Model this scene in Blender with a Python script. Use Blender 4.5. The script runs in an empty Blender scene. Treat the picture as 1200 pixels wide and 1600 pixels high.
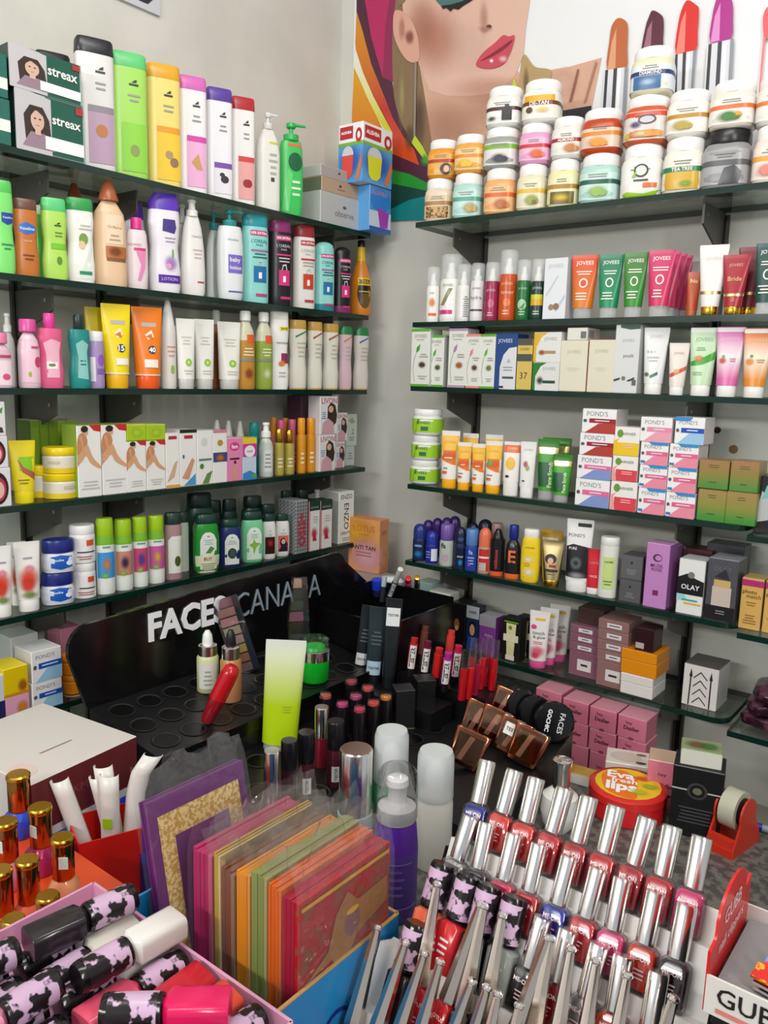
import bpy, bmesh, math, random
from mathutils import Vector, Matrix
from mathutils.geometry import tessellate_polygon
random.seed(7)
scene = bpy.context.scene
COL = scene.collection
# ---------------------------------------------------------------- camera
FPX = 1272.33
CAM = Vector((1.5131, -1.7055, 1.5))
# rows: world x, y, z axes expressed in camera axes (right, down, forward)
RX = Vector((0.7847601, 0.12179783, -0.60771446))
RY = Vector((0.61925491, -0.11298043, 0.77701916))
RZ = Vector((0.0259794, -0.9861038, -0.16408644))
cd = bpy.data.cameras.new('camera')
cd.sensor_fit = 'VERTICAL'; cd.sensor_height = 36.0; cd.lens = 36.0 * FPX / 1600.0
cd.clip_start = 0.02
co = bpy.data.objects.new('camera', cd); COL.objects.link(co)
co.matrix_world = Matrix(((RX[0], -RX[1], -RX[2], CAM[0]), (RY[0], -RY[1], -RY[2], CAM[1]), (RZ[0], -RZ[1], -RZ[2], CAM[2]), (0, 0, 0, 1)))
scene.camera = co
# ---------------------------------------------------------------- light
scene.view_settings.view_transform = 'Standard'
scene.view_settings.look = 'None'
scene.view_settings.gamma = 1.0
scene.view_settings.use_curve_mapping = False
scene.view_settings.exposure = -0.3
world = bpy.data.worlds.new('world'); scene.world = world
world.use_nodes = True
bg = world.node_tree.nodes['Background']
bg.inputs[0].default_value = (0.93, 0.97, 1.0, 1); bg.inputs[1].default_value = 0.55
def tube_light(name, loc, rot, lx, ly, watts, color=(1, .985, .95)):
    l = bpy.data.lights.new(name, 'AREA'); l.shape = 'RECTANGLE'; l.size = lx; l.size_y = ly
    l.energy = watts; l.color = color
    o = bpy.data.objects.new(name, l); COL.objects.link(o); o.location = loc; o.rotation_euler = rot
    return o
def aim(loc, tgt):
    return (Vector(tgt) - Vector(loc)).to_track_quat('-Z', 'Y').to_euler()
tube_light('ceiling_tube_light', (1.15, -1.35, 2.72), aim((1.15, -1.35, 2.72), (0.5, -0.6, 1.4)), 1.2, .16, 15)
tube_light('rear_tube_light', (0.75, -3.2, 2.1), aim((0.75, -3.2, 2.1), (0.45, -0.3, 1.35)), 1.2, .16, 30)
tube_light('shop_tube_light', (2.5, -1.9, 2.45), aim((2.5, -1.9, 2.45), (0.5, -0.5, 1.3)), .16, 1.2, 27)
# ---------------------------------------------------------------- pixel -> world on a known plane
def ray(u, v):
    d = Vector(((u - 600) / FPX, (v - 800) / FPX, 1.0))
    return Vector((RX.dot(d), RY.dot(d), RZ.dot(d)))
def pl(u, v, ax, val):
    r = ray(u, v); return CAM + r * ((val - CAM[ax]) / r[ax])
def proj(P):
    q = Vector(P) - CAM
    c = RX * q[0] + RY * q[1] + RZ * q[2]
    return 600 + FPX * c[0] / c[2], 800 + FPX * c[1] / c[2], c[2]
# ---------------------------------------------------------------- materials
def lin(h):
    h = h.lstrip('#')
    if len(h) == 3: h = ''.join(c * 2 for c in h)
    o = []
    for i in (0, 2, 4):
        c = int(h[i:i + 2], 16) / 255
        o.append(c / 12.92 if c <= .04045 else ((c + .055) / 1.055) ** 2.4)
    return (*o, 1)
MC = {}
def setin(b, n, v):
    if n in b.inputs: b.inputs[n].default_value = v
def M(col, rough=.32, metal=0., coat=0.):
    """col: 'hex' plastic / 'hex>hex' gradient up the height / 'name' of a special"""
    if not isinstance(col, str): return col
    k = (col, rough, metal, coat)
    if k in MC: return MC[k]
    m = bpy.data.materials.new('paint_' + col.replace('>', '_to_')); m.use_nodes = True
    nt = m.node_tree; b = nt.nodes['Principled BSDF']
    MC[k] = m
    if col in SPECIAL:
        SPECIAL[col](m, nt, b); m.name = col; return m
    b.inputs['Roughness'].default_value = rough; b.inputs['Metallic'].default_value = metal
    setin(b, 'Coat Weight', coat)
    if '>' in col:
        cs = col.split('>')
        tc = nt.nodes.new('ShaderNodeTexCoord'); sp = nt.nodes.new('ShaderNodeSeparateXYZ'); r = nt.nodes.new('ShaderNodeValToRGB')
        nt.links.new(tc.outputs['Generated'], sp.inputs[0]); nt.links.new(sp.outputs[2], r.inputs[0]); nt.links.new(r.outputs[0], b.inputs['Base Color'])
        e = r.color_ramp.elements
        e[0].position = .12; e[1].position = .9
        e[0].color = lin(cs[0]); e[1].color = lin(cs[-1])
        for i, c in enumerate(cs[1:-1]):
            q = e.new(.12 + .78 * (i + 1) / (len(cs) - 1)); q.color = lin(c)
    else:
        b.inputs['Base Color'].default_value = lin(col)
    return m
def sp_metal(hexc, rough):
    def f(m, nt, b):
        b.inputs['Base Color'].default_value = lin(hexc); b.inputs['Metallic'].default_value = 1; b.inputs['Roughness'].default_value = rough
    return f
def sp_clear(tint, glossy=.16, rough=.06):
    def f(m, nt, b):
        out = nt.nodes['Material Output']; nt.nodes.remove(b)
        t = nt.nodes.new('ShaderNodeBsdfTransparent'); t.inputs[0].default_value = (*tint, 1)
        g = nt.nodes.new('ShaderNodeBsdfGlossy'); g.inputs['Roughness'].default_value = rough
        lw = nt.nodes.new('ShaderNodeLayerWeight'); lw.inputs[0].default_value = .35
        mr = nt.nodes.new('ShaderNodeMapRange'); mr.inputs[3].default_value = glossy * .45; mr.inputs[4].default_value = min(1, glossy * 3.6)
        mx = nt.nodes.new('ShaderNodeMixShader')
        nt.links.new(lw.outputs['Fresnel'], mr.inputs[0]); nt.links.new(mr.outputs[0], mx.inputs[0])
        nt.links.new(t.outputs[0], mx.inputs[1]); nt.links.new(g.outputs[0], mx.inputs[2]); nt.links.new(mx.outputs[0], out.inputs[0])
    return f
def sp_milky(tint, dens):
    def f(m, nt, b):
        out = nt.nodes['Material Output']
        b.inputs['Base Color'].default_value = (*tint, 1); b.inputs['Roughness'].default_value = .25
        t = nt.nodes.new('ShaderNodeBsdfTransparent'); mx = nt.nodes.new('ShaderNodeMixShader'); mx.inputs[0].default_value = dens
        nt.links.new(t.outputs[0], mx.inputs[1]); nt.links.new(b.outputs[0], mx.inputs[2]); nt.links.new(mx.outputs[0], out.inputs[0])
    return f
def sp_plaster(c1, c2, scale=6.):
    def f(m, nt, b):
        tc = nt.nodes.new('ShaderNodeTexCoord'); n = nt.nodes.new('ShaderNodeTexNoise'); r = nt.nodes.new('ShaderNodeValToRGB'); bp = nt.nodes.new('ShaderNodeBump')
        n2 = nt.nodes.new('ShaderNodeTexNoise'); n2.inputs['Scale'].default_value = 90
        n.inputs['Scale'].default_value = scale; n.inputs['Detail'].default_value = 4
        r.color_ramp.elements[0].position = .35; r.color_ramp.elements[1].position = .65
        r.color_ramp.elements[0].color = lin(c1); r.color_ramp.elements[1].color = lin(c2)
        nt.links.new(tc.outputs['Object'], n.inputs[0]); nt.links.new(tc.outputs['Object'], n2.inputs[0]); nt.links.new(n.outputs[0], r.inputs[0]); nt.links.new(r.outputs[0], b.inputs['Base Color'])
        bp.inputs['Strength'].default_value = .06; bp.inputs['Distance'].default_value = .004
        nt.links.new(n2.outputs[0], bp.inputs['Height']); nt.links.new(bp.outputs[0], b.inputs['Normal'])
        b.inputs['Roughness'].default_value = .55
    return f
def sp_specks(c1, c2, scale, rough=.35, metal=0., lo=.45, hi=.55):
    def f(m, nt, b):
        tc = nt.nodes.new('ShaderNodeTexCoord'); n = nt.nodes.new('ShaderNodeTexNoise'); r = nt.nodes.new('ShaderNodeValToRGB')
        n.inputs['Scale'].default_value = scale; n.inputs['Detail'].default_value = 3
        r.color_ramp.elements[0].position = lo; r.color_ramp.elements[1].position = hi
        r.color_ramp.elements[0].color = lin(c1); r.color_ramp.elements[1].color = lin(c2)
        nt.links.new(tc.outputs['Object'], n.inputs[0]); nt.links.new(n.outputs[0], r.inputs[0]); nt.links.new(r.outputs[0], b.inputs['Base Color'])
        b.inputs['Roughness'].default_value = rough; b.inputs['Metallic'].default_value = metal
    return f
def sp_checker(c1, c2, scale):
    def f(m, nt, b):
        tc = nt.nodes.new('ShaderNodeTexCoord'); mp = nt.nodes.new('ShaderNodeMapping'); n = nt.nodes.new('ShaderNodeTexChecker')
        mp.inputs['Rotation'].default_value = (0, .785, 0)
        n.inputs['Scale'].default_value = scale; n.inputs[1].default_value = lin(c1); n.inputs[2].default_value = lin(c2)
        nt.links.new(tc.outputs['Object'], mp.inputs[0]); nt.links.new(mp.outputs[0], n.inputs[0]); nt.links.new(n.outputs[0], b.inputs['Base Color'])
        b.inputs['Roughness'].default_value = .25; b.inputs['Metallic'].default_value = .6
    return f
def sp_soft(m, nt, b):
    at = nt.nodes.new('ShaderNodeAttribute'); at.attribute_name = 'soft'
    out = nt.nodes['Material Output']; t = nt.nodes.new('ShaderNodeBsdfTransparent'); mx = nt.nodes.new('ShaderNodeMixShader')
    nt.links.new(at.outputs['Color'], b.inputs['Base Color']); nt.links.new(at.outputs['Alpha'], mx.inputs[0])
    nt.links.new(t.outputs[0], mx.inputs[1]); nt.links.new(b.outputs[0], mx.inputs[2]); nt.links.new(mx.outputs[0], out.inputs[0])
    b.inputs['Roughness'].default_value = .4
def sp_wrinkle(m, nt, b):
    sp_clear((.99, .99, .99), .10, .12)(m, nt, b)
    g = [n for n in nt.nodes if n.type == 'BSDF_GLOSSY'][0]; mx0 = [n for n in nt.nodes if n.type == 'MIX_SHADER'][0]
    df = nt.nodes.new('ShaderNodeBsdfDiffuse'); df.inputs[0].default_value = (.9, .9, .9, 1); mx2 = nt.nodes.new('ShaderNodeMixShader'); mx2.inputs[0].default_value = .038
    nt.links.new(mx0.outputs[0], mx2.inputs[1]); nt.links.new(df.outputs[0], mx2.inputs[2]); nt.links.new(mx2.outputs[0], nt.nodes['Material Output'].inputs[0])
    tc = nt.nodes.new('ShaderNodeTexCoord'); n = nt.nodes.new('ShaderNodeTexNoise'); n.inputs['Scale'].default_value = 45; n.inputs['Detail'].default_value = 2
    bp = nt.nodes.new('ShaderNodeBump'); bp.inputs['Strength'].default_value = .9; bp.inputs['Distance'].default_value = .01
    nt.links.new(tc.outputs['Object'], n.inputs[0]); nt.links.new(n.outputs[0], bp.inputs['Height']); nt.links.new(bp.outputs[0], g.inputs['Normal'])
SPECIAL = {
    'silver': sp_metal('f4f2f0', .18), 'gold': sp_metal('d9a93c', .22), 'palegold': sp_metal('e6cf98', .25), 'bronze': sp_metal('9a6148', .12),
    'steel': sp_metal('b9b6b4', .3), 'foil': sp_metal('d0c2b0', .35), 'rosegold': sp_metal('e0b8ae', .16),
    'clear': sp_clear((.95, .96, .96)), 'clearcap': sp_milky((.86, .88, .9), .3), 'shelfglass': sp_clear((.86, .93, .89), .15, .03),
    'polyshell': sp_clear((.93, .93, .95), .14), 'film': sp_wrinkle,
    'milky': sp_milky((.80, .84, .85), .62), 'milky2': sp_milky((.86, .87, .85), .8),
    'wall': sp_plaster('cccac2', 'd6d4cc'), 'wall_r': sp_plaster('c6c6bf', 'd1d0c8', 4.), 'floor': sp_plaster('8c8780', 'a09a92', 3.), 'ceil': sp_plaster('dedcd6', 'e6e4de'),
    'counter': sp_specks('4c4a48', '6e6b67', 60, .3), 'goldpaper': sp_specks('c99c48', 'ecd394', 260, .3, 0.), 'redpaper': sp_specks('b0141f', '8f4a2a', 70, .35, 0, .5, .62),
    'lilacprint': sp_specks('1a1418', 'c9a9c6', 60, .3, 0, .47, .50), 'diamond': sp_checker('d2d4d6', '9c9fa3', 160),
    'soft': sp_soft, 'shells': sp_specks('5a3a1c', 'c49a5c', 200, .4), 'flowers': sp_specks('e0a51e', 'c9251f', 120, .35, 0, .48, .52), 'dotsred': sp_specks('d4303a', '6d8fd0', 160, .35, 0, .5, .56),
    'glitter': sp_specks('8f8a86', 'd9d3cd', 900, .3, .4), 'purplewrap': sp_specks('2b1420', '5a3444', 40, .12),
    'mirror': sp_metal('8a6a58', .05), 'powder': sp_specks('b3674e', 'c98a6c', 30, .7),
}
# ---------------------------------------------------------------- mesh building
class MB:
    def __init__(s): s.v = []; s.f = []; s.mi = []; s.m = []; s.sm = []; s.soft = None
    def mat(s, m):
        m = M(m)
        if m not in s.m: s.m.append(m)
        return s.m.index(m)
    def add(s, vs, fs, m, smooth=True):
        o = len(s.v); k = s.mat(m)
        s.v += [tuple(p) for p in vs]
        for f in fs: s.f.append([i + o for i in f]); s.mi.append(k); s.sm.append(smooth)
    def box(s, c, d, m, T=None):
        x, y, z = (q / 2 for q in d)
        vs = [Vector((c[0] + i * x, c[1] + j * y, c[2] + k * z)) for i in (-1, 1) for j in (-1, 1) for k in (-1, 1)]
        if T: vs = [T @ p for p in vs]
        s.add(vs, [(0, 1, 3, 2), (4, 6, 7, 5), (0, 4, 5, 1), (2, 3, 7, 6), (0, 2, 6, 4), (1, 5, 7, 3)], m, False)
    def prism(s, pts, t0, t1, m, fn):
        """closed outline pts (2D) extruded from t0 to t1; fn(p, q, t) -> 3D"""
        n = len(pts)
        vs = [fn(p[0], p[1], t0) for p in pts] + [fn(p[0], p[1], t1) for p in pts]
        tri = tessellate_polygon([[Vector((p[0], p[1], 0)) for p in pts]])
        fs = [tuple(t) for t in tri] + [tuple(i + n for i in reversed(t)) for t in tri] + [(i, (i + 1) % n, n + (i + 1) % n, n + i) for i in range(n)]
        s.add(vs, fs, m, False)
    def cyl(s, p0, p1, r0, r1, m, n=14, cap=True):
        p0 = Vector(p0); p1 = Vector(p1); ax = (p1 - p0).normalized()
        a = ax.orthogonal().normalized(); b = ax.cross(a)
        vs = []
        for p, r in ((p0, r0), (p1, r1)):
            for i in range(n):
                t = 2 * math.pi * i / n; vs.append(p + a * (r * math.cos(t)) + b * (r * math.sin(t)))
        fs = [(i, (i + 1) % n, n + (i + 1) % n, n + i) for i in range(n)]
        if cap: fs += [tuple(reversed(range(n))), tuple(range(n, 2 * n))]
        s.add(vs, fs, m)
    def loft(s, rings, mats, N=22, cap0=True, cap1=True):
        """rings: (z, a, b, n[, cx, cy]); mats: one or one per span"""
        o = len(s.v)
        if not isinstance(mats, (list, tuple)): mats = [mats] * (len(rings) - 1)
        vs = []
        for r in rings:
            z, a, b, n = r[:4]; cx = r[4] if len(r) > 4 else 0; cy = r[5] if len(r) > 5 else 0
            for i in range(N):
                t = 2 * math.pi * (i + .5) / N; c = math.cos(t); q = math.sin(t)
                vs.append((cx + a * math.copysign(abs(c) ** (2 / n), c), cy + b * math.copysign(abs(q) ** (2 / n), q), z))
        s.v += vs
        for k in range(len(rings) - 1):
            mi = s.mat(mats[k])
            for i in range(N):
                s.f.append([o + k * N + i, o + k * N + (i + 1) % N, o + (k + 1) * N + (i + 1) % N, o + (k + 1) * N + i]); s.mi.append(mi); s.sm.append(True)
        if cap0: s.f.append([o + i for i in reversed(range(N))]); s.mi.append(s.mat(mats[0])); s.sm.append(True)
        if cap1: s.f.append([o + (len(rings) - 1) * N + i for i in range(N)]); s.mi.append(s.mat(mats[-1])); s.sm.append(True)
    def lathe(s, prof, m, N=22, c=(0, 0)):
        s.loft([(z, r, r, 2, c[0], c[1]) for r, z in prof], m, N)
    def mesh(s, name):
        me = bpy.data.meshes.new(name); me.from_pydata(s.v, [], s.f)
        for m in s.m: me.materials.append(m)
        me.polygons.foreach_set('material_index', s.mi); me.polygons.foreach_set('use_smooth', s.sm)
        if s.soft:
            ca = me.color_attributes.new('soft', 'FLOAT_COLOR', 'POINT')
            full = s.soft + [(0, 0, 0, 1)] * (len(s.v) - len(s.soft))
            ca.data.foreach_set('color', [c for q in full for c in q])
        me.update()
        try: me.set_sharp_from_angle(angle=.7)
        except Exception: pass
        return me
    def obj(s, name, parent=None, M4=None):
        o = bpy.data.objects.new(name, s.mesh(name)); COL.objects.link(o)
        if parent: o.parent = parent
        if M4: o.matrix_world = M4
        return o
def tag(o, label, cat, group=None, kind=None):
    if kind: o['kind'] = kind
    if label: o['label'] = label
    if cat: o['category'] = cat
    if group: o['group'] = group
    return o
def thing(name, label, cat, loc, rz=0., group=None, rot=None):
    o = bpy.data.objects.new(name, None); COL.objects.link(o); o.empty_display_size = .02
    o.location = loc; o.rotation_euler = rot if rot else (0, 0, rz)
    return tag(o, label, cat, group)
def copy_tree(o, parent=None):
    c = o.copy(); COL.objects.link(c); c.parent = parent
    for ch in o.children: copy_tree(ch, c)
    return c
# ---------------------------------------------------------------- printing on surfaces
TX = {}
def text2d(body, bold=0.):
    k = (body, bold)
    if k in TX: return TX[k]
    cu = bpy.data.curves.new('t', 'FONT'); cu.body = body; cu.size = 1; cu.resolution_u = 2; cu.offset = bold
    ob = bpy.data.objects.new('t', cu); me = ob.to_mesh()
    vs = [(p.co.x, p.co.y) for p in me.vertices]; fs = [tuple(p.vertices) for p in me.polygons]
    ob.to_mesh_clear(); bpy.data.objects.remove(ob); bpy.data.curves.remove(cu)
    x0 = min(p[0] for p in vs); x1 = max(p[0] for p in vs); y0 = min(p[1] for p in vs); y1 = max(p[1] for p in vs)
    r = ([((x - x0) / (x1 - x0) - .5, (y - y0) / (y1 - y0) - .5) for x, y in vs], fs, (x1 - x0) / (y1 - y0))
    TX[k] = r; return r
def prints(mb, P, w, h, surf, flat=True, z0=0., eps=.0005):
    """P entries: r rect, e ellipse, p polygon, t text, l lines of small type, s soft ellipse. u,v run 0..1 over w x h; surf(x,z)->3D with offset"""
    for k, e in enumerate(P):
        ty = e[0]; off = eps + k * (.00012 if flat else .0002)
        def q(u, v): return surf((u - .5) * w, z0 + v * h, off)
        if ty == 'r':
            u0, v0, u1, v1, c = e[1:6]; nx, nz = (1, 1) if flat else (8, max(2, int(6 * (v1 - v0)) + 1))
            vs = [q(u0 + (u1 - u0) * i / nx, v0 + (v1 - v0) * j / nz) for j in range(nz + 1) for i in range(nx + 1)]
            mb.add(vs, [(j * (nx + 1) + i, j * (nx + 1) + i + 1, (j + 1) * (nx + 1) + i + 1, (j + 1) * (nx + 1) + i) for j in range(nz) for i in range(nx)], c)
        elif ty in 'es':
            uc, vc, ru, rv, c = e[1:6]; n = 20 if ty == 'e' else 28
            lv = (1.,) if flat and ty == 'e' else (.5, 1.)
            if ty == 's': lv = (.3, .55, .8, 1.)
            vs = [q(uc, vc)] + [q(uc + ru * f * math.cos(6.2832 * i / n), vc + rv * f * math.sin(6.2832 * i / n)) for f in lv for i in range(n)]
            fs = [(0, 1 + i, 1 + (i + 1) % n) for i in range(n)]
            for L in range(len(lv) - 1):
                a = 1 + L * n; b = a + n
                fs += [(a + i, b + i, b + (i + 1) % n, a + (i + 1) % n) for i in range(n)]
            if ty == 's':
                al = e[6] if len(e) > 6 else 1.
                if mb.soft is None: mb.soft = []
                mb.soft += [(0, 0, 0, 1)] * (len(mb.v) - len(mb.soft))
                L_ = lin(c)
                mb.soft += [(*L_[:3], al)] + [(*L_[:3], al * g) for g in (.84, .5, .16, 0.) for i in range(n)]
                mb.add(vs, fs, 'soft')
            else: mb.add(vs, fs, c)
        elif ty == 'p':
            pts, c = e[1], e[2]
            tri = tessellate_polygon([[Vector((p[0] * w, p[1] * h, 0)) for p in pts]])
            if not flat:   # fine triangles so that the print follows the curved surface
                T = [[tuple(pts[i]) for i in t] for t in tri]; ok = []
                while T:
                    a, b, c_ = T.pop(); e_ = sorted(((abs(p[0] - q_[0]), p, q_, r) for p, q_, r in ((a, b, c_), (b, c_, a), (c_, a, b))))[-1]
                    if e_[0] < .17: ok.append((a, b, c_)); continue
                    m_ = ((e_[1][0] + e_[2][0]) / 2, (e_[1][1] + e_[2][1]) / 2); T += [(e_[1], m_, e_[3]), (m_, e_[2], e_[3])]
                ix = {}
                for t3 in ok:
                    for p in t3: ix.setdefault(p, len(ix))
                mb.add([q(*p) for p in ix], [tuple(ix[p] for p in t3) for t3 in ok], c); continue
            mb.add([q(*p) for p in pts], [tuple(t) for t in tri], c)
        elif ty == 't':
            s, uc, vc, wf, c = e[1:6]; bold = e[6] if len(e) > 6 else 0.; rot = e[7] if len(e) > 7 else 0
            vs, fs, asp = text2d(s, bold)
            if rot: # runs upward
                L = wf * h; H = L / asp
                pv = [q(uc - y * H / w * (1 if rot > 0 else -1), vc + x * wf * (1 if rot > 0 else -1)) for x, y in vs]
            else:
                H = wf * w / asp
                pv = [q(uc + x * wf, vc + y * H / h) for x, y in vs]
            mb.add(pv, fs, c)
        elif ty == 'l':
            u0, v0, u1, v1, n, c = e[1:7]
            for i in range(n):
                vv = v1 - (v1 - v0) * (i + .5) / n; hh = (v1 - v0) / n * .19; f = .55 + .45 * random.random(); um = (u0 + u1) / 2; hw = (u1 - u0) / 2 * f
                nx = 1 if flat else 5
                vs = [q(um - hw + 2 * hw * t / nx, vv + s_ * hh) for s_ in (-1, 1) for t in range(nx + 1)]
                mb.add(vs, [(t, t + 1, nx + 2 + t, nx + 1 + t) for t in range(nx)], c)
def ring_surf(rings):
    rs = sorted(rings, key=lambda r: r[0])
    def f(x, z, off):
        for i in range(len(rs) - 1):
            if rs[i + 1][0] >= z: break
        r0, r1 = rs[i], rs[i + 1]; t = 0 if r1[0] == r0[0] else min(1, max(0, (z - r0[0]) / (r1[0] - r0[0])))
        a, b, n = (r0[j] + (r1[j] - r0[j]) * t for j in (1, 2, 3))
        xx = max(-.96 * a, min(.96 * a, x))
        y = b * (1 - (abs(xx) / a) ** n) ** (1 / n)
        return (xx, -y - off, z)
    return f
# ---------------------------------------------------------------- product kinds (front = -Y, base centre at origin)
PROF = {
    'straight': [(0, .94), (.025, 1), (.9, 1), (1, .93)],
    'flat': [(0, .96), (.02, 1), (1, 1)],
    'shoulder': [(0, .93), (.03, 1), (.7, 1), (.86, .86), (.95, .58), (1, .42)],
    'drop': [(0, .86), (.05, .97), (.3, 1), (.6, .93), (.85, .74), (1, .5)],
    'waist': [(0, .88), (.06, .97), (.25, 1), (.55, .85), (.85, .98), (1, .94)],
    'soft': [(0, .8), (.04, .93), (.3, 1), (.7, 1), (.92, .92), (1, .8)],
    'jar': [(0, .84), (.06, .95), (.2, 1), (.8, 1), (.93, .95), (1, .86)],
    'flask': [(0, .93), (.03, 1), (.5, 1), (.66, .72), (.8, .42), (1, .36)],
}
def prof_rings(pr, zb, hb, a, k, n, bands=(), base='fff', cuts=7):
    """sample a profile; bands = [(frac_from, colour), ...]"""
    zs = sorted(set([round(i / cuts, 4) for i in range(cuts + 1)] + [p[0] for p in pr] + [b[0] for b in bands]))
    def at(f):
        for i in range(len(pr) - 1):
            if pr[i + 1][0] >= f:
                t = (f - pr[i][0]) / max(1e-6, pr[i + 1][0] - pr[i][0]); t = t * t * (3 - 2 * t) if len(pr) > 4 else t
                return pr[i][1] + (pr[i + 1][1] - pr[i][1]) * t
        return pr[-1][1]
    R = [(zb + hb * z, a * at(z), a * at(z) * k, n) for z in zs]
    ms = []
    for i in range(len(zs) - 1):
        c = base
        for b in bands:
            if zs[i] >= b[0] - 1e-5: c = b[1]
        ms.append(c)
    return R, ms
def k_bottle(t, w, d, h, body='fff', cap='fff', prof='straight', n=2.6, cf=.16, ctype='flip', bands=(), P=(), cw=.5, capn=None, PL=None, base=None, capP=()):
    a = w / 2; k = d / w
    hb = h * (1 - cf)
    R, ms = prof_rings(PROF[prof], 0, hb, a, k, n, bands, body)
    mb = MB(); mb.loft(R, ms); bo = mb.obj('body', t)
    top = R[-1]
    mb = MB(); hc = h * cf
    if ctype == 'flip':
        x = top[1] * 1.01; y = top[2] * 1.01; cn = capn or n
        mb.loft([(hb, x * .97, y * .97, cn), (hb + hc * .06, x, y, cn), (hb + hc * .85, x * .97, y * .97, cn), (h, x * .9, y * .86, cn)], cap); mb.obj('cap', t)
    elif ctype == 'slant':
        x = top[1] * 1.01; y = top[2] * 1.01; cn = capn or n
        mb.loft([(hb, x, y, cn), (hb + hc * .5, x * .98, y * .95, cn), (h, x * .75, y * .6, cn, x * .12)], cap); mb.obj('cap', t)
    elif ctype == 'round':
        r = w * cw / 2
        mb.lathe([(r * .85, hb), (r, hb + hc * .08), (r, h - hc * .1), (r * .88, h)], cap); mb.obj('cap', t)
    elif ctype == 'cone':
        r = w * cw / 2
        mb.lathe([(r, hb), (r * 1.02, hb + hc * .1), (r * .8, hb + hc * .45), (r * .42, h - hc * .06), (r * .3, h)], cap); mb.obj('cap', t)
    elif ctype == 'nozzle':
        r = w * cw / 2
        mb.lathe([(r, hb), (r, hb + hc * .35), (r * .62, hb + hc * .45), (r * .55, hb + hc * .8), (r * .75, hb + hc * .84), (r * .7, h)], cap); mb.obj('cap', t)
    elif ctype == 'dome':
        x = top[1] * 1.02; y = top[2] * 1.02
        mb.loft([(hb, x, y, 2), (hb + hc * .55, x, y, 2), (hb + hc * .8, x * .86, y * .86, 2), (hb + hc * .94, x * .55, y * .55, 2), (h, x * .15, y * .15, 2)], cap); mb.obj('cap', t)
    elif ctype == 'pump':
        r = w * cw / 2
        mb.lathe([(r * .9, hb), (r, hb + hc * .05), (r, hb + hc * .34), (r * .5, hb + hc * .4), (r * .28, hb + hc * .42), (r * .28, hb + hc * .72)], cap); co_ = mb.obj('pump_collar', t)
        mb = MB(); mb.lathe([(r * .5, hb + hc * .7), (r * .62, hb + hc * .76), (r * .6, h - hc * .04), (r * .4, h)], cap)
        mb.cyl((r * .3, -r * .3, h - hc * .12), (r * 1.7, -r * .9, h - hc * .2), r * .22, r * .16, cap, 8); mb.obj('pump_head', t)
    elif ctype == 'spray':   # pump inside a tall clear overcap
        r = a * .98
        mb.lathe([(r * .55, hb), (r * .55, hb + hc * .3), (r * .34, hb + hc * .34), (r * .34, hb + hc * .66), (r * .2, hb + hc * .7)], 'f2f2f0'); mb.obj('spray_pump', t)
        mb = MB(); mb.lathe([(r * .99, hb), (r, hb + .001), (r, h - .004), (r * .9, h)], 'clearcap'); mb.obj('clear_overcap', t)
    if P:
        mb = MB(); prints(mb, P, w, h, ring_surf(R), False); mb.obj('printed_label', bo)
def k_tube(t, w, d, h, body='fff', cap='fff', cf=.16, capw=.72, P=(), bands=(), crimp=None, topw=1., ring=None, hole=False, tip=None):
    a = w / 2; hc = h * cf; hb = h - hc; zs = [0, .12, .3, .5, .7, .85, .93, .955, 1]
    zs = sorted(set(zs + [b[0] for b in bands])); R = []; ms = []
    ab = a * min(1, capw * 1.1)
    for z in zs:
        f = min(1, z / .95)
        R.append((hc + hb * z, ab + (a * topw - ab) * f, max(.0012, d / 2 * (1 - f) ** .8), 2 + 1.6 * f))
    for i in range(len(zs) - 1):
        c = body
        for b in bands:
            if zs[i] >= b[0] - 1e-5: c = b[1]
        if crimp and zs[i] >= .93: c = crimp
        ms.append(c)
    mb = MB(); mb.loft(R, ms); bo = mb.obj('body', t)
    mb = MB(); r = a * capw; rb = min(d / 2, r)
    mb.loft([(0, r * .97, rb * .97, 2.2), (hc * .05, r, rb, 2.2), (hc * .9, r * 1.02, rb, 2.2), (hc, r * .98, rb * .96, 2.2)], cap); mb.obj('cap', t)
    if ring:
        mb = MB(); mb.loft([(hc + hb * ring[0], ab + (a - ab) * ring[0] + .0006, d / 2 * (1 - ring[0]) ** .8 + .0006, 2.1), (hc + hb * ring[1], ab + (a - ab) * ring[1] + .0006, d / 2 * (1 - ring[1]) ** .8 + .0006, 2.2)], ring[2], cap0=False, cap1=False); mb.obj('metal_band', t)
    if P:
        mb = MB(); prints(mb, P, w, h, ring_surf(R), False); mb.obj('printed_label', bo)
def box_mesh(w, d, h, front, side, top, back=None, bev=.0012):
    bm = bmesh.new(); bmesh.ops.create_cube(bm, size=1)
    for v in bm.verts: v.co = Vector((v.co.x * w, v.co.y * d, (v.co.z + .5) * h))
    b = min(bev, .12 * min(w, d, h))
    bmesh.ops.bevel(bm, geom=bm.edges[:], offset=b, segments=1, affect='EDGES')
    me = bpy.data.meshes.new('carton'); ml = []
    def mi(c):
        m = M(c)
        if m not in ml: ml.append(m)
        return ml.index(m)
    for f in bm.faces:
        n = f.normal
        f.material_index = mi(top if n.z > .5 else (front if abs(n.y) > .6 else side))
    bm.to_mesh(me); bm.free()
    for m in ml: me.materials.append(m)
    return me
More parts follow.
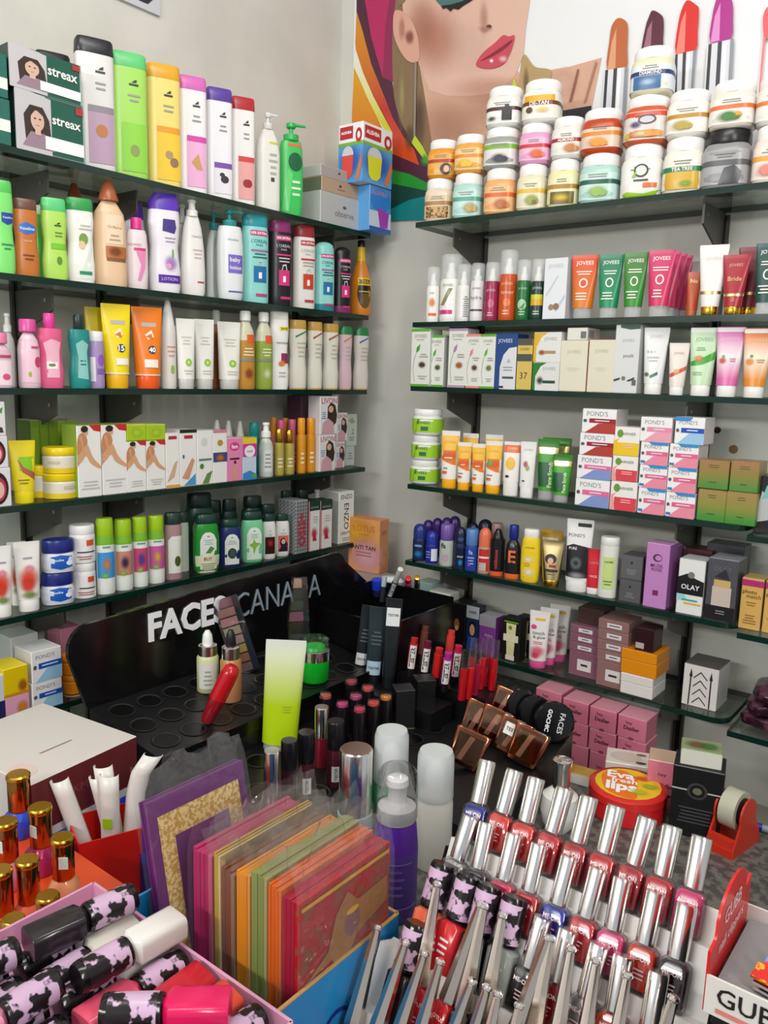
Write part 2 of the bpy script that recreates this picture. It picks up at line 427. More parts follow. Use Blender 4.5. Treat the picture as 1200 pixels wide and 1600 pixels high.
def k_carton(t, w, d, h, front='fff', side=None, top=None, P=(), PL=(), PR=(), PT=(), flap=None):
    side = side or front; top = top or side
    o = bpy.data.objects.new('carton', box_mesh(w, d, h, front, side, top)); COL.objects.link(o); o.parent = t
    for nm, Q, W, H, sf in (('printed_front', P, w, h, lambda x, z, o_: (x, -d / 2 - o_, z)), ('printed_side', PR, d, h, lambda x, z, o_: (w / 2 + o_, x, z)),
                            ('printed_side', PL, d, h, lambda x, z, o_: (-w / 2 - o_, -x, z)), ('printed_top', PT, w, d, lambda x, z, o_: (x, z - d / 2, h + o_))):
        if Q:
            mb = MB(); prints(mb, Q, W, H, sf, True, eps=.0003); mb.obj(nm, o)
def k_jar(t, w, d, h, body='fff', lid='fff', lf=.22, n=3.2, lw=.92, P=(), bands=(), prof='jar', lab=None, lr=None, wrap=()):
    hb = h * (1 - lf); R, ms = prof_rings(PROF[prof], 0, hb, w / 2, d / w, n, bands, body)
    mb = MB(); mb.loft(R, ms, 26); bo = mb.obj('body', t)
    r = w / 2 * lw; ry = r * (d / w if lr is None else lr); mb = MB(); hl = h * lf
    mb.loft([(hb, r * .97, ry * .97, 2.), (hb + hl * .1, r, ry, 2.), (hb + hl * .82, r, ry, 2.), (h, r * .93, ry * .93, 2.)], lid, 26); mb.obj('lid', t)
    sf = ring_surf(R)
    if lab:   # wrap label band
        mb = MB()
        z0, z1, cl = lab
        def at(z):
            p = sf(0, z, 0); return -p[1]
        rr = [(hb * z, w / 2 * 1.012, -sf(0, hb * z, 0)[1] * 1.012, n) for z in (z0, (z0 + z1) / 2, z1)]
        mb.loft(rr, cl, 26, False, False)
        for z0, z1, cl in wrap: mb.loft([(hb * z, w / 2 * 1.018, -sf(0, hb * z, 0)[1] * 1.018, n) for z in (z0, z1)], cl, 26, False, False)
        mb.obj('wrap_label', bo)
        sf0 = sf
        sf = lambda x, z, o: (lambda p: (p[0], p[1] * 1.022, p[2]))(sf0(x, z, o))
    if P:
        mb = MB(); prints(mb, P, w, hb, sf, False); mb.obj('printed_label', bo)
KIND = {'bottle': k_bottle, 'tube': k_tube, 'carton': k_carton, 'jar': k_jar}
KD = {'bottle': .55, 'tube': .55, 'carton': .5, 'jar': 1.}
# ---------------------------------------------------------------- placing on the shelves
D = .18
SH = {'L1': 1.848, 'L2': 1.65, 'L3': 1.465, 'L4': 1.267, 'L5': 1.074, 'L6': .89, 'R1': 1.84, 'R2': 1.623, 'R3': 1.48, 'R4': 1.253, 'R5': 1.07, 'R6': .885,
      'R4b': 1.24, 'R5b': 1.061, 'R6b': .873}
TURN = .6   # how far round products are turned towards the aisle
ABOVE = {'L%d' % (i + 1): SH['L%d' % i] - .0125 for i in range(1, 6)}
ABOVE.update({'R%d' % (i + 1): SH['R%d' % i] - .0125 for i in range(1, 6)}); ABOVE.update({'R5b': 1.228, 'R6b': 1.049, 'R4b': 1.467})
def S(sh, kind, u0, u1, vt, inset, name, label, k=None, on=None, cat=None, group=None, rz=0., d=None, wf=1., **opt):
    """stand a product on shelf sh: u0..u1 its sides and vt its top in the photograph, inset = gap to the shelf's front edge"""
    L = sh[0] == 'L'; ax = 0 if L else 1; z = SH[sh] if on is None else on
    k = KD[kind] if k is None else k; uc = (u0 + u1) / 2
    front = D - inset
    w = .04; dd = .03; turn = 0.
    for it in range(4):
        c = front - (0 if kind == 'carton' else dd / 2)
        pv = c if L else -c
        vb = proj((c, pl(uc, vt, 0, c)[1], z) if L else (pl(uc, vt, 1, -c)[0], -c, z))[1]
        vm = (vt + vb) / 2
        a = pl(u0, vm, ax, pv)[1 if L else 0]; b = pl(u1, vm, ax, pv)[1 if L else 0]
        h = min(pl(uc, vt, ax, pv)[2], ABOVE.get(sh, 9)) - z; m = (a + b) / 2
        w = (b - a) * wf
        if kind != 'carton':
            tn = (CAM[1] - m) / (CAM[0] - c) if L else (CAM[0] - m) / (CAM[1] + c)
            th = math.atan(tn); th = th if L else -th
            turn = TURN * th; ph = th - turn
            w = w * math.cos(th) / math.sqrt(math.cos(ph) ** 2 + (k * math.sin(ph)) ** 2)
        dd = d if d else k * w
        w *= .985
    cc = front - dd / 2
    loc = (cc, m, z) if L else (m, -cc, z)
    t = thing(name, label, cat or name.split('_')[-1], loc, (math.pi / 2 if L else 0) + rz + turn, group)
    KIND[kind](t, w, dd, h, **opt)
    t['_top'] = z + h
    return t
def top(t): return t['_top'] + .0003
def F(u, vb, vt, wpx, z):
    """free-standing: base centre at pixel (u, vb) on height z, top at vt, wpx wide -> loc, width, height"""
    p = pl(u, vb, 2, z); dep = proj(p)[2]; w = wpx * dep / FPX
    lo, hi = 0, 1.
    for i in range(40):
        mid = (lo + hi) / 2
        if proj((p[0], p[1], z + mid))[1] > vt: lo = mid
        else: hi = mid
    return p, w, lo
# ---------------------------------------------------------------- room
def slab(name, c, d, m, kind='structure'):
    mb = MB(); mb.box(c, d, m); o = mb.obj(name); o['kind'] = kind; return o
W_L = slab('wall_left', (-.05, -1.65, 1.35), (.1, 3.5, 2.7), 'wall')
W_R = slab('wall_right', (1.65, .05, 1.35), (3.5, .1, 2.7), 'wall_r')
slab('floor', (1.6, -1.7, -.03), (3.6, 3.6, .06), 'floor')
slab('ceiling', (1.6, -1.7, 2.83), (3.6, 3.6, .06), 'ceil')
for u, v, r in ((1121, 672, .007), (1146, 702, .009)):
    p = pl(u, v, 1, 0); mb = MB(); mb.cyl((p[0], -.0006, p[2]), (p[0], .004, p[2]), r, r, '3a2a20' if r < .008 else '8a6a48', 9); mb.obj('wall_hole', W_R)
# ---------------------------------------------------------------- shelves
def glass_panel(t, x0, x1, y0, y1, z, th=.011, round_end=False):
    mb = MB(); e = M('0c2a22', .15)
    pts = [(x0, y0), (x1, y0), (x1, y1), (x0, y1)]
    if round_end:
        r = .03; pts = [(x0, y0)] + [(x1 - r + r * math.sin(a * .2618), y0 + r - r * math.cos(a * .2618)) for a in range(7)] + [(x1, y1), (x0, y1)]
    n = len(pts)
    mb.add([(p[0], p[1], z) for p in pts], [tuple(range(n))], 'shelfglass', False)
    mb.add([(p[0], p[1], z - th) for p in pts], [tuple(reversed(range(n)))], 'shelfglass', False)
    mb.add([(p[0], p[1], z) for p in pts] + [(p[0], p[1], z - th) for p in pts], [(i, n + i, n + (i + 1) % n, (i + 1) % n) for i in range(n)], e, False)
    return mb.obj('glass_panel', t)
def bracket(t, along, z, left, ln=.132):
    pts = [(.006, 0), (ln, 0), (ln, -.038), (.006, -.085)]
    mb = MB(); f = (lambda a, b, q: (a, along + q, z - .0115 + b)) if left else (lambda a, b, q: (along + q, -a, z - .0115 + b))
    mb.prism(pts, -.002, .002, M('57534f', .4, .3), f)
    mb.cyl(f(ln - .02, -.02, -.0035), f(ln - .02, -.02, .0035), .004, .004, 'steel', 8)
    return mb.obj('bracket', t)
LR = [-.907, -.727, -.165]; RR = [.459, pl(1128, 400, 1, 0)[0], 1.75]
ords = ['top', 'second', 'third', 'fourth', 'fifth', 'lowest']
for i in range(6):
    z = SH['L%d' % (i + 1)]
    t = thing('glass_shelf', 'dark-edged glass shelf on the left wall, %s from the top' % ['first', 'second', 'third', 'fourth', 'fifth', 'sixth'][i], 'shelf', (.09, -.9, z), 0, 'glass shelves on the left wall')
    g = glass_panel(t, .004, D, -1.95, -.085 if i < 5 else -.27, z); g.matrix_parent_inverse = Matrix.Translation((-.09, .9, -z))
    for y in LR[:3 if i < 5 else 2]:
        bracket(t, y, z, True).matrix_parent_inverse = Matrix.Translation((-.09, .9, -z))
for i in range(6):
    z = SH['R%d' % (i + 1)]; whole = i < 3
    x0 = .388 if i < 5 else .40; x1 = 1.95 if whole else 1.14
    t = thing('glass_shelf', 'dark-edged glass shelf on the right wall, %s from the top' % ['first', 'second', 'third', 'fourth', 'fifth', 'sixth'][i], 'shelf', (.8, -.09, z), 0, 'glass shelves on the right wall')
    inv = Matrix.Translation((-.8, .09, -z))
    glass_panel(t, x0, x1, -D, -.004, z, round_end=not whole).matrix_parent_inverse = inv
    for x in RR[:2 if not whole else 3]:
        bracket(t, x, z, False).matrix_parent_inverse = inv
for i, nm in enumerate(('R4b', 'R5b', 'R6b')):
    z = SH[nm]
    t = thing('glass_shelf', 'short glass shelf starting at the far right edge, %s of three' % ['upper', 'middle', 'lower'][i], 'shelf', (1.5, -.09, z), 0, 'glass shelves at the right edge')
    inv = Matrix.Translation((-1.5, .09, -z))
    glass_panel(t, 1.146, 1.95, -D - .012, -.004, z).matrix_parent_inverse = inv
    bracket(t, 1.30, z, False).matrix_parent_inverse = inv
def rail(along, left, label):
    mb = MB(); m = M('4a4643', .45, .4)
    for s in (-1, 1):
        c = (.005, along + s * .0075, 1.245) if left else (along + s * .0075, -.005, 1.245)
        mb.box(c, (.008, .005, 1.16) if left else (.005, .008, 1.16), m)
    c = (.0025, along, 1.245) if left else (along, -.0025, 1.245)
    mb.box(c, (.003, .012, 1.16) if left else (.012, .003, 1.16), '15130f')
    o = mb.obj('wall_rail'); tag(o, label, 'rail', 'slotted wall rails')
for y, l in zip(LR, ('slotted metal wall rail on the left wall nearest the left edge', 'slotted metal wall rail on the left wall, second from the left edge', 'slotted metal wall rail on the left wall close to the corner')): rail(y, True, l)
for x, l in zip(RR[:2], ('slotted metal wall rail on the right wall nearest the corner', 'slotted metal wall rail on the right wall towards the right edge')): rail(x, False, l)
# ---------------------------------------------------------------- counters
CT = .80
t = thing('display_counter', 'dark speckled shop counter under the make-up stands in front', 'counter', (.9, -.9, 0))
for c, d, m, nm in (((.0, -.005, CT - .015), (1.5, 1.05, .03), 'counter', 'worktop'), ((-.43, .685, CT - .015), (.56, .329, .03), 'counter', 'worktop_wing'), ((.0, .0, (CT - .03) / 2), (1.44, 1.0, CT - .03), '2a2725', 'cabinet_body'), ((-.43, .675, (CT - .03) / 2), (.52, .3, CT - .03), '2a2725', 'wing_body')):
    mb = MB(); mb.box(c, d, m); mb.obj(nm, t)
t = thing('wall_cabinet', 'low pale ledge along the right wall under the lowest glass shelf', 'cabinet', (1.36, -.19, 0))
for c, d, m, nm in (((.0, 0, .645), (1.17, .36, .03), '8d857c', 'worktop'), ((0, .02, .315), (1.13, .30, .63), '5a534c', 'cabinet_body')):
    mb = MB(); mb.box(c, d, m); mb.obj(nm, t)
# ---------------------------------------------------------------- beauty banner on the right wall
Y0 = -.004
def wp(u, v, off): p = pl(u, v, 1, Y0 - off); return (p[0], Y0 - off, p[2])
bx0 = pl(552, 100, 1, Y0)[0]; bz0 = pl(635, 342, 1, Y0)[2]
bt = thing('wall_banner', 'large printed banner of a made-up woman and lipsticks on the right wall', 'banner', (bx0, Y0, bz0))
BI = Matrix.Translation((-bx0, -Y0, -bz0))
def bprint(name, P):
    mb = MB()
    for k, e in enumerate(P):
        off = .0004 + bprint.n * .00012; bprint.n += 1
        if e[0] == 'p':
            pts = e[1]; tri = tessellate_polygon([[Vector((p[0], -p[1], 0)) for p in pts]])
            mb.add([wp(p[0], p[1], off) for p in pts], [tuple(q) for q in tri], e[2])
        else:
            prints(mb, [(e[0], e[1] + .5, e[2], *e[3:])], 1, 1, lambda x, z, o: wp(x, z, off))
    mb.obj(name, bt).matrix_parent_inverse = BI
bprint.n = 0
mb = MB(); mb.box(((bx0 + 2.1) / 2, Y0 / 2 - .0002, (bz0 + 2.66) / 2), (2.1 - bx0, -Y0, 2.66 - bz0), 'e2e2e4'); mb.obj('banner_sheet', bt).matrix_parent_inverse = BI
def sm(pts, k=5):   # smooth closed outline (Catmull-Rom)
    n = len(pts); o = []
    for i in range(n):
        p0, p1, p2, p3 = (pts[(i + j - 1) % n] for j in range(4))
        for s in range(k):
            t = s / k
            o.append(tuple(.5 * (2 * p1[c] + (p2[c] - p0[c]) * t + (2 * p0[c] - 5 * p1[c] + 4 * p2[c] - p3[c]) * t * t + (3 * p1[c] - p0[c] - 3 * p2[c] + p3[c]) * t ** 3) for c in (0, 1)))
    return o
bprint('orange_wedge', [('p', [(553, 105), (562, 125), (575, 155), (590, 185), (602, 210), (614, 262), (549, 262), (550, 180)], 'c9601e>d99a20')])
bprint('red_band', [('p', [(557, 17), (567, 50), (580, 100), (597, 142), (613, 183), (630, 213), (647, 233), (658, 260), (614, 246), (612, 205), (600, 183), (583, 150), (567, 113), (556, 78), (555, 67)], 'c8481e>b8302c>c8701f>d08a20')])
bprint('yellow_stripe', [('p', [(556, 78), (567, 113), (583, 150), (600, 183), (612, 205), (602, 205), (590, 185), (575, 155), (562, 125), (553, 105), (554, 85)], 'c2c82c>d9dc9a>e4e4d8')])
bprint('plum_band', [('p', [(557, -60), (568, -60), (570, 0), (580, 58), (588, 87), (598, 120), (613, 127), (618, 163), (630, 197), (643, 220), (672, 256), (672, 290), (612, 268), (612, 240), (655, 258), (647, 233), (630, 213), (613, 183), (597, 142), (580, 100), (567, 50), (557, 17)], '4c1f36')])
bprint('magenta_panel', [('p', [(568, -60), (608, -60), (608, 0), (602, 42), (600, 83), (598, 120), (588, 87), (580, 58), (570, 0)], 'b0225c')])
bprint('dark_magenta_panel', [('p', [(608, -60), (640, -60), (622, 0), (616, 25), (614, 60), (614, 128), (598, 121), (600, 83), (602, 42), (608, 0)], '8a2350')])
bprint('green_waves', [('p', [(600, 262), (640, 272), (676, 290), (676, 302), (600, 284)], '21902f'), ('p', [(600, 284), (676, 300), (676, 304), (640, 312), (600, 332)], '12403a'), ('p', [(600, 332), (640, 312), (676, 304), (720, 300), (720, 342), (600, 345)], '12807f')])
bprint('hair', [('p', sm([(613, 60), (614, 127), (618, 163), (630, 197), (643, 220), (672, 258), (690, 235), (680, 190), (668, 140), (655, 95), (640, 60), (650, 0), (655, -60), (625, -60), (618, 0)]), '80694c'), ('s', 628, 150, 8, 60, 'a8966a', .8), ('s', 655, 190, 12, 50, '4f3c30', .8), ('s', 640, 215, 10, 25, '5c4836', .8)])
bprint('neck_skin', [('p', [(645, 80), (655, 100), (662, 140), (670, 190), (676, 232), (900, 232), (925, 165), (940, 90), (890, 104), (845, 112), (815, 118), (800, 100), (760, 120)], 'cda38c'), ('s', 700, 200, 60, 60, 'b27f68', .5), ('s', 780, 170, 70, 40, 'b98a74', .5), ('s', 880, 130, 30, 30, 'dbb5a2', .7)])
bprint('face_skin', [('p', [(640, -60), (690, -104), (760, -110), (830, -104), (838, -60), (828, 0), (821, 47), (818, 85), (805, 117), (789, 133), (767, 146), (735, 150), (700, 150), (672, 142), (655, 102), (645, 70), (632, 40), (628, 0)], 'd6b09f'), ('s', 680, 62, 52, 66, 'b8705a', .5), ('s', 658, 36, 30, 60, 'b5745c', .4), ('s', 770, 140, 80, 26, 'c6947f', .5), ('s', 735, 75, 40, 60, 'e0c2b4', .35), ('s', 756, 28, 9, 34, 'b98472', .5)])
bprint('hair_crown', [('p', sm([(624, 8), (612, -40), (612, -100), (640, -116), (700, -118), (770, -122), (846, -128), (846, -100), (790, -100), (720, -92), (668, -66), (646, -20)]), '86704e'), ('s', 700, -104, 60, 10, 'b09c70', .8), ('p', sm([(770, -36), (800, -46), (826, -40), (826, -30), (798, -38)]), '6a5038'), ('p', sm([(684, -44), (715, -56), (748, -46), (746, -40), (715, -48)]), '6a5038')])
bprint('ear', [('p', sm([(618, 16), (638, 25), (652, 55), (655, 90), (646, 98), (632, 90), (618, 64), (614, 40)]), 'd29f8d'), ('s', 640, 58, 9, 14, '8a4d40', .9), ('s', 628, 45, 6, 22, 'bd8270', .8)])
bprint('hair_strand', [('p', sm([(812, 120), (819, 85), (835, 104), (862, 112), (846, 150), (832, 168), (815, 155)]), 'ae9266'), ('s', 822, 130, 6, 30, '7c6444', .8)])
bprint('earring', [('p', [(648, 96), (651, 96), (649, 212), (646, 212)], '8c8378'), ('p', [(648, 211), (660, 228), (672, 252), (672, 262), (643, 223)], 'b9c936'), ('s', 664, 250, 8, 12, '3a9a48', .9), ('p', sm([(803, 122), (808, 134), (812, 146), (796, 146), (800, 134)]), 'b9c23a')])
bprint('eye', [('p', sm([(672, -30), (740, -30), (736, 0), (712, 10), (686, 6)]), '456f6c'), ('p', [(689, 9), (692, 14), (697, 12), (704, 18), (708, 13), (716, 15), (722, 10), (738, 0), (742, -10), (722, 2), (704, 7)], '1b1414')])
bprint('nose', [('e', 764, 41, 4, 2.6, '54282a'), ('s', 758, 45, 14, 7, 'b07a6a', .5)])
bprint('lips', [('p', sm([(744, 102), (754, 83), (773, 67), (786, 55), (795, 57), (803, 55), (803, 64), (796, 85), (786, 100), (766, 107)]), 'c24758'), ('p', sm([(750, 96), (775, 79), (800, 62), (795, 71), (776, 85)]), '822233'), ('s', 786, 92, 9, 7, 'f0b8bc', .9), ('s', 768, 95, 4, 4, 'ffffff', .9)])
bprint('shoulder_folds', [('p', [(902, 108), (905, 108), (893, 158), (889, 158)], '8a5a48'), ('p', [(930, 96), (933, 97), (915, 160), (912, 160)], 'a87662'), ('p', [(878, 173), (924, 165), (924, 186), (878, 189)], '24242c')])
def lipstick(c, hi, b, cs):
    e = [('p', sm(b, 3), c), ('p', [b[0], ((b[0][0] + b[-1][0]) / 2 - 2, b[0][1] - 4), ((b[1][0] * .6 + b[-2][0] * .4), b[3][1] + 16), (b[1][0] + 4, b[1][1])], hi)]
    x0, y0, x1, y1, x2, y2, x3, y3 = cs
    def st(f0, f1, col): e.append(('p', [(x0 + (x1 - x0) * f0, y0 + (y1 - y0) * f0), (x0 + (x1 - x0) * f1, y0 + (y1 - y0) * f1), (x3 + (x2 - x3) * f1, y3 + (y2 - y3) * f1), (x3 + (x2 - x3) * f0, y3 + (y2 - y3) * f0)], col))
    st(0, 1, 'd4d7dc'); st(.05, .17, '34363e'); st(.4, .55, '3c3e46'); st(.58, .72, 'f2f3f5'); st(.86, 1, '8b8f98')
    bprint('printed_lipstick', e)
lipstick('b5653a', 'd59a78', [(949, 110), (952, 65), (956, 40), (966, 28), (978, 33), (981, 45), (980, 75), (978, 108)], (944, 110, 981, 104, 976, 200, 938, 200))
lipstick('58283a', '9a6a78', [(1003, 88), (1008, 45), (1014, 26), (1020, 16), (1034, 24), (1037, 35), (1036, 60), (1033, 84)], (1000, 88, 1036, 82, 1030, 170, 996, 170))
lipstick('d12b29', 'ec7d70', [(1056, 85), (1060, 35), (1067, 10), (1075, 0), (1088, 8), (1092, 15), (1090, 50), (1087, 78)], (1053, 86, 1088, 78, 1082, 160, 1052, 160))
lipstick('a82884', 'd888c0', [(1110, 67), (1113, 25), (1119, 0), (1126, -12), (1140, -6), (1145, 8), (1145, 30), (1142, 60)], (1105, 70, 1147, 60, 1142, 160, 1099, 160))
bprint('gloss_drip', [('p', [(1194, 40), (1199, 40), (1196, 60), (1188, 145), (1185, 145)], 'e2737a'), ('p', sm([(1192, 30), (1198, 12), (1212, 8), (1215, 45), (1196, 60)]), 'd9545e')])
# small picture at the top of the left wall
p = pl(220, 20, 0, .004)
t = thing('wall_picture', 'small dark picture high on the left wall, cut by the top edge', 'picture', p)
a = pl(168, -12, 0, .004); b = pl(249, 28, 0, .004)
zb = (a[2] + b[2]) / 2
mb = MB(); mb.box((.0, (a[1] + b[1]) / 2 - p[1] - .05, zb + .13 - p[2]), (.006, b[1] - a[1] + .1, .26), 'c9cad0'); mb.obj('picture_sheet', t)
mb = MB(); mb.prism([(b[1] - .012 - p[1], zb + .03 - p[2]), (b[1] - .03 - p[1], zb + .012 - p[2]), (b[1] - .12 - p[1], zb + .012 - p[2]), (b[1] - .14 - p[1], zb + .2 - p[2]), (b[1] - .02 - p[1], zb + .2 - p[2])], .0031, .0036, '2a2030', lambda q, r, s: (s, q, r)); mb.obj('dark_image', t)
# ================================================================ LEFT WALL PRODUCTS
GL = '3b3b3b'
# ---- shelf L1
def leafmark(u, v, s=1., c='2e3a3a'):
    return [('p', [(u - .06 * s, v), (u + .02 * s, v + .022 * s), (u + .09 * s, v + .03 * s), (u + .08 * s, v + .004)], c), ('r', u - .13 * s, v - .022, u + .13 * s, v - .006, c)]
def lady(u, v, s, hair='3c2d29', skin='d8b3a0', top_='9a8290'):   # printed bust
    return [('p', [(u - .17 * s, v - .30 * s), (u - .19 * s, v + .1 * s), (u - .10 * s, v + .28 * s), (u + .08 * s, v + .28 * s), (u + .17 * s, v + .08 * s), (u + .2 * s, v - .30 * s)], hair),
            ('p', [(u - .22 * s, v - .42 * s), (u - .1 * s, v - .16 * s), (u + .1 * s, v - .16 * s), (u + .24 * s, v - .42 * s)], top_),
            ('e', u, v + .04 * s, .095 * s, .17 * s, skin), ('e', u, v - .05 * s, .03 * s, .018 * s, 'b06a6a'), ('e', u - .035 * s, v + .07 * s, .016 * s, .014 * s, '3a2a28'), ('e', u + .035 * s, v + .07 * s, .016 * s, .014 * s, '3a2a28'), ('p', [(u - .10 * s, v + .1 * s), (u - .02 * s, v + .22 * s), (u + .1 * s, v + .12 * s), (u + .06 * s, v + .24 * s), (u - .06 * s, v + .25 * s)], hair), ('r', u - .04 * s, v - .2 * s, u + .04 * s, v - .05 * s, skin)]
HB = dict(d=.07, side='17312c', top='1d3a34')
a = S('L1', 'carton', -30, 17, 150, .0, 'hair_colour_box', 'dark green hair colour box cut by the left edge, lower one on the top shelf', front='2a6a5e', P=[('r', .5, .3, .98, .55, 'f0f0e8')], **HB)
S('L1', 'carton', -34, 12, 77, .0, 'hair_colour_box', 'dark green hair colour box cut by the left edge, upper one on the top shelf', on=top(a), front='2a6a5e', P=[('r', .5, .2, .98, .45, 'f0f0e8')], **HB)
def hc(vt, u0, u1, on, lb):
    return S('L1', 'carton', u0, u1, vt, .0, 'hair_colour_box', lb, on=on, front='9fb3ac', P=[('r', .42, .02, .97, .98, '1c5a48'), ('p', [(0, 0), (.5, 0), (.5, .95), (.2, 1), (0, 1)], 'c7c3c6')] + lady(.3, .5, 1.0) + [('t', 'streax', .72, .62, .42, 'f4f4f0', .02), ('r', .40, .1, .97, .32, 'fbfbf7'), ('r', .86, .82, .97, .95, 'b0343c')], **HB)
a = hc(152, 24, 133, None, 'hair colour box with a dark-haired woman, lower of the two beside the black-capped bottle')
hc(84, 14, 128, top(a), 'hair colour box with a dark-haired woman, upper of the two beside the black-capped bottle')
def herb(u0, u1, vt, body, cap, low, lb, fruit, band=None, lo2=.44):
    P = leafmark(.6, .76) + [('l', .4, .6, .8, .68, 2, '9a9a98'), ('r', .25, .05, .95, lo2, low)] + ([('r', .25, lo2, .95, lo2 + .05, band)] if band else []) + fruit
    return S('L1', 'bottle', u0, u1, vt, .012, 'shampoo_bottle', lb, group='tall herbal shampoo bottles on the top left shelf', k=.5, n=4.2, prof='flat', body=body, cap=cap, cf=.12, P=P)
herb(118, 178, 64, 'dcdad8', '232427', 'b79ab0', 'tall white shampoo bottle with a black cap on the top left shelf', [('e', .6, .3, .16, .05, 'b87a4a')], '8f8790')
herb(171, 229, 86, 'a3d860', '63c878', '8ed048', 'tall lime green shampoo bottle on the top left shelf', [('e', .6, .22, .13, .05, '8a9a5a')])
herb(228, 281, 104, 'ecd676', 'e0a528', 'edc63c', 'tall yellow shampoo bottle on the top left shelf', [('e', .6, .26, .12, .035, 'a8906a'), ('e', .75, .2, .13, .04, '94705c')], 'e49a34')
herb(277, 322, 122, 'eeeaec', 'd66ab8', 'eab0d6', 'tall white shampoo bottle with an orchid pink cap', [('p', [(.4, .26), (.65, .34), (.8, .2), (.6, .2)], 'c89a62')], 'd44aa8')
herb(321, 362, 140, 'eeecf0', '5a3d9c', 'e9e4ec', 'tall white shampoo bottle with a purple cap', [('e', .65, .18, .16, .035, '3c3440'), ('e', .55, .22, .1, .02, '3c3440')], '7a52a8', .28)
herb(360, 397, 154, 'eeecea', 'b42a30', 'e8a8a4', 'tall white shampoo bottle with a red cap and apple print', [('e', .68, .2, .16, .04, '9a3038'), ('e', .58, .2, .14, .038, '9a3038')], 'd8484c', .40)
S('L1', 'bottle', 399, 437, 176, .014, 'pump_bottle', 'white pump bottle with a clear cap between red cap and green pump bottles', k=.55, n=3, prof='shoulder', body='e9e7e0', cap='e4e6e4', cf=.17, ctype='pump', cw=.42, P=[('r', .5, .68, .95, .70, 'c8d24a'), ('l', .45, .35, .85, .6, 4, 'b0b0a8'), ('r', .55, .3, .7, .34, '4a4a44')])
S('L1', 'bottle', 435, 473, 192, .012, 'pump_bottle', 'bright green shampoo bottle with a green pump', k=.5, n=3, prof='soft', body='3fc25c', cap='2fb455', cf=.2, ctype='pump', cw=.62, P=[('r', .3, .74, .9, .77, 'e8664a'), ('e', .62, .58, .3, .1, '15603c'), ('p', [(.05, .05), (.3, .5), (.5, .45), (.35, .05)], '66d676'), ('l', .45, .2, .85, .4, 3, 'd8f0d0')])
S('L1', 'bottle', 56, 112, 86, .095, 'shampoo_bottle', 'shampoo bottle of which only a black cap shows behind the hair colour boxes', k=.5, n=4, prof='flat', body='dcdad8', cap='1c1c1f', cf=.14)
# silver gift boxes and foot-lamp cartons at the corner end
G = 'silver gift boxes stacked at the corner'
a = S('L1', 'carton', 500, 574, 306, .004, 'gift_box', 'large silver facial kit box at the bottom of the corner stack', d=.12, front='b9b9b9', side='a9b0aa', top='8f938f', P=[('t', 'observe', .5, .4, .4, '70706e'), ('e', .5, .62, .04, .05, '5a5a58')])
b = S('L1', 'carton', 502, 566, 283, .008, 'gift_box', 'tan and dark green facial kit box in the middle of the corner stack', on=top(a), d=.115, front='b99a80', side='5c6a50', top='a88b72', P=[('e', .45, .6, .03, .1, '4a3a30'), ('l', .35, .25, .6, .45, 1, '8a6a54')])
c = S('L1', 'carton', 501, 558, 264, .012, 'gift_box', 'pale silver facial kit box on top of the corner stack', on=top(b), d=.11, front='a9a59f', side='b3bab2', top='c4c6c2', P=[('e', .5, .6, .03, .1, '4a4640')])
def lampP(c):
    return [('r', 0, 0, 1, .62, '5aa0dc'), ('s', .5, .35, .6, .35, '2a5ac0', .9), ('r', 0, .62, 1, .68, '7ab03a'), ('r', .06, .74, .6, .95, 'b8242a'), ('t', 'ALISHBA', .33, .85, .44, 'ffffff', .02), ('e', .84, .78, .13, .12, 'b8242a'), ('e', .84, .78, .06, .06, 'f0e8e8'),
            ('e', .4, .45, .24, .17, 'c8ccd6'), ('p', [(.16, .46), (.64, .46), (.6, .14), (.48, .06), (.3, .06), (.2, .14)], c), ('p', [(.72, .05), (.98, .5), (1, .3), (.86, .02)], 'd07a4a')]
a = S('L1', 'carton', 577, 611, 292, -.03, 'lamp_carton', 'blue carton with a purple device print, lower one at the shelf end', d=.075, front='4a8fd2', side='5aa0dc', top='3a6ab0', P=[('r', 0, 0, 1, .45, 'c9d2e0'), ('e', .5, .7, .45, .25, '2f7fd0'), ('t', 'ALISHBA', .45, .85, .7, 'c87a9a'), ('p', [(.35, .55), (.9, .45), (.85, .12), (.5, .08)], 'a83ab0'), ('r', 0, 0, 1, .1, '2a58b0')])
S('L1', 'carton', 566, 613, 197, -.034, 'lamp_carton', 'white and blue carton with red panels and lamp prints, on top at the corner', on=top(a), d=.075, front='eceef2', side='eceef2', top='d8dade', P=lampP('d8d820'), PL=lampP('d8483c'))
# ---- shelf L2
S('L2', 'bottle', -16, 22, 283, .012, 'lotion_bottle', 'light green lotion bottle cut by the left edge of the second shelf', k=.5, n=3, prof='waist', body='7edc70', cap='58c45a', cf=.13, P=[('p', [(.45, .66), (.98, .66), (.98, .56), (.7, .53), (.45, .56)], '234aa0'), ('t', 'Vaseline', .72, .61, .46, 'fff'), ('l', .4, .25, .9, .34, 2, '2e8a50')])
S('L2', 'bottle', 20, 60, 312, .012, 'lotion_bottle', 'copper brown lotion bottle with a dark brown cap', k=.5, n=3, prof='waist', body='c0702c', cap='6a4436', cf=.14, P=[('p', [(.2, .66), (.5, .7), (.85, .66), (.85, .58), (.5, .54), (.2, .58)], '2f6fc0'), ('t', 'Vaseline', .52, .62, .6, 'fff'), ('t', 'cocoa', .55, .46, .3, 'f0d8b0'), ('l', .3, .2, .8, .3, 2, '7a3a18')])
S('L2', 'bottle', 56, 78, 322, .075, 'lotion_bottle', 'green lotion bottle standing behind between copper and lime bottles', k=.5, n=3, body='4aa838', cap='c8e0c0', cf=.12)
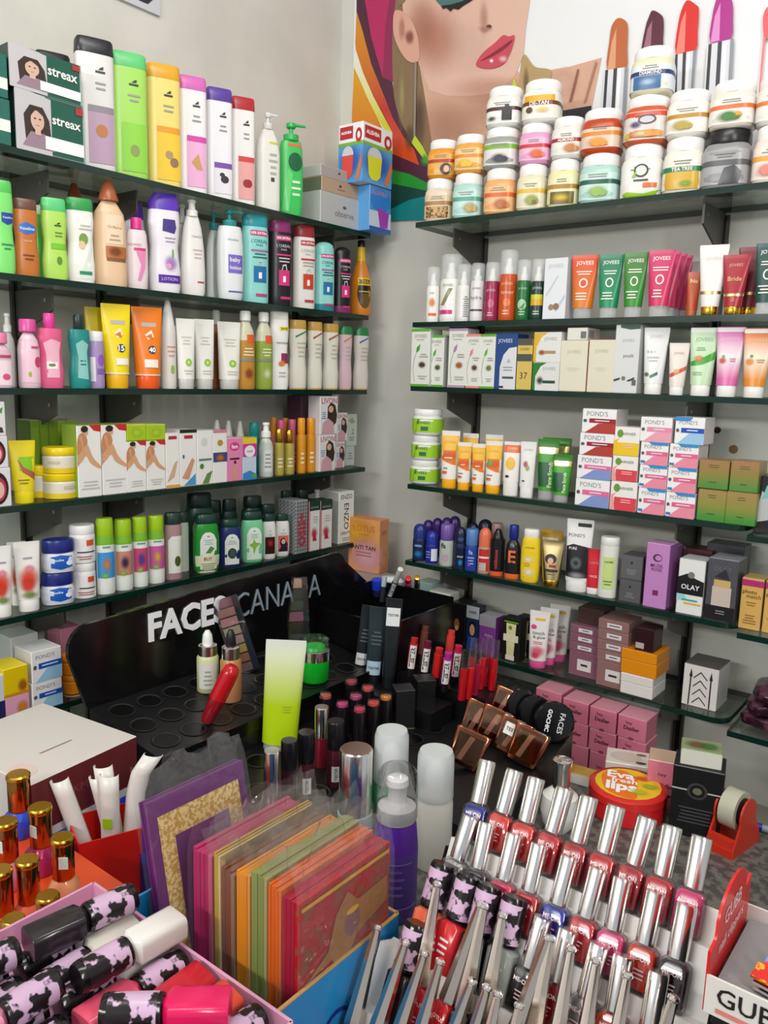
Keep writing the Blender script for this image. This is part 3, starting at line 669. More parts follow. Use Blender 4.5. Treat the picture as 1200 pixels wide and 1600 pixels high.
S('L2', 'bottle', 64, 105, 311, .012, 'conditioner_bottle', 'lime green conditioner bottle with a mint cap on the second shelf', k=.5, n=4, prof='waist', body='b0da5c', cap='58c878', cf=.16, P=leafmark(.6, .68) + [('l', .4, .52, .85, .6, 2, '6a8a4a'), ('r', .32, .38, .95, .45, '74c22c'), ('e', .62, .24, .1, .05, '5a8a2c')])
S('L2', 'bottle', 102, 147, 311, .012, 'lotion_bottle', 'white lotion bottle with a dark green cap and almond print', k=.5, n=3.4, prof='waist', body='efeee8', cap='2f9a4c', cf=.15, P=[('p', [(.38, .05), (.95, .55), (.95, .05)], 'dfe6da'), ('e', .58, .52, .16, .07, '7aa048'), ('e', .52, .45, .12, .05, 'e0c49a'), ('r', .4, .1, .85, .14, '2f8a62'), ('l', .4, .62, .9, .7, 2, 'c8c8be')])
S('L2', 'bottle', 96, 140, 284, .085, 'lotion_bottle', 'beige lotion bottle with a brown cone cap standing behind the white one', k=.55, prof='shoulder', body='d9b08a', cap='8a3f28', cf=.2, ctype='cone', cw=.6)
S('L2', 'bottle', 143, 197, 273, .01, 'lotion_bottle', 'large cream beige lotion bottle with a copper cone cap', k=.55, n=2.6, prof='shoulder', body='e6c39c', cap='a85c34', cf=.19, ctype='cone', cw=.58, P=[('r', .34, .4, .86, .68, 'ead2b4'), ('t', 'Oriflame', .6, .56, .42, 'a88a68'), ('l', .4, .42, .8, .5, 2, 'b89a78'), ('r', .32, .27, .95, .38, 'b8703e'), ('s', .6, .33, .25, .06, '7a4020', .9), ('r', .34, .24, .92, .27, '8a5638')])
S('L2', 'bottle', 194, 226, 318, .075, 'shampoo_bottle', 'white bottle with a slanted purple cap behind the pink-capped one', k=.5, n=3, body='d6cfe0', cap='5a36a8', cf=.18, ctype='slant')
S('L2', 'bottle', 196, 231, 341, .012, 'lotion_bottle', 'small white lotion bottle with a hot pink cap', k=.55, n=2.4, prof='soft', body='ecdee2', cap='e0348c', cf=.17, ctype='round', cw=.5, P=[('t', 'VOSRED', .35, .62, .6, '8a7a80'), ('r', .3, .54, .85, .58, 'd8407c'), ('p', [(.4, .53), (.85, .53), (.8, .3), (.6, .12), (.45, .12), (.62, .35)], 'ea8ab8')])
S('L2', 'bottle', 230, 281, 299, .012, 'lotion_bottle', 'white body lotion with a slanted violet cap and lilac flower', k=.5, n=3, prof='waist', body='ece8ee', cap='5c34b4', cf=.17, ctype='slant', P=[('p', [(.42, .74), (.8, .74), (.84, .66), (.78, .6), (.4, .62)], '4a3a86'), ('l', .44, .5, .85, .57, 2, 'a89ab8'), ('s', .65, .3, .25, .1, 'a878c8', .95), ('e', .72, .4, .03, .05, '68b048'), ('e', .58, .27, .08, .03, 'e0a0b8'), ('r', .25, .1, .95, .18, '52249a'), ('t', 'LOTION', .6, .14, .5, 'd8c8f0')])
S('L2', 'bottle', 274, 296, 308, .07, 'lotion_bottle', 'white nozzle bottle standing behind the white body lotions', k=.6, prof='shoulder', body='e0dedb', cap='e8e6e2', cf=.2, ctype='nozzle', cw=.6)
S('L2', 'bottle', 280, 320, 305, .012, 'lotion_bottle', 'plain white nozzle-topped lotion bottle with a thin red line', k=.55, n=2.6, prof='drop', body='ebe8e4', cap='efede8', cf=.17, ctype='nozzle', cw=.46, P=[('t', 'VAADI', .62, .62, .4, '9a8a80'), ('l', .4, .38, .9, .5, 3, 'c8b8b0'), ('r', .62, .14, .9, .155, 'a84038')])
S('L2', 'bottle', 322, 346, 320, .07, 'baby_lotion', 'white pump bottle with a teal collar standing behind its twin', cat='bottle', k=.6, prof='shoulder', body='d8dcdc', cap='3a9a98', cf=.2, ctype='pump', cw=.6)
S('L2', 'bottle', 337, 380, 317, .012, 'baby_lotion', 'white baby lotion bottle with teal pump and violet square label', cat='bottle', k=.6, n=2.4, prof='soft', body='e6e9ea', cap='2f9896', cf=.19, ctype='pump', cw=.5, P=[('t', 'Himalaya', .55, .66, .42, '7a8a98'), ('r', .36, .3, .92, .5, '7c6ac8'), ('t', 'baby', .62, .44, .4, 'fff', .01), ('t', 'lotion', .64, .36, .44, 'fff', .01), ('r', .36, .09, .92, .105, '5a5ab0')])
def lor(u0, u1, vt, body, cap, hi, bag, lb, base=None, txc='2a6a6a', cty='flip', n=2.6, tag_='c8387a'):
    return S('L2', 'bottle', u0, u1, vt, .012, 'shampoo_bottle', lb, group='extra-size shampoo bottles on the second left shelf', k=.55, n=n, prof='straight', body=body, cap=cap, cf=.14 if cty == 'flip' else .2, ctype=cty,
             bands=[(0, base), (.13, body)] if base else (),
             P=[('r', .26, .76, .97, .82, tag_), ('t', '10% EXTRA', .6, .79, .6, 'fff', .02), ('t', "L'OREAL", .6, .7, .62, txc), ('t', 'PARIS', .6, .655, .25, txc), ('r', .28, .585, .96, .605, hi), ('l', .3, .5, .95, .575, 2, txc), ('r', .38, .24, .86, .42, bag), ('r', .56, .28, .68, .35, 'f0f0f0'), ('p', [(.5, .42), (.54, .48), (.7, .49), (.74, .42), (.7, .42), (.67, .47), (.57, .465), (.54, .42)], 'c8c8c8'), ('r', .45, .08, .9, .11, tag_)])
lor(376, 419, 332, '8fd8d0', '2a9aa8', 'a86aa0', '1c6fa8', 'aqua shampoo bottle with teal cap and blue bag print, larger of the two aqua ones')
lor(418, 455, 343, '19151b', '8c2a6a', 'd8327e', 'd8327e', 'black shampoo bottle with magenta cap, larger of the two black ones', txc='d8d0d8')
lor(457, 492, 351, 'e6e2dc', '9a2430', 'b8303a', 'c8401f', 'white shampoo bottle with a dark red cap and orange-red bag print', txc='b0a8a0', tag_='b8303a')
lor(490, 522, 378, '90d8d0', '8ad6ce', 'a86aa0', '1c6fa8', 'aqua conditioner bottle standing on its teal end, smaller of the two aqua ones', base='1f8a92', cty='dome')
lor(521, 548, 386, '17131a', '19151b', 'd8327e', 'd8327e', 'black conditioner bottle with magenta base, smaller of the two black ones', base='8c2a6a', txc='d8d0d8', cty='dome')
S('L2', 'bottle', 547, 580, 371, .012, 'beer_shampoo_bottle', 'orange beer-style shampoo bottle with black cap at the shelf end', k=1., n=2, prof='flask', body='d9831c', cap='1c1610', cf=.09, ctype='round', cw=.36, bands=[(0, 'd9831c'), (.8, 'e0b418')], P=[('e', .55, .3, .36, .2, '17120e'), ('r', .2, .4, .92, .5, 'e0b820'), ('t', 'BEER', .56, .45, .6, '17120e', .03), ('e', .58, .2, .24, .1, '6a5020'), ('r', .25, .31, .9, .325, 'd8b020')])
# ---- shelf L3
S('L3', 'bottle', -18, 18, 520, .012, 'rose_water_bottle', 'clear rose water bottle with a pink label, cut by the left edge', cat='bottle', k=.6, n=3, prof='shoulder', body='d9b8c6', cap='e87aa8', cf=.2, ctype='round', cw=.7, P=[('r', .1, .05, .95, .5, 'f0d8e0'), ('e', .7, .2, .18, .06, 'd8507c'), ('r', .3, .55, .95, .6, 'b0405c')])
S('L3', 'bottle', 2, 24, 490, .08, 'spray_bottle', 'clear spray bottle with a white nozzle behind the rose water bottle', k=.8, prof='shoulder', body='c9c6c4', cap='efeeea', cf=.25, ctype='nozzle', cw=.6)
S('L3', 'bottle', 27, 62, 499, .012, 'rose_water_bottle', 'clear pink-labelled bottle with a magenta screw cap', cat='bottle', k=.8, n=2.4, prof='shoulder', body='e3c4d2', cap='d8529c', cf=.19, ctype='round', cw=.78, P=[('r', .1, .08, .95, .68, 'f0c8d8'), ('e', .85, .38, .16, .08, 'd0406c'), ('e', .45, .2, .08, .04, 'a0b84a'), ('r', .55, .58, .9, .61, 'c04878')])
S('L3', 'bottle', 57, 99, 490, .012, 'toner_bottle', 'rose pink toner bottle with a tall hot pink cap', k=.55, n=2.5, prof='waist', body='e05f8c', cap='e5409a', cf=.2, ctype='round', cw=.44, P=[('p', [(.3, .14), (.78, .14), (.8, .5), (.86, .62), (.5, .66), (.2, .6), (.3, .45)], 'f0b4c8'), ('r', .3, .26, .72, .36, 'f4e8e8'), ('e', .5, .31, .14, .02, '5a8a3a')])
S('L3', 'bottle', 106, 141, 492, .012, 'toner_bottle', 'teal toner bottle with a nearly black cap', k=.55, n=2.5, prof='waist', body='1d8a86', cap='17352c', cf=.2, ctype='round', cw=.46, P=[('p', [(.35, .14), (.85, .12), (.8, .5), (.88, .6), (.6, .66), (.3, .6), (.4, .42)], '8cc8c0'), ('l', .45, .3, .8, .4, 2, '2a6a68')])
S('L3', 'bottle', 138, 163, 518, .012, 'cleanser_bottle', 'lavender clear bottle with a white cap between teal and yellow items', k=.8, n=2.2, prof='straight', body='a890c0', cap='ece9ea', cf=.17, ctype='flip', P=[('r', .05, .12, .35, .55, 'e9e2ee'), ('e', .72, .5, .22, .1, '9a5ac0'), ('r', .45, .25, .95, .35, '8060b0')])
S('L3', 'tube', 133, 165, 480, .07, 'sunscreen_tube', 'yellow sunscreen tube standing behind, beside the front yellow tube', body='e8cf18', cap='e8c818')
SP = [('r', .3, .76, .78, .81, 'b8b8b0'), ('p', [(.4, .66), (.62, .72), (.7, .64), (.5, .6)], 'f0ede0'), ('p', [(.42, .64), (.62, .68), (.66, .6)], 'e07820'), ('e', .62, .48, .13, .05, '1c3a5a')]
S('L3', 'tube', 158, 205, 475, .012, 'sunscreen_tube', 'bright yellow sunscreen tube with number 15 in front on the third shelf', body='f4d90c', cap='f0b50c', cf=.17, capw=.74, ring=(.0, .02, 'f4f0d8'), P=SP + [('t', '15', .62, .48, .2, 'fff', .03), ('r', .42, .28, .85, .36, 'f4f0e4')])
S('L3', 'tube', 205, 254, 480, .012, 'sunscreen_tube', 'orange sunscreen tube with number 40 on the third shelf', body='f47f10', cap='ee5a10', cf=.16, capw=.74, ring=(.0, .02, 'f8dcc0'), P=SP + [('t', '40', .62, .48, .22, 'fff', .03), ('r', .35, .26, .8, .36, 'f4ece4')])
S('L3', 'bottle', 250, 275, 462, .02, 'spray_bottle', 'slim white spray bottle beside the orange tube', k=1., n=2, prof='straight', body='e6e2dc', cap='efece8', cf=.28, ctype='cone', cw=.8, P=[('l', .3, .35, .9, .5, 3, 'd0a090'), ('e', .65, .22, .14, .05, '9ac04a')])
for i, (u0, u1, vt, l) in enumerate(((275, 305, 498, 'white face wash tube with a green dot, left of three'), (303, 335, 499, 'white face wash tube with a green dot, middle of three'), (339, 376, 503, 'white face wash tube with a green dot, right of three'))):
    S('L3', 'tube', u0, u1, vt, .012 + .002 * i, 'face_wash_tube', l + ' on the third shelf', group='white face wash tubes', body='ebe9e2', cap='c9c7c2', cf=.14, capw=.8, P=[('l', .25, .62, .8, .76, 3, 'c4c0b4'), ('e', .6, .38, .16, .055, '8fc23a'), ('e', .6, .38, .07, .025, 'c8e08a'), ('l', .3, .2, .85, .28, 2, 'c8c4b8')])
S('L3', 'bottle', 326, 350, 485, .075, 'oil_bottle', 'brown hair oil bottle half hidden behind the white tubes', k=.8, n=2.4, prof='shoulder', body='9a4a1c', cap='efeee8', cf=.18, ctype='round', cw=.5)
def shower(u0, u1, vt, c, lc, lb):
    S('L3', 'bottle', u0, u1, vt, .012, 'shower_gel_bottle', lb, k=.7, n=2.6, prof='shoulder', body=c, cap='f0efea', cf=.13, ctype='round', cw=.56, bands=[(0, c), (.72, 'd0cfb4')], P=[('r', .5, .6, .92, .7, 'e05a2a'), ('l', .3, .42, .9, .54, 3, 'eae4c8'), ('r', .1, .36, .95, .4, '8a8a7a'), ('s', .6, .2, .3, .09, lc, .9)])
shower(368, 398, 486, 'bd8428', '8a3a18', 'amber shower gel bottle with a white cap')
shower(397, 426, 488, '8fa83c', 'd8e0a8', 'green shower gel bottle with a white cap')
S('L3', 'bottle', 420, 451, 484, .012, 'shampoo_bottle', 'tall white shampoo bottle with a yellow save sticker', k=.5, n=2.6, prof='waist', body='eeecea', cap='e6e2da', cf=.1, P=[('r', .45, .76, .98, .81, 'ece030'), ('t', 'SAVE', .7, .785, .36, '222', .02), ('t', 'PANTENE', .62, .6, .6, '6a6a6a', .01), ('r', .55, .34, .95, .47, '8a2a5a'), ('s', .6, .34, .25, .05, 'e08a20', 1.), ('e', .55, .33, .14, .03, 'd87a1c'), ('l', .4, .15, .8, .24, 2, 'b8b8b8')])
def gcap(u0, u1, vt, st, lb, body='ddd9cb', cap='c59a44', ct='flip'):
    S('L3', 'bottle', u0, u1, vt, .012, 'shampoo_bottle', lb, group='curvy shampoo bottles near the corner on the third shelf', k=.5, n=2.4, prof='waist', body=body, cap=cap, cf=.13, ctype=ct, P=[('p', [(.3, .77), (.9, .85), (.92, .83), (.32, .74)], st), ('l', .4, .45, .9, .7, 4, 'b8b4a2'), ('r', .1, .0, .9, .02, 'c8a050')])
gcap(450, 479, 500, '2f8a4a', 'cream shampoo bottle with gold cap and green stroke')
gcap(479, 504, 503, '9a5a34', 'cream shampoo bottle with gold cap and brown stroke, left of two')
gcap(503, 529, 506, '9a5a34', 'cream shampoo bottle with gold cap and brown stroke, right of two')
gcap(528, 550, 510, 'c08a4a', 'pale pink shampoo bottle with a green cap', 'd6b8c0', '1f7a42', 'slant')
gcap(551, 576, 512, '2f7ab0', 'pale grey shampoo bottle with a green cap at the shelf end', 'd6cdc6', '1f7a42', 'slant')
# ---- shelf L4
for i, (u0, u1, v0, lb) in enumerate(((-30, 18, 732, 'white carton with a red and black oval, lowest at the left edge'), (-32, 13, 682, 'white carton with a red and black oval, in the middle at the left edge'), (-32, 9, 628, 'white carton with a leaf print, topmost at the left edge of the fourth shelf'))):
    a = S('L4', 'carton', u0, u1, v0, .004, 'wax_carton', lb, on=None if i == 0 else top(a), d=.06, front='e3e0e4', P=[('e', .55, .48, .36, .42, '2a1a24'), ('e', .55, .46, .28, .32, 'b8344a'), ('e', .58, .44, .18, .22, 'e8b8b0')] if i < 2 else [('p', [(.5, .3), (.85, .25), (.9, .1), (.6, .1)], '4a3a34'), ('p', [(.7, .75), (.9, .85), (.85, .65)], '4a9a3a')])
S('L4', 'tube', 14, 57, 688, .012, 'cream_tube', 'yellow hair removal tube with a lime and red swoosh', body='e8d414', cap='f0dc10', cf=.2, capw=.72, P=[('p', [(.35, .52), (.95, .52), (.95, .74), (.35, .74)], '86c81e'), ('p', [(.28, .72), (.5, .58), (.95, .48), (.95, .36), (.45, .5)], 'b05a4a'), ('l', .25, .3, .7, .4, 2, '8a7a10')])
for i in range(5):
    S('L4', 'carton', 50 + 14 * i, 64 + 14 * i, 656 + (1 if i % 2 else 0), .10, 'wax_carton', 'slim green carton in the back row of the fourth shelf, %s from the left' % ['first', 'second', 'third', 'fourth', 'fifth'][i], group='green cartons behind the yellow jars', d=.05, front='6f8f2c' if i < 3 else '8fb02c', side='4a6420', top='a8b08a', P=[('r', .1, .05, .9, .9, '7a9a2a' if i < 3 else '9ac030')])
JY = dict(k=1., n=2., lf=.3, lw=1., prof='straight', body='e2dccb', lid='ecd00e', bands=[(0, 'e6c81c'), (.32, 'e2dccb')])
S('L4', 'jar', 47, 74, 727, .05, 'wax_jar', 'yellow-lidded wax jar half hidden behind the stacked pair', **JY)
a = S('L4', 'jar', 65, 121, 738, .012, 'wax_jar', 'yellow-lidded wax jar, lower of the stacked pair', P=[('r', .5, .55, .9, .75, 'c8c0a8')], **JY)
S('L4', 'jar', 65, 120, 698, .012, 'wax_jar', 'yellow-lidded wax jar, upper of the stacked pair', on=top(a), P=[('r', .1, .55, .4, .7, 'c8c0a8')], **JY)
def legs(v=0.): # reclining leg figure print
    return [('p', [(.5, 1), (1, 1), (1, .9), (.7, .92)], 'c8242c'), ('p', [(0, .42), (.06, .5), (.02, .6), (0, .6)], 'b8242c'), ('p', sm([(0, .78), (.12, .88), (.28, .89), (.42, .8), (.38, .7), (.2, .6), (.01, .56)], 3), 'c98a62'), ('p', sm([(.02, .57), (.22, .67), (.4, .73), (.5, .67), (.62, .56), (.8, .48), (.97, .42), (.95, .39), (.7, .43), (.5, .49), (.36, .58), (.2, .52), (.04, .47)], 3), 'd9a67c'), ('p', [(.1, .84), (.2, .86), (.3, .62), (.24, .58)], 'd6a07a'), ('e', .36, .9, .1, .045, 'd8a482'), ('e', .31, .945, .15, .045, '2a1c18'), ('l', .1, .1, .9, .24, 3, 'c8ccc8')]
for i, (u0, u1, vt) in enumerate(((121, 159, 664), (159, 199, 663))):
    S('L4', 'carton', u0, u1, vt, .006, 'wax_strip_box', ['tall white wax strip box with a seated figure, left one', 'tall white wax strip box with a seated figure, right one'][i] + ' on the fourth shelf', d=.05, front='efeeea', side='8aa838', top='8aa838', P=legs())
for i, (u0, u1, vt, vt2) in enumerate(((198, 229, 689, 663), (229, 259, 688, 663))):
    a = S('L4', 'carton', u0, u1, vt, .006, 'wax_strip_box', ['small white wax strip box with a seated figure, left one', 'small white wax strip box with a seated figure, right one'][i] + ' under a lime box', d=.045, front='efeeea', side='9ab83c', top='9ab83c', P=legs())
    S('L4', 'carton', u0, u1, vt2, .006, 'wax_strip_box', ['lime green box lying on top of the small wax boxes, left one', 'lime green box lying on top of the small wax boxes, right one'][i], on=top(a), d=.06, front='a8c81c', top='c8d070', P=[('s', .5, .5, .4, .4, 'b8d838', .9)])
for u0, u1, vt, P, lb in ((259, 281, 676, [('r', .2, .88, .8, .94, 'b0303a'), ('p', [(.05, .1), (.6, .45), (.85, .5), (.6, .2)], 'd8b08a'), ('r', 0, .0, 1, .06, 'd8a850')], 'white hair removal carton with a tan leg print'),
                     (281, 308, 671, [('r', 0, .94, 1, 1, '25221f'), ('r', .25, .84, .75, .9, 'b0303a'), ('p', [(.1, .15), (.7, .5), (.85, .45), (.5, .12)], 'd49a78'), ('p', [(.2, .02), (.9, .22), (.9, .02)], '4a9ad0'), ('r', .15, .5, .25, .56, '3a4aa0')], 'white carton with a black top, tan leg and blue water print'),
                     (308, 333, 672, [('e', .45, .78, .2, .08, 'd8dcd0'), ('r', .1, .44, .9, .48, '5a8a70'), ('e', .28, .34, .13, .05, '4a8a2a'), ('p', [(.3, .02), (.6, .2), (.95, .25), (.7, .02)], '6a8a4a')], 'white carton with an aloe leaf print'),
                     (333, 355, 672, [('e', .5, .76, .2, .06, 'b8944a'), ('r', 0, .4, 1, .58, '2f4a7a'), ('s', .5, .48, .4, .09, 'd07a2a', .9), ('r', 0, .95, 1, 1, 'd87aa0')], 'white carton with a blue and orange picture band')):
    S('L4', 'carton', u0, u1, vt, .006, 'cream_carton', lb, d=.045, front='efeeea', side='d8d6d0', top='c8c4ba', P=P)
for i in range(4):
    S('L4', 'bottle', 330 + 18 * i, 348 + 18 * i, 656 + i, .09, 'spray_bottle', 'white cone-capped spray bottle in the back row, %s from the left' % ['first', 'second', 'third', 'fourth'][i], group='white-capped bottles in the back of the fourth shelf', k=1., n=2, prof='straight', body='d9d8d2', cap='e6e5e0', cf=.42, ctype='cone', cw=.85)
S('L4', 'carton', 354, 379, 684, .006, 'cream_carton', 'pink hair removal carton with a figure print', d=.045, front='e88ab4', side='c8709a', top='e8b8cc', P=[('e', .5, .8, .3, .1, 'd8388a'), ('t', 'fem', .5, .8, .4, 'fff', .02), ('r', .2, .5, .8, .54, '2a1a24'), ('p', [(.42, .02), (.4, .3), (.5, .42), (.62, .3), (.62, .02)], 'd9a07a'), ('e', .52, .44, .07, .04, '2a1a18')])
S('L4', 'carton', 379, 401, 684, .006, 'cream_carton', 'hair removal carton with yellow top, magenta middle and blue base', d=.045, front='c8d8ea', side='2f9a98', top='e8d040', P=[('r', 0, .86, 1, 1, 'e8cf28'), ('r', 0, .55, 1, .86, 'd8329a'), ('e', .5, .68, .38, .14, 'f4f0f4'), ('t', 'veet', .5, .68, .44, '4a4a8a'), ('p', [(0, 0), (1, 0), (1, .12), (.5, .22), (0, .16)], '3a8ad0'), ('e', .8, .08, .15, .05, '5aa83a')])
S('L4', 'bottle', 388, 406, 660, .07, 'lotion_bottle', 'teal bottle behind the pink and yellow cartons', k=.8, n=2, body='1f9a94', cap='1f9a94', cf=.25, ctype='round', cw=.9)
S('L4', 'bottle', 404, 427, 660, .012, 'spray_bottle', 'clear spray bottle with a white nozzle near the corner', k=.9, n=2.2, prof='shoulder', body='c8cdc6', cap='f0efec', cf=.27, ctype='nozzle', cw=.66, P=[('r', .2, .1, .8, .5, 'd9dedb'), ('l', .25, .15, .75, .45, 4, '8a9490')])
def serum(u0, u1, vt, cap, body, lb, cf=.3, ins=.014):
    S('L4', 'bottle', u0, u1, vt, ins, 'hair_serum_bottle', lb, k=.95, n=2.2, prof='straight', body=body, cap=cap, cf=cf, ctype='round', cw=.8, P=[('l', .2, .15, .8, .4, 3, 'e8e0c0')])
serum(428, 444, 670, 'gold', 'b0a04a', 'slim olive serum bottle with gold cap, left of two')
serum(443, 460, 672, 'gold', 'b0a04a', 'slim olive serum bottle with gold cap, right of two')
serum(421, 434, 652, 'd8861c', 'c86a5a', 'serum bottle with orange cap in the back row, left of two', ins=.075)
serum(438, 452, 653, 'd8861c', 'c86a5a', 'serum bottle with orange cap in the back row, right of two', ins=.085)
serum(432, 446, 656, 'd8528c', 'b85a6a', 'serum bottle with pink cap in the back row, left of two', ins=.045)
serum(448, 464, 655, 'd8688c', 'c06a6a', 'serum bottle with pink cap in the back row, right of two', ins=.05)
serum(463, 478, 653, 'ee9a18', 'd8901c', 'amber serum bottle with bright orange cap, left of two')
serum(477, 493, 653, 'ee9a18', 'd8901c', 'amber serum bottle with bright orange cap, right of two')
S('L4', 'carton', 470, 498, 618, .085, 'serum_carton', 'tall plum carton behind the orange-capped serums', d=.05, front='5a3048', P=[('r', .78, .05, .92, .95, 'c0b4bc')])
def livon(u0, u1, vt, on, lb, ins, d=.04):
    return S('L4', 'carton', u0, u1, vt, ins, 'serum_carton', lb, on=on, d=d, front='e2dfde', side='cfc8cc', top='d8d4d0', P=[('t', 'LIVON', .5, .88, .86, 'c0506a', .01), ('p', [(.4, .3), (.42, .72), (.6, .84), (.85, .76), (.95, .5), (.9, .3), (.7, .2)], '33221e'), ('e', .6, .66, .14, .09, 'd9a88c'), ('p', [(.1, .02), (.15, .3), (.45, .42), (.75, .3), (.8, .02)], 'd0a0ac'), ('l', .06, .4, .36, .6, 4, '6a8ac0')])
a = livon(499, 524, 679, None, 'white serum carton with a long-haired woman, lower one of the corner stack', .004)
livon(500, 528, 619, top(a), 'white serum carton with a long-haired woman, tall upper one of the corner stack', .004)
a = livon(524, 539, 690, None, 'narrow serum carton with a long-haired woman behind, lower one at the corner', .03)
livon(526, 543, 645, top(a), 'narrow serum carton with a long-haired woman behind, upper one at the corner', .03)
a = S('L4', 'carton', 540, 554, 697, .05, 'serum_carton', 'small pale grey carton at the very end of the fourth shelf, lower one', d=.04, front='b9c2bc', P=[('l', .2, .3, .8, .7, 3, '6a807a')])
S('L4', 'carton', 541, 558, 647, .05, 'serum_carton', 'small pale grey carton with leaf print, upper one at the end of the fourth shelf', on=top(a), d=.04, front='c0c8c0', P=[('t', '2', .6, .45, .2, '5a6a64'), ('l', .2, .15, .8, .3, 2, '6a807a'), ('p', [(.2, .8), (.5, .9), (.8, .75), (.5, .7)], '9aa070')])
# ---- shelf L5
SB = [('s', .5, .48, .5, .2, 'e0482c', 1.), ('s', .45, .38, .35, .16, 'd8341c', .95), ('s', .55, .62, .25, .07, 'e88aa0', .9), ('s', .5, .24, .4, .07, '6a8a2c', .9), ('l', .2, .74, .8, .8, 1, '9a9aa8')]
for u0, u1, vt, ins, lb in ((-18, 20, 853, .01, 'white face wash tube with strawberry print cut by the left edge'), (22, 64, 846, .01, 'white face wash tube with strawberry print beside the blue jars'), (12, 42, 846, .06, 'white face wash tube with strawberry print standing behind')):
    S('L5', 'tube', u0, u1, vt, ins, 'face_wash_tube', lb, group='strawberry face wash tubes', body='ece9e4', cap='f0eeea', cf=.17, capw=.78, P=SB)
VJ = dict(k=.7, n=3., lf=.38, lw=1.0, prof='soft', body='d6dae6', lid='1c2a78', P=[('p', [(.2, .3), (.2, .82), (.5, .9), (.85, .82), (.85, .3), (.5, .18)], '1c5ab8'), ('t', 'Vaseline', .42, .66, .34, 'fff', .01), ('e', .76, .5, .1, .12, 'e8ecf4')])
a = S('L5', 'jar', 63, 116, 893, .008, 'petroleum_jelly_jar', 'navy-lidded petroleum jelly jar, lower of the stacked pair', **VJ)
S('L5', 'jar', 64, 117, 842, .008, 'petroleum_jelly_jar', 'navy-lidded petroleum jelly jar, upper of the stacked pair', on=top(a), **VJ)
WJ = dict(k=1., n=2., lf=.24, lw=.96, prof='straight', body='efedec', lid='f0efee', P=[('r', .55, .62, .85, .82, 'e0582c'), ('r', .2, .38, .9, .42, '25242a'), ('l', .15, .12, .85, .28, 2, 'b04a44')])
a = S('L5', 'jar', 112, 150, 877, .012, 'cream_jar', 'white cream jar with an orange square, lower of the stacked pair', **WJ)
S('L5', 'jar', 107, 149, 819, .012, 'cream_jar', 'white cream jar with an orange square, upper of the stacked pair', on=top(a), **WJ)
KS = [((149, 179), 809, '3a9ad8', 'd08a4a', 'pale kids shampoo with blue water print'), ((178, 207), 811, 'c88a78', '2a2a4a', 'pale kids shampoo with dark and peach print'), ((206, 231), 807, 'c84a7a', '3a4a9a', 'pale kids shampoo with rose and blue print'), ((230, 257), 805, 'c858a0', 'd8b040', 'pale kids shampoo with orchid pink print')]
for (u, vt, c1, c2, lb) in KS:
    S('L5', 'bottle', u[0], u[1], vt, .012, 'kids_shampoo', lb + ' and lime cap', cat='bottle', group='lime-capped kids shampoos', k=.75, n=2.2, prof='straight', body='e8ece4', cap='a0c81a', cf=.22, bands=[(0, 'e8ece4'), (.84, '7ab82c')], P=[('r', .04, .22, .96, .56, c1), ('s', .5, .4, .3, .12, c2, .95), ('s', .4, .25, .3, .05, '8ac83a', .9), ('l', .2, .6, .8, .66, 1, '7aa08a')])
S('L5', 'bottle', 256, 284, 801, .012, 'shampoo_bottle', 'mauve brown shampoo bottle with dark green cap and white label', k=.7, n=2.4, prof='straight', body='a8868a', cap='1f3a32', cf=.17, P=[('p', [(.15, .1), (.15, .6), (.35, .66), (.98, .66), (.98, .1)], 'dfe0d6'), ('e', .68, .28, .18, .08, '4a5a2a')])
S('L5', 'bottle', 277, 295, 800, .055, 'shampoo_bottle', 'pale shampoo bottle with dark cap half hidden behind the mauve one', k=.7, n=2.4, body='c2cabb', cap='1f3a32', cf=.17)
DG = [(287, 335, 770, .07, 'dark green bottle with white arched label in the back row, first from the left'), (322, 348, 782, .10, 'dark green bottle in the back row, second from the left'), (345, 372, 780, .075, 'dark green bottle in the back row, third from the left'), (376, 412, 775, .08, 'dark green bottle in the back row, fourth from the left'), (405, 432, 788, .05, 'dark green bottle in the back row, fifth from the left'), (436, 458, 767, .085, 'dark green bottle with grey arched label in the back row, sixth from the left'), (461, 484, 765, .085, 'dark green bottle with grey arched label in the back row, seventh from the left')]
for i, (u0, u1, vt, ins, lb) in enumerate(DG):
    S('L5', 'bottle', u0, u1, vt, ins, 'herbal_bottle', lb, group='dark green herbal bottles in the back row', k=.6, n=3, prof='soft', body='14352c' if i else '1a4638', cap='0f2a24', cf=.2, P=[('p', [(.2, .1), (.2, .56), (.35, .68), (.65, .68), (.8, .56), (.8, .1)], 'c8cfc4' if i == 0 else '93a096')] if i in (0, 5, 6) else [('l', .3, .3, .7, .5, 2, '2a5a4a')])
def herbal(u0, u1, vt, body, pic, lb, cap='123a2e', ex=(), lab='dfe3da'):
    S('L5', 'bottle', u0, u1, vt, .012, 'herbal_bottle', lb, k=.55, n=3., prof='soft', body=body, cap=cap, cf=.16, P=[('p', [(.2, .06), (.2, .56), (.3, .66), (.42, .7), (.6, .7), (.74, .66), (.84, .56), (.84, .06)], lab), ('e', .52, .63, .06, .015, '8a9a90'), ('l', .32, .48, .73, .58, 3, '9aa8a0')] + list(pic) + list(ex))
herbal(301, 342, 803, '1f8a2c', [('p', [(.4, .34), (.6, .46), (.75, .42), (.6, .34)], '4a8a3a')], 'bright green herbal shampoo with a paper offer label', ex=[('r', -.05, -.0, 1.02, .3, 'dadfbc'), ('t', 'BUY', .5, .24, .34, 'b04030', .02), ('l', .1, .03, .9, .17, 4, '8a9470')])
herbal(341, 377, 811, '1c2a66', [('e', .52, .3, .2, .11, '2a3a3a'), ('l', .4, .22, .65, .38, 4, '5a7a70')], 'navy blue herbal shampoo bottle')
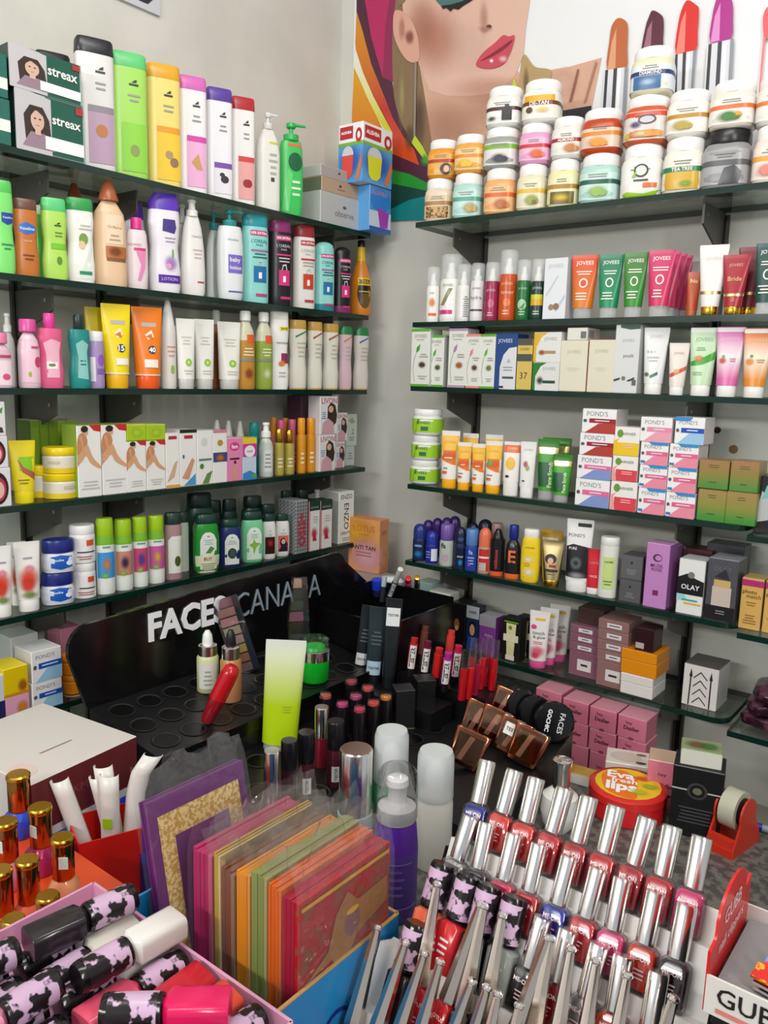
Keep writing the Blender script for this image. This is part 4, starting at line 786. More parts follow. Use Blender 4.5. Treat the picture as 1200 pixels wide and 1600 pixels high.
herbal(375, 412, 799, '74c894', [('p', [(.3, .36), (.45, .3), (.5, .16), (.58, .3), (.78, .38), (.58, .4), (.5, .48), (.45, .4)], '8ab83a')], 'mint green herbal shampoo with leaf print', lab='dcebdc')
herbal(409, 431, 803, 'e4e2de', [('r', .15, .12, .86, .5, '3a1814'), ('s', .52, .36, .25, .1, 'b02a20', 1.)], 'white herbal bottle with dark red picture')
herbal(429, 452, 803, 'e4e2de', [('r', .15, .12, .86, .5, 'd86a5a'), ('p', [(.2, .12), (.3, .42), (.55, .46), (.8, .3), (.8, .12)], '2a2038'), ('e', .5, .36, .14, .06, 'd9a88c')], 'white herbal bottle with dark-haired woman picture')
S('L5', 'carton', 462, 481, 782, .004, 'hair_styling_box', 'silver diamond-patterned box with red vertical lettering', d=.06, front='diamond', side='diamond', top='9a9da0', P=[('t', 'OSIS+', .5, .45, .62, 'c02a30', .03, 1)])
for i, (u0, u1, vt) in enumerate(((483, 500, 782), (501, 519, 781))):
    S('L5', 'carton', u0, u1, vt, .004, 'hair_serum_box', ['white box with dark green top and red flower, left one', 'white box with dark green top and red flower, right one'][i] + ' on the fifth shelf', d=.04, front='e4e2dc', side='8a2a38', top='1a3a2c', P=[('r', 0, .8, 1, 1, '16382c'), ('t', 'BIOTIQUE', .5, .86, .7, 'b8c8b8'), ('r', -.01, 0, .06, .8, 'c03040'), ('s', .45, .35, .35, .14, 'c82a4a', 1.), ('p', [(.45, .4), (.3, .2), (.7, .2)], 'b82440'), ('l', .3, .55, .8, .7, 3, 'b8b8b0')])
S('L5', 'bottle', 485, 505, 765, .07, 'spray_bottle', 'clear spray bottle with a white nozzle behind the red-flower boxes', k=.9, n=2, prof='shoulder', body='a9aea6', cap='d8d8d4', cf=.25, ctype='nozzle', cw=.6)
S('L5', 'carton', 529, 553, 768, .012, 'keratin_box', 'tall white box with thin black vertical lettering at the shelf end', d=.05, front='e6e8e2', side='a9ada6', top='d8dad4', P=[('t', 'ENZO', .5, .9, .72, '2a2a2a'), ('t', 'ENZO', .5, .52, .5, '1a1a1a', 0, -1), ('t', 'KERATIN', .5, .2, .7, '4a4a4a'), ('l', .2, .04, .8, .12, 2, '8a8a84')])
# ---- shelf L6
S('L6', 'carton', -30, 8, 1058, .004, 'cream_carton', 'white and navy carton cut by the left edge of the lowest shelf', d=.06, front='d8dae4', P=[('r', 0, 0, 1, .45, '2a2a5a')])
a = S('L6', 'carton', 8, 47, 1086, .004, 'soap_carton', 'pink soap carton with an orange flower on the lowest left shelf', d=.05, front='e8a8c0', top='e8c0d0', P=[('s', .7, .4, .3, .4, 'd8901c', 1.), ('r', 0, 0, 1, .12, 'c86a8a')])
S('L6', 'carton', 5, 45, 1042, .004, 'soap_carton', 'yellow soap carton with a mango print on the pink one', on=top(a), d=.06, front='e8c810', top='f0d820', P=[('s', .75, .3, .25, .3, 'a85a1c', 1.), ('r', 0, .0, 1, .1, 'd88a1c')])
def pond(sh, u0, u1, vt, on, lb, ins, band='1c52b8', art='9ac8e4', group=None, d=.06, side='dfdcdc', ex=()):
    return S(sh, 'carton', u0, u1, vt, ins, 'face_cream_box', lb, cat='box', on=on, group=group, d=d, front='eeedee', side=side, top='dedddd', P=[('p', [(.1, 0), (.5, .4), (1, .45), (1, 0)], art), ('t', "POND'S", .45, .8, .62, '8a8a8e'), ('r', .22, .42, 1, .6, band), ('l', .3, .46, .9, .57, 1, 'd8e0f0'), ('e', .1, .5, .055, .07, '5a5a58')] + list(ex))
a = pond('L6', 50, 98, 1063, None, 'white face cream box with a blue band, lower one on the lowest left shelf', .004)
pond('L6', 49, 97, 1014, top(a), 'white face cream box with a blue band, upper one on the lowest left shelf', .004)
S('L6', 'carton', 18, 62, 992, .085, 'cream_carton', 'plain white carton behind the blue-banded face cream boxes', d=.06, front='d9d9da')
a = S('L6', 'jar', 98, 131, 1080, .012, 'cream_jar', 'peach jar at the bottom of the stack beside the black stand', k=1., n=2., lf=.35, lw=1., prof='straight', body='d8a88c', lid='3a2a28')
b = S('L6', 'jar', 97, 130, 1050, .012, 'cream_jar', 'amber orange jar in the middle of the stack beside the black stand', on=top(a), k=1., n=2., lf=.35, lw=1., prof='straight', body='e88a14', lid='e8901c')
S('L6', 'jar', 96, 128, 1022, .012, 'cream_jar', 'amber orange jar on top of the stack beside the black stand', on=top(b), k=1., n=2., lf=.35, lw=1., prof='straight', body='e88a14', lid='e88018')
S('L6', 'carton', 96, 128, 980, .08, 'soap_carton', 'pink carton behind the amber jars', d=.05, front='d88aa4', P=[('r', .3, .4, 1, .6, 'e8c0cc')])
S('L6', 'carton', 170, 240, 985, .10, 'cream_carton', 'dark red carton lying behind the black stand panel', d=.06, front='a82430', top='b83440')
# ================================================================ RIGHT WALL PRODUCTS
# ---- shelf R1: stacked scrub jars
def jr(u0, u1, vt, on, lb, body='e4dfd2', band=None, pic=(), lid='efeeec', lab=None, txt=None, tc='f4f0e8', bandv=(.5, .62)):
    P = []
    wrap = [(bandv[0], bandv[1], band)] if band else []
    P.append(('l', .25, .66, .75, .78, 2, '8a8478'))
    if txt: P.append(('t', txt, .5, sum(bandv) / 2, .5, tc, .02))
    P += list(pic)
    return S('R1', 'jar', u0, u1, vt, .012, 'scrub_jar', lb, cat='jar', on=on, group='face scrub jars stacked on the top right shelf', k=.95, n=3.4, lf=.24, lw=.93, prof='jar', body=body, lid=lid, P=P, lab=lab, wrap=wrap)
fr = lambda c, u=.6, v=.3, a=.3, b=.2: [('s', u, v, a, b, c, 1.), ('e', u, v, a * .45, b * .55, c), ('e', u + a * .5, v - b * .15, a * .35, b * .4, c)]
b1 = jr(665, 711, 283, None, 'jar with a brown nut picture, bottom row, first from the left', 'dccbb4', 'a8743c', [('r', .02, .12, .98, .46, 'shells')], lab=(.1, .8, 'd8c4a4'))
b2 = jr(709, 757, 275, None, 'pale aqua jar, bottom row, second from the left', 'a9cfc8', '57a08e', fr('b89a5a', .65), lab=(.1, .8, 'bcdcd6'))
b3 = jr(758, 809, 268, None, 'peach orange jar, bottom row, third from the left', 'e2a565', 'd8622a', fr('b0622a', .6) , lab=(.1, .8, 'e6b884'))
b4 = jr(809, 857, 261, None, 'cream jar with a green and tan fruit, bottom row, fourth from the left', 'd9d3b4', 'd8b43c', fr('8a9a3a', .55) + fr('8a5a34', .65, .24, .1, .08), lab=(.1, .8, 'ddd8c0'))
b5 = jr(857, 907, 253, None, 'pale yellow jar with a banana-like picture, bottom row, fifth from the left', 'dcd8a4', 'a8802c', [('r', .15, .1, .9, .42, '6a5a1c'), ('s', .5, .26, .35, .14, 'd8b824', 1.)], lab=(.1, .8, 'e0dcb4'))
b6 = jr(907, 971, 246, None, 'pale aqua jar with a dark green band, bottom row, sixth from the left', 'a8cdc4', '1f5a48', fr('8ab04a', .5) , lab=(.1, .8, 'c4dcd6'))
b7 = jr(972, 1039, 232, None, 'white jar with a black oval mark and lime base, bottom row', 'e0dfd8', None, [('e', .52, .66, .17, .16, '2a2c2a'), ('e', .52, .66, .13, .12, 'd8dad4'), ('p', [(.3, .5), (.42, .7), (.4, .5)], '7ab82c'), ('r', .58, .26, .9, .36, 'e06a3a'), ('l', .35, .38, .7, .48, 1, '3a3a3a'), ('p', [(0, .02), (1, .02), (1, .2), (.6, .1), (.2, .16), (0, .08)], '9ac82c')], lab=(.05, .85, 'e6e5e0'))
b8 = jr(1037, 1104, 221, None, 'jar with a green band over mustard yellow, bottom row', 'e3dfd0', '2a7a4a', [('r', .0, .1, 1, .5, 'd2a83c'), ('s', .6, .22, .2, .1, '7ab02c', .9)], lab=(.1, .82, 'e6e2d6'), txt='TEA TREE')
b9 = jr(1098, 1176, 209, None, 'grey jar with a black lid, bottom row', '8e8e90', '5c5c60', [('p', [(.4, .1), (.5, .45), (.7, .5), (.85, .35), (.8, .1)], '4c4c50')], '1c1b1d', lab=(.1, .85, 'a4a4a6'))
b10 = jr(1177, 1240, 201, None, 'pink and white jar cut by the right edge, bottom row', 'e3d0ca', 'e6a03c', fr('d87a6a', .4), lab=(.1, .82, 'ecdcd4'))
jr(670, 717, 223, top(b1), 'orange jar with a dark-haired woman picture, second row, first from the left', 'e0902c', 'a83a24', [('r', .3, .08, .95, .45, 'd8a850')] + [('e', .7, .28, .2, .2, '3a2a20'), ('e', .72, .28, .09, .12, 'e0b89a')], lab=(.1, .8, 'e3a63c'))
jr(712, 762, 215, top(b2), 'orange jar with a yellow fruit, second row, second from the left', 'e3a044', 'dc8a2c', fr('e8b81c', .4), lab=(.1, .8, 'e9c890'))
m3 = jr(758, 814, 205, top(b3), 'grey jar with a lime band and dark berries, second row', '9a9a96', '7ab03a', fr('2e2a3c', .5), lab=(.1, .8, 'd8d8d4'), bandv=(.6, .75))
m4 = jr(813, 864, 198, top(b4), 'pink jar with a red band and berries, second row', 'dd9ac4', 'c8323c', fr('d8601c', .6), lab=(.1, .8, 'e4b4d0'))
jr(863, 915, 188, top(b5), 'white jar with a dark red band and almonds, second row', 'dcd8d0', 'a02a34', fr('c07a3a', .65), lab=(.1, .8, 'e3e0da'), txt='ALMOND')
jr(910, 975, 177, top(b6), 'red-orange gel jar with an orange flower, second row', 'b8431c', 'd8842c', fr('e0901c', .45), lab=(.15, .72, 'dcc8b4'))
m7 = jr(977, 1049, 157, top(b7), 'red and white jar with grapes and oval mark, second row', 'c85a34', 'cf4a30', [('s', .3, .5, .16, .12, '4a3a6a', 1.), ('e', .55, .62, .2, .12, '4a4a58'), ('e', .55, .62, .16, .09, 'c8c4c8'), ('s', .5, .25, .4, .12, 'e0d8a0', .9), ('r', .5, .16, .9, .3, 'e0983c'), ('s', .12, .2, .12, .12, 'e8c020', 1.)], lab=(.1, .86, 'd8d0cc'), bandv=(.72, .84))
jr(1043, 1112, 148, top(b8), 'white jar with a gold band and sprouts, second row', 'e6e3d8', 'b98a34', fr('b09a3c', .4), lab=(.1, .8, 'ebe8e0'))
jr(1110, 1184, 134, top(b9), 'white jar with an orange band and green leaf, second row', 'ddd6ca', 'e0703a', fr('3a7a2a', .45) + fr('e8a02c', .66, .34, .1, .1), lab=(.1, .8, 'e9e5df'))
jr(1183, 1250, 124, top(b10), 'white jar with an orange band cut by the right edge, second row', 'e3dcd2', 'e07a34', (), lab=(.1, .8, 'e9e5df'))
jr(762, 819, 142, top(m3), 'white jar with a black and brown bottle print, top row, left', 'deddd8', '4a2c24', [('r', .5, .18, .78, .55, '1e1c1c'), ('r', .58, .55, .7, .68, '1e1c1c'), ('s', .22, .25, .16, .1, '2a2a2a', .9)], lab=(.1, .8, 'e6e6e2'))
jr(818, 879, 132, top(m4), 'white jar with a yellow top band and brown stripe, top row, second', 'e4e2dc', '6e3a24', [('r', 0, .62, 1, .8, 'e0a820'), ('e', .25, .36, .09, .09, '5a4030'), ('s', .6, .34, .25, .12, 'e8c060', .8)], lab=(.1, .82, 'e9e4d6'), txt='DE-TAN')
jr(987, 1056, 82, top(m7), 'white jar with a navy band and blue water picture, topmost in the middle', 'ddd8b8', '2a3a6a', [('r', .12, .12, .75, .48, '3a6a9a'), ('s', .45, .3, .25, .14, 'a8c8e0', .9)], lab=(.1, .78, 'dce2e8'), txt='DIAMOND')
# ---- shelf R2
OV = dict(cat='bottle', k=1., n=2, prof='straight', ctype='spray')
def ovr(u0, u1, vt, body, cf, lb, P, ins=.014):
    S('R2', 'bottle', u0, u1, vt, ins, 'toner_bottle', lb, group='clear-capped toner bottles on the second right shelf', body=body, cf=cf, P=P, **OV)
TXT = lambda c, v=.52: [('t', 'JOVEES', .5, v, .62, c), ('l', .25, .08, .75, .16, 2, c)]
ovr(666, 688, 418, 'ecebe6', .34, 'white toner bottle with an orange fruit and clear overcap', [('s', .55, .36, .28, .11, 'e0822a', 1.), ('r', .3, .12, .85, .17, 'e0603a'), ('l', .25, .5, .8, .56, 1, 'b0b0a8')])
ovr(688, 722, 399, 'ecebe6', .36, 'taller white toner bottle with a magenta label bar and clear overcap', [('p', [(.1, .25), (.5, .5), (.7, .5), (.3, .25)], '8a8a6a'), ('r', .05, .12, .7, .18, 'd0307c'), ('t', 'JOVEES', .45, .54, .5, '8a8a8a')])
ovr(713, 736, 414, 'e3e2e0', .36, 'plain white toner bottle showing its barcode side', [('l', .6, .08, .95, .45, 10, '5a5a5a')])
ovr(735, 757, 412, 'dfdcde', .30, 'white toner bottle with grey lettering and clear overcap', [('t', 'hydra', .5, .4, .8, '5a6a74'), ('t', 'JOVEES', .5, .56, .6, '7a7a80'), ('r', .05, .18, .95, .21, '3a3a40')])
ovr(757, 781, 411, '9a2550', .32, 'magenta toner bottle with clear overcap', TXT('e0b8c8') + [('e', .55, .3, .2, .08, 'c05a80')])
ovr(780, 809, 392, 'c8521c', .34, 'tall burnt orange toner bottle with clear overcap', TXT('f0c8a0') + [('t', 'toner', .55, .4, .7, 'f0d0b0'), ('e', .55, .26, .2, .06, 'e07a34')])
ovr(807, 830, 407, '1f6a34', .34, 'green toner bottle with clear overcap', [('e', .5, .26, .3, .09, 'a8c8a0'), ('p', [(.3, .2), (.75, .3), (.6, .18)], '4a8a50')] + TXT('b8d8b8'))
ovr(829, 853, 406, '1c3a34', .36, 'dark green toner bottle with a yellow label and clear overcap', [('r', .1, .24, .9, .42, 'd8a824'), ('r', .1, .34, .9, .42, 'c8cc2c')] + TXT('c8d8c8'))
JP = ('t', 'JOVEES', .5, .86, .66, 'b8b8b8')
S('R2', 'carton', 849, 885, 403, .012, 'cream_carton', 'tall white carton with a silver curve and small walnuts', d=.045, front='dfe2e8', side='cfd2d8', P=[JP, ('p', [(.1, .4), (.6, .72), (.64, .7), (.16, .38)], 'c4cad6'), ('p', [(.55, .15), (.95, .4), (.97, .36), (.6, .12)], 'b4c4de'), ('e', .38, .2, .12, .05, '9a8464'), ('e', .6, .21, .13, .055, '8a7050')])
def jtube(sh, u0, u1, vt, body, lb, cap='clearcap', ins=.012, mark='f0e8e0', P=None, rz=0., cf=.17, k=None, nm='face_wash_tube'):
    P = [('t', 'JOVEES', .5, .87, .64, mark, .01), ('l', .2, .68, .8, .76, 2, mark), ('e', .5, .56, .16, .075, mark), ('e', .5, .56, .11, .055, body.split('>')[-1]), ('l', .2, .28, .7, .42, 3, mark)] if P is None else P
    return S(sh, 'tube', u0, u1, vt, ins, nm, lb, cat='tube', rz=rz, body=body, cap=cap, cf=cf, capw=.66, P=P, k=k)
jtube('R2', 891, 934, 399, 'd9781c>d4461c', 'orange face wash tube with a clear cap')
jtube('R2', 933, 973, 398, '128a5c>0f7a58', 'teal green face wash tube with a clear cap')
jtube('R2', 972, 1011, 395, '2c8a24>3f7a34', 'leaf green face wash tube with a clear cap')
for i in range(4):
    jtube('R2', 1010 + 9 * i, 1053 + 9 * i, 391 + 3 * i, 'cb2a5c>c9306a', ['hot pink face wash tube in front of its row', 'hot pink face wash tube, second in its row', 'hot pink face wash tube, third in its row', 'hot pink face wash tube, last in its row'][i], ins=.012 + .034 * i, P=None if i == 0 else ())
S('R2', 'tube', 1072, 1094, 425, .04, 'cream_tube', 'small orange tube with gold writing behind the white one', body='b84a1c', cap='b05a20', cf=.16, P=[('t', 'Nu', .5, .8, .5, 'f0d890', .02)])
S('R2', 'tube', 1089, 1136, 383, .012, 'cream_tube', 'white cream tube with gold cap and gold ring', body='e8e5e2', cap='gold', cf=.13, capw=.56, ring=(.2, .25, 'palegold'), P=[('t', 'JOVEES', .5, .8, .5, 'c8c0b4')])
S('R2', 'tube', 1126, 1170, 398, .012, 'cream_tube', 'crimson cream tube with gold cap and ring, in front', body='a41c2c', cap='gold', cf=.14, capw=.58, ring=(.2, .25, 'palegold'), P=[('t', 'JOVEES', .5, .82, .5, 'd8a8a0'), ('t', 'Bride', .5, .6, .5, 'd8b080', .01), ('l', .4, .22, .6, .3, 3, 'd8b080')])
S('R2', 'tube', 1150, 1195, 386, .055, 'cream_tube', 'dark red cream tube with gold cap behind the crimson one', body='74182a', cap='gold', cf=.14, capw=.58, ring=(.2, .25, 'palegold'))
jtube('R2', 1177, 1222, 380, '1d4a44>1d4a46', 'dark bottle green tube cut by the right edge')
# ---- shelf R3
def leafbox(u0, u1, vt, edge, leaf, spice, lb, ins=.006):
    S('R3', 'carton', u0, u1, vt, ins, 'serum_carton', lb, cat='box', group='white leaf-print cartons on the third right shelf', d=.05, front='dfe0da', side='c4c8c2', top=edge, P=[('r', 0, .955, 1, 1, edge), ('r', 0, 0, 1, .04, edge), ('t', 'JOVEES', .5, .87, .66, '8a8e88'), ('l', .25, .8, .75, .83, 1, '9a9e98'), ('p', [(.28, .6), (.32, .68), (.5, .74), (.46, .64), (.36, .6)], leaf), ('p', [(.22, .08), (.12, .3), (.18, .48), (.32, .62), (.33, .61), (.2, .47), (.14, .3), (.24, .08)], '9aa090'), ('s', .62, .38, .26, .075, spice, 1.), ('e', .62, .38, .14, .035, spice), ('l', .45, .5, .95, .58, 2, '9a9e98'), ('l', .4, .12, .9, .2, 2, 'a8aca6')])
leafbox(642, 671, 514, '5aa82c', '3a9a3a', '4a3424', 'white carton with green edges and cloves, leftmost on the third right shelf', .002)
leafbox(700, 729, 513, 'b494b4', 'a884b0', 'a85428', 'white carton with mauve edges and a brown bark picture')
leafbox(670, 693, 524, '5aa82c', '5aa83a', '4a5a24', 'white carton with green edges and olive leaves, second from the left', .012)
leafbox(727, 751, 522, 'e08a8a', 'e07a8a', '5c3a24', 'white carton with pink edges and brown nuts')
leafbox(750, 773, 522, '5aa82c', '5aa83a', '6a7a30', 'white carton with green edges and green leaves, right of the pink-edged one')
S('R3', 'carton', 773, 807, 521, .006, 'cream_carton', 'navy blue carton with a white arch', d=.05, front='1f4684', side='1a3a70', P=[('t', 'JOVEES', .45, .86, .66, 'd8dce8'), ('p', [(.25, 0), (.25, .4), (.4, .62), (.65, .74), (1, .76), (1, 0)], 'd9dade'), ('r', .38, .19, .9, .23, '4a4e58'), ('l', .4, .32, .85, .42, 2, '8a8e98'), ('p', [(.55, .48), (.65, .56), (.75, .48)], 'b0b4bc'), ('r', .24, .02, .45, .06, '3a3e48')])
S('R3', 'carton', 807, 831, 529, .006, 'cream_carton', 'gold and dark grey banded carton', d=.05, front='d2b860', side='8a7a44', top='4a4a44', P=[('r', 0, .87, 1, 1, '4e504a'), ('r', 0, .56, 1, .7, '4a4e4a'), ('t', '37', .5, .28, .5, '5a4a20'), ('t', 'JOVEES', .5, .79, .6, '8a7430')])
a = S('R3', 'carton', 831, 874, 566, .006, 'cream_carton', 'carton with a dark green corner and avocado picture, lower of the pair', d=.05, front='1f7a2c', side='c8c8c4', P=[('p', [(.12, 0), (.12, .5), (.3, .85), (.55, 1), (1, 1), (1, 0)], 'd9dad8'), ('t', 'JOVEES', .62, .76, .46, '8a8e90'), ('s', .3, .35, .16, .18, '2c3a1c', 1.), ('r', .4, .26, .86, .36, '1e4a34')])
S('R3', 'carton', 833, 877, 519, .006, 'cream_carton', 'carton with a yellow corner and cinnamon picture, upper of the pair', on=top(a), d=.05, front='dcae2c', side='d8d8d4', top='d8d8d4', P=[('p', [(.12, 0), (.12, .5), (.3, .85), (.55, 1), (1, 1), (1, 0)], 'dddedc'), ('t', 'JOVEES', .62, .76, .46, '8a8e90'), ('s', .32, .32, .16, .12, '9a4a28', 1.), ('r', .4, .28, .82, .38, 'b08a6a')])
CB = [('t', 'JOVEES', .5, .77, .5, 'b4ae98'), ('l', .25, .4, .75, .48, 2, 'cbc6b0')]
a = S('R3', 'carton', 874, 917, 532, .006, 'cream_carton', 'plain cream carton with a small box on top', d=.05, front='dcd8c2', side='b8304a', top='d8d4c0', P=CB)
S('R3', 'carton', 886, 918, 512, .006, 'cream_carton', 'small white box lying on the cream cartons', on=top(a), d=.06, front='dcdcd2', P=[('r', .68, .15, .95, .7, '6a706a')], PR=[('r', .1, .2, .5, .8, '9a9e98')])
S('R3', 'carton', 918, 960, 530, .006, 'cream_carton', 'plain cream carton right of the one with the small box', d=.05, front='dad6c0', side='a83048', P=CB)
S('R3', 'carton', 959, 998, 506, .006, 'cream_carton', 'tall white carton with a dark green top and green flourish', d=.05, front='d4d5d6', side='b8bab8', top='2a4a3a', P=[('p', [(.2, 1), (1, 1), (1, .93), (.6, .92), (.2, .95)], '2a4a3a'), ('t', 'JOVEES', .55, .76, .5, 'a8a8ac'), ('t', 'youth', .58, .54, .42, '6a4a54'), ('p', [(.05, .2), (.3, .23), (.3, .2), (.06, .17)], '2a3a34'), ('p', [(.6, .19), (.9, .24), (.88, .2), (.62, .17)], '2a3a34'), ('e', .45, .22, .08, .03, '6a7a4a'), ('r', .8, .12, .96, .2, '5a5e5c')])
WT = dict(cf=.16, cap='e9e9e6', nm='face_wash_tube')
jtube('R3', 1003, 1044, 512, 'e2e2e2', 'white face wash tube with a dark green stroke', P=[('t', 'JOVEES', .5, .86, .5, 'bcbcc0'), ('t', '5 in 1', .35, .64, .3, '6a7a78'), ('l', .2, .48, .7, .58, 2, 'b0b4b4'), ('p', [(.36, .28), (.66, .34), (.68, .3), (.4, .24)], '1f6a5c'), ('e', .24, .3, .09, .03, '6a7a4a')], **WT)
jtube('R3', 1043, 1076, 536, 'e0d6ce', 'small beige face wash tube with a red and apricot band', P=[('p', [(.0, .38), (.5, .48), (1, .58), (1, .5), (.5, .4), (.0, .3)], 'c8503c'), ('e', .46, .46, .14, .04, 'd89a3c'), ('t', 'JOVEES', .5, .8, .5, 'c8a8a0')], **WT)
jtube('R3', 1075, 1121, 512, 'c2dcb8', 'pale green face wash tube with an apricot picture', P=[('r', .0, .93, 1, .99, 'eeeeea'), ('t', 'JOVEES', .5, .82, .6, '8ab08a'), ('p', [(.1, .5), (.6, .58), (.95, .66), (.95, .54), (.5, .46), (.1, .44)], '3aa02c'), ('s', .38, .55, .22, .06, 'd8903c', 1.), ('l', .2, .66, .65, .72, 2, '7aa078'), ('l', .2, .3, .55, .36, 2, '8ab08a')], **WT)
jtube('R3', 1116, 1162, 511, 'd86aa8>eadfe2>d86ab0', 'pink face wash tube with a strawberry picture', P=[('r', .0, .93, 1, .99, 'f0e8ea'), ('t', 'JOVEES', .5, .82, .6, 'e8b8d0'), ('s', .3, .52, .16, .06, 'c8402c', 1.), ('e', .32, .58, .06, .02, '6aa03a'), ('l', .5, .5, .8, .56, 2, 'b07a94')], **WT)
jtube('R3', 1158, 1206, 513, 'dd8a2a>efe0cc>d8701c', 'orange and white face wash tube with orange picture at the right edge', P=[('r', .0, .93, 1, .99, 'f0eae2'), ('t', 'JOVEES', .5, .82, .6, 'e8c090'), ('s', .3, .52, .18, .07, 'e09020', 1.), ('e', .34, .6, .06, .02, '4a8a3a'), ('l', .5, .5, .8, .56, 2, 'b08a5a')], **WT)
# ---- shelf R4
GJ = dict(k=.95, n=2.3, lf=.25, lw=.93, prof='jar', body='e2e6e0', lid='efefee', lab=(.18, .86, '9ccc2c'), P=[('p', [(.1, .15), (.2, .15), (.34, .85), (.24, .85)], '6fa01c'), ('t', 'JOVEES', .45, .66, .42, '3a5a1c'), ('r', .38, .28, .62, .48, '2a6a34')])
a = S('R4', 'jar', 641, 689, 718, .012, 'scrub_jar', 'white jar with lime label, lowest of three stacked jars', group='lime-labelled jars', **GJ)
b = S('R4', 'jar', 643, 690, 680, .012, 'scrub_jar', 'white jar with lime label, middle of three stacked jars', group='lime-labelled jars', on=top(a), **GJ)
S('R4', 'jar', 645, 694, 639, .012, 'scrub_jar', 'white jar with lime label, topmost of three stacked jars', group='lime-labelled jars', on=top(b), **GJ)
def sun(u0, u1, vt, lb, ins=.012, g=False):
    S('R4', 'tube', u0, u1, vt, ins, 'sunscreen_tube', lb, group='orange and yellow sunscreen tubes', body='e9e5df', cap='f0ac12', cf=.16, capw=.8, P=[('p', [(.06, .5), (.3, .46), (.6, .42), (.94, .4), (.98, .9), (.02, .9)], 'e67a12'), ('p', [(.02, .92), (.98, .92), (.98, .66), (.06, .66)], 'eeb810'), ('s', .5, .56, .45, .12, 'e05a10', .8), ('t', 'JOVEES', .5, .8, .6, 'd8701c'), ('e', .3, .58, .14, .06, '4aa03a') if g else ('l', .2, .5, .7, .56, 1, 'f0d0a0'), ('r', .12, .25, .4, .3, 'e06a1c'), ('l', .12, .32, .5, .38, 1, '8a8a84')])
sun(689, 718, 673, 'tall orange sunscreen tube beside the lime jars')
sun(714, 737, 691, 'short orange sunscreen tube, second in the front row')
sun(737, 759, 693, 'short orange sunscreen tube, third in the front row')
sun(758, 785, 689, 'orange sunscreen tube with a green spot, fourth in the front row', g=True)
sun(722, 747, 677, 'orange sunscreen tube in the back row, left', .07); sun(757, 785, 679, 'orange sunscreen tube in the back row, right', .075)
S('R4', 'tube', 786, 813, 690, .012, 'cream_tube', 'white tube with orange shoulder and yellow disc', body='e9e6e2', cap='e8e6e2', cf=.26, capw=.88, P=[('r', .02, .8, .98, .94, 'e6641c'), ('t', 'JOVEES', .5, .87, .6, 'f8e0c8'), ('e', .45, .6, .28, .12, 'e8b420'), ('e', .3, .36, .12, .025, '2a2420')])
S('R4', 'tube', 812, 837, 690, .012, 'cream_tube', 'white tube with a pink and green flower', body='e6e4e2', cap='e9e8e6', cf=.17, capw=.82, P=[('t', 'JOVEES', .5, .85, .6, '9a9aa0'), ('s', .38, .6, .2, .08, 'c03a6a', 1.), ('s', .52, .53, .18, .07, '9ab02c', 1.), ('e', .3, .3, .1, .015, '4a4a4a')])
def scrub(u0, u1, vt, lb, ins):
    S('R4', 'tube', u0, u1, vt, ins, 'face_scrub_tube', lb, cat='tube', group='green face scrub tubes', body='3f9a24', cap='clearcap', cf=.15, capw=.7, bands=[(0, '3f9a24'), (.72, 'palegold'), (.84, '2f7a1c')], P=[('r', .08, .22, .6, .62, '12542c'), ('t', 'Face Scrub', .66, .42, .42, 'e8f0e0', .01, 1)])
scrub(846, 892, 684, 'green face scrub tube standing behind the front two', .06)
scrub(838, 873, 686, 'green face scrub tube, taller of the front two', .016); scrub(862, 894, 710, 'green face scrub tube, shorter of the front two', .006)
GP = 'stacked face cream boxes on the fourth right shelf'
cols = [[(898, 952, 749, 'e06a9a', '7f94cc'), (901, 955, 712, 'e06a9a', '7f94cc'), (905, 959, 677, '9a1c2c', 'b03a30'), (909, 963, 639, '9a1c2c', 'b03a30')],
        None,
        [(996, 1039, 763, 'e0608a', 'e88aa0'), (998, 1042, 727, 'e0608a', 'e88aa0'), (1000, 1044, 691, 'e0608a', 'e88aa0'), (1000, 1050, 652, 'e88aa8', 'e8a0b4')],
        [(1039, 1086, 770, 'e0608a', 'e88aa0'), (1042, 1088, 731, 'e0608a', 'e88aa0'), (1045, 1091, 694, 'e0608a', 'e88aa0'), (1054, 1101, 652, '1c48b4', '9ac4e4')]]
rows = ['bottom', 'second', 'third', 'top']
cn = {0: 'left column of white face cream boxes', 2: 'middle column of white face cream boxes', 3: 'right column of white face cream boxes'}
for ci in (0, 2, 3):
    on = None
    for ri, (u0, u1, vt, bd, art) in enumerate(cols[ci]):
        ex = [('p', [(.3, 1), (1, 1), (1, .88), (.4, .88)], '2a8acc'), ('r', .04, .08, .2, .18, '3a7ac0')] if (ci == 2 and ri < 3) or (ci == 3 and ri < 3) else ([('p', [(0, 1), (.6, 1), (.5, .86), (0, .86)], '2a8acc')] if ci == 3 else [])
        col = {'e06a9a': 'pink', '9a1c2c': 'dark red', 'e0608a': 'pink', 'e88aa8': 'pale pink', '1c48b4': 'blue'}[bd]
        t = pond('R4', u0, u1, vt, on, 'white box with %s band, %s row of the %s' % (col, rows[ri], cn[ci].replace('white face cream', 'cream')), .004, bd, art, GP, ex=ex, side='d9cfd0'); on = top(t)
on = None
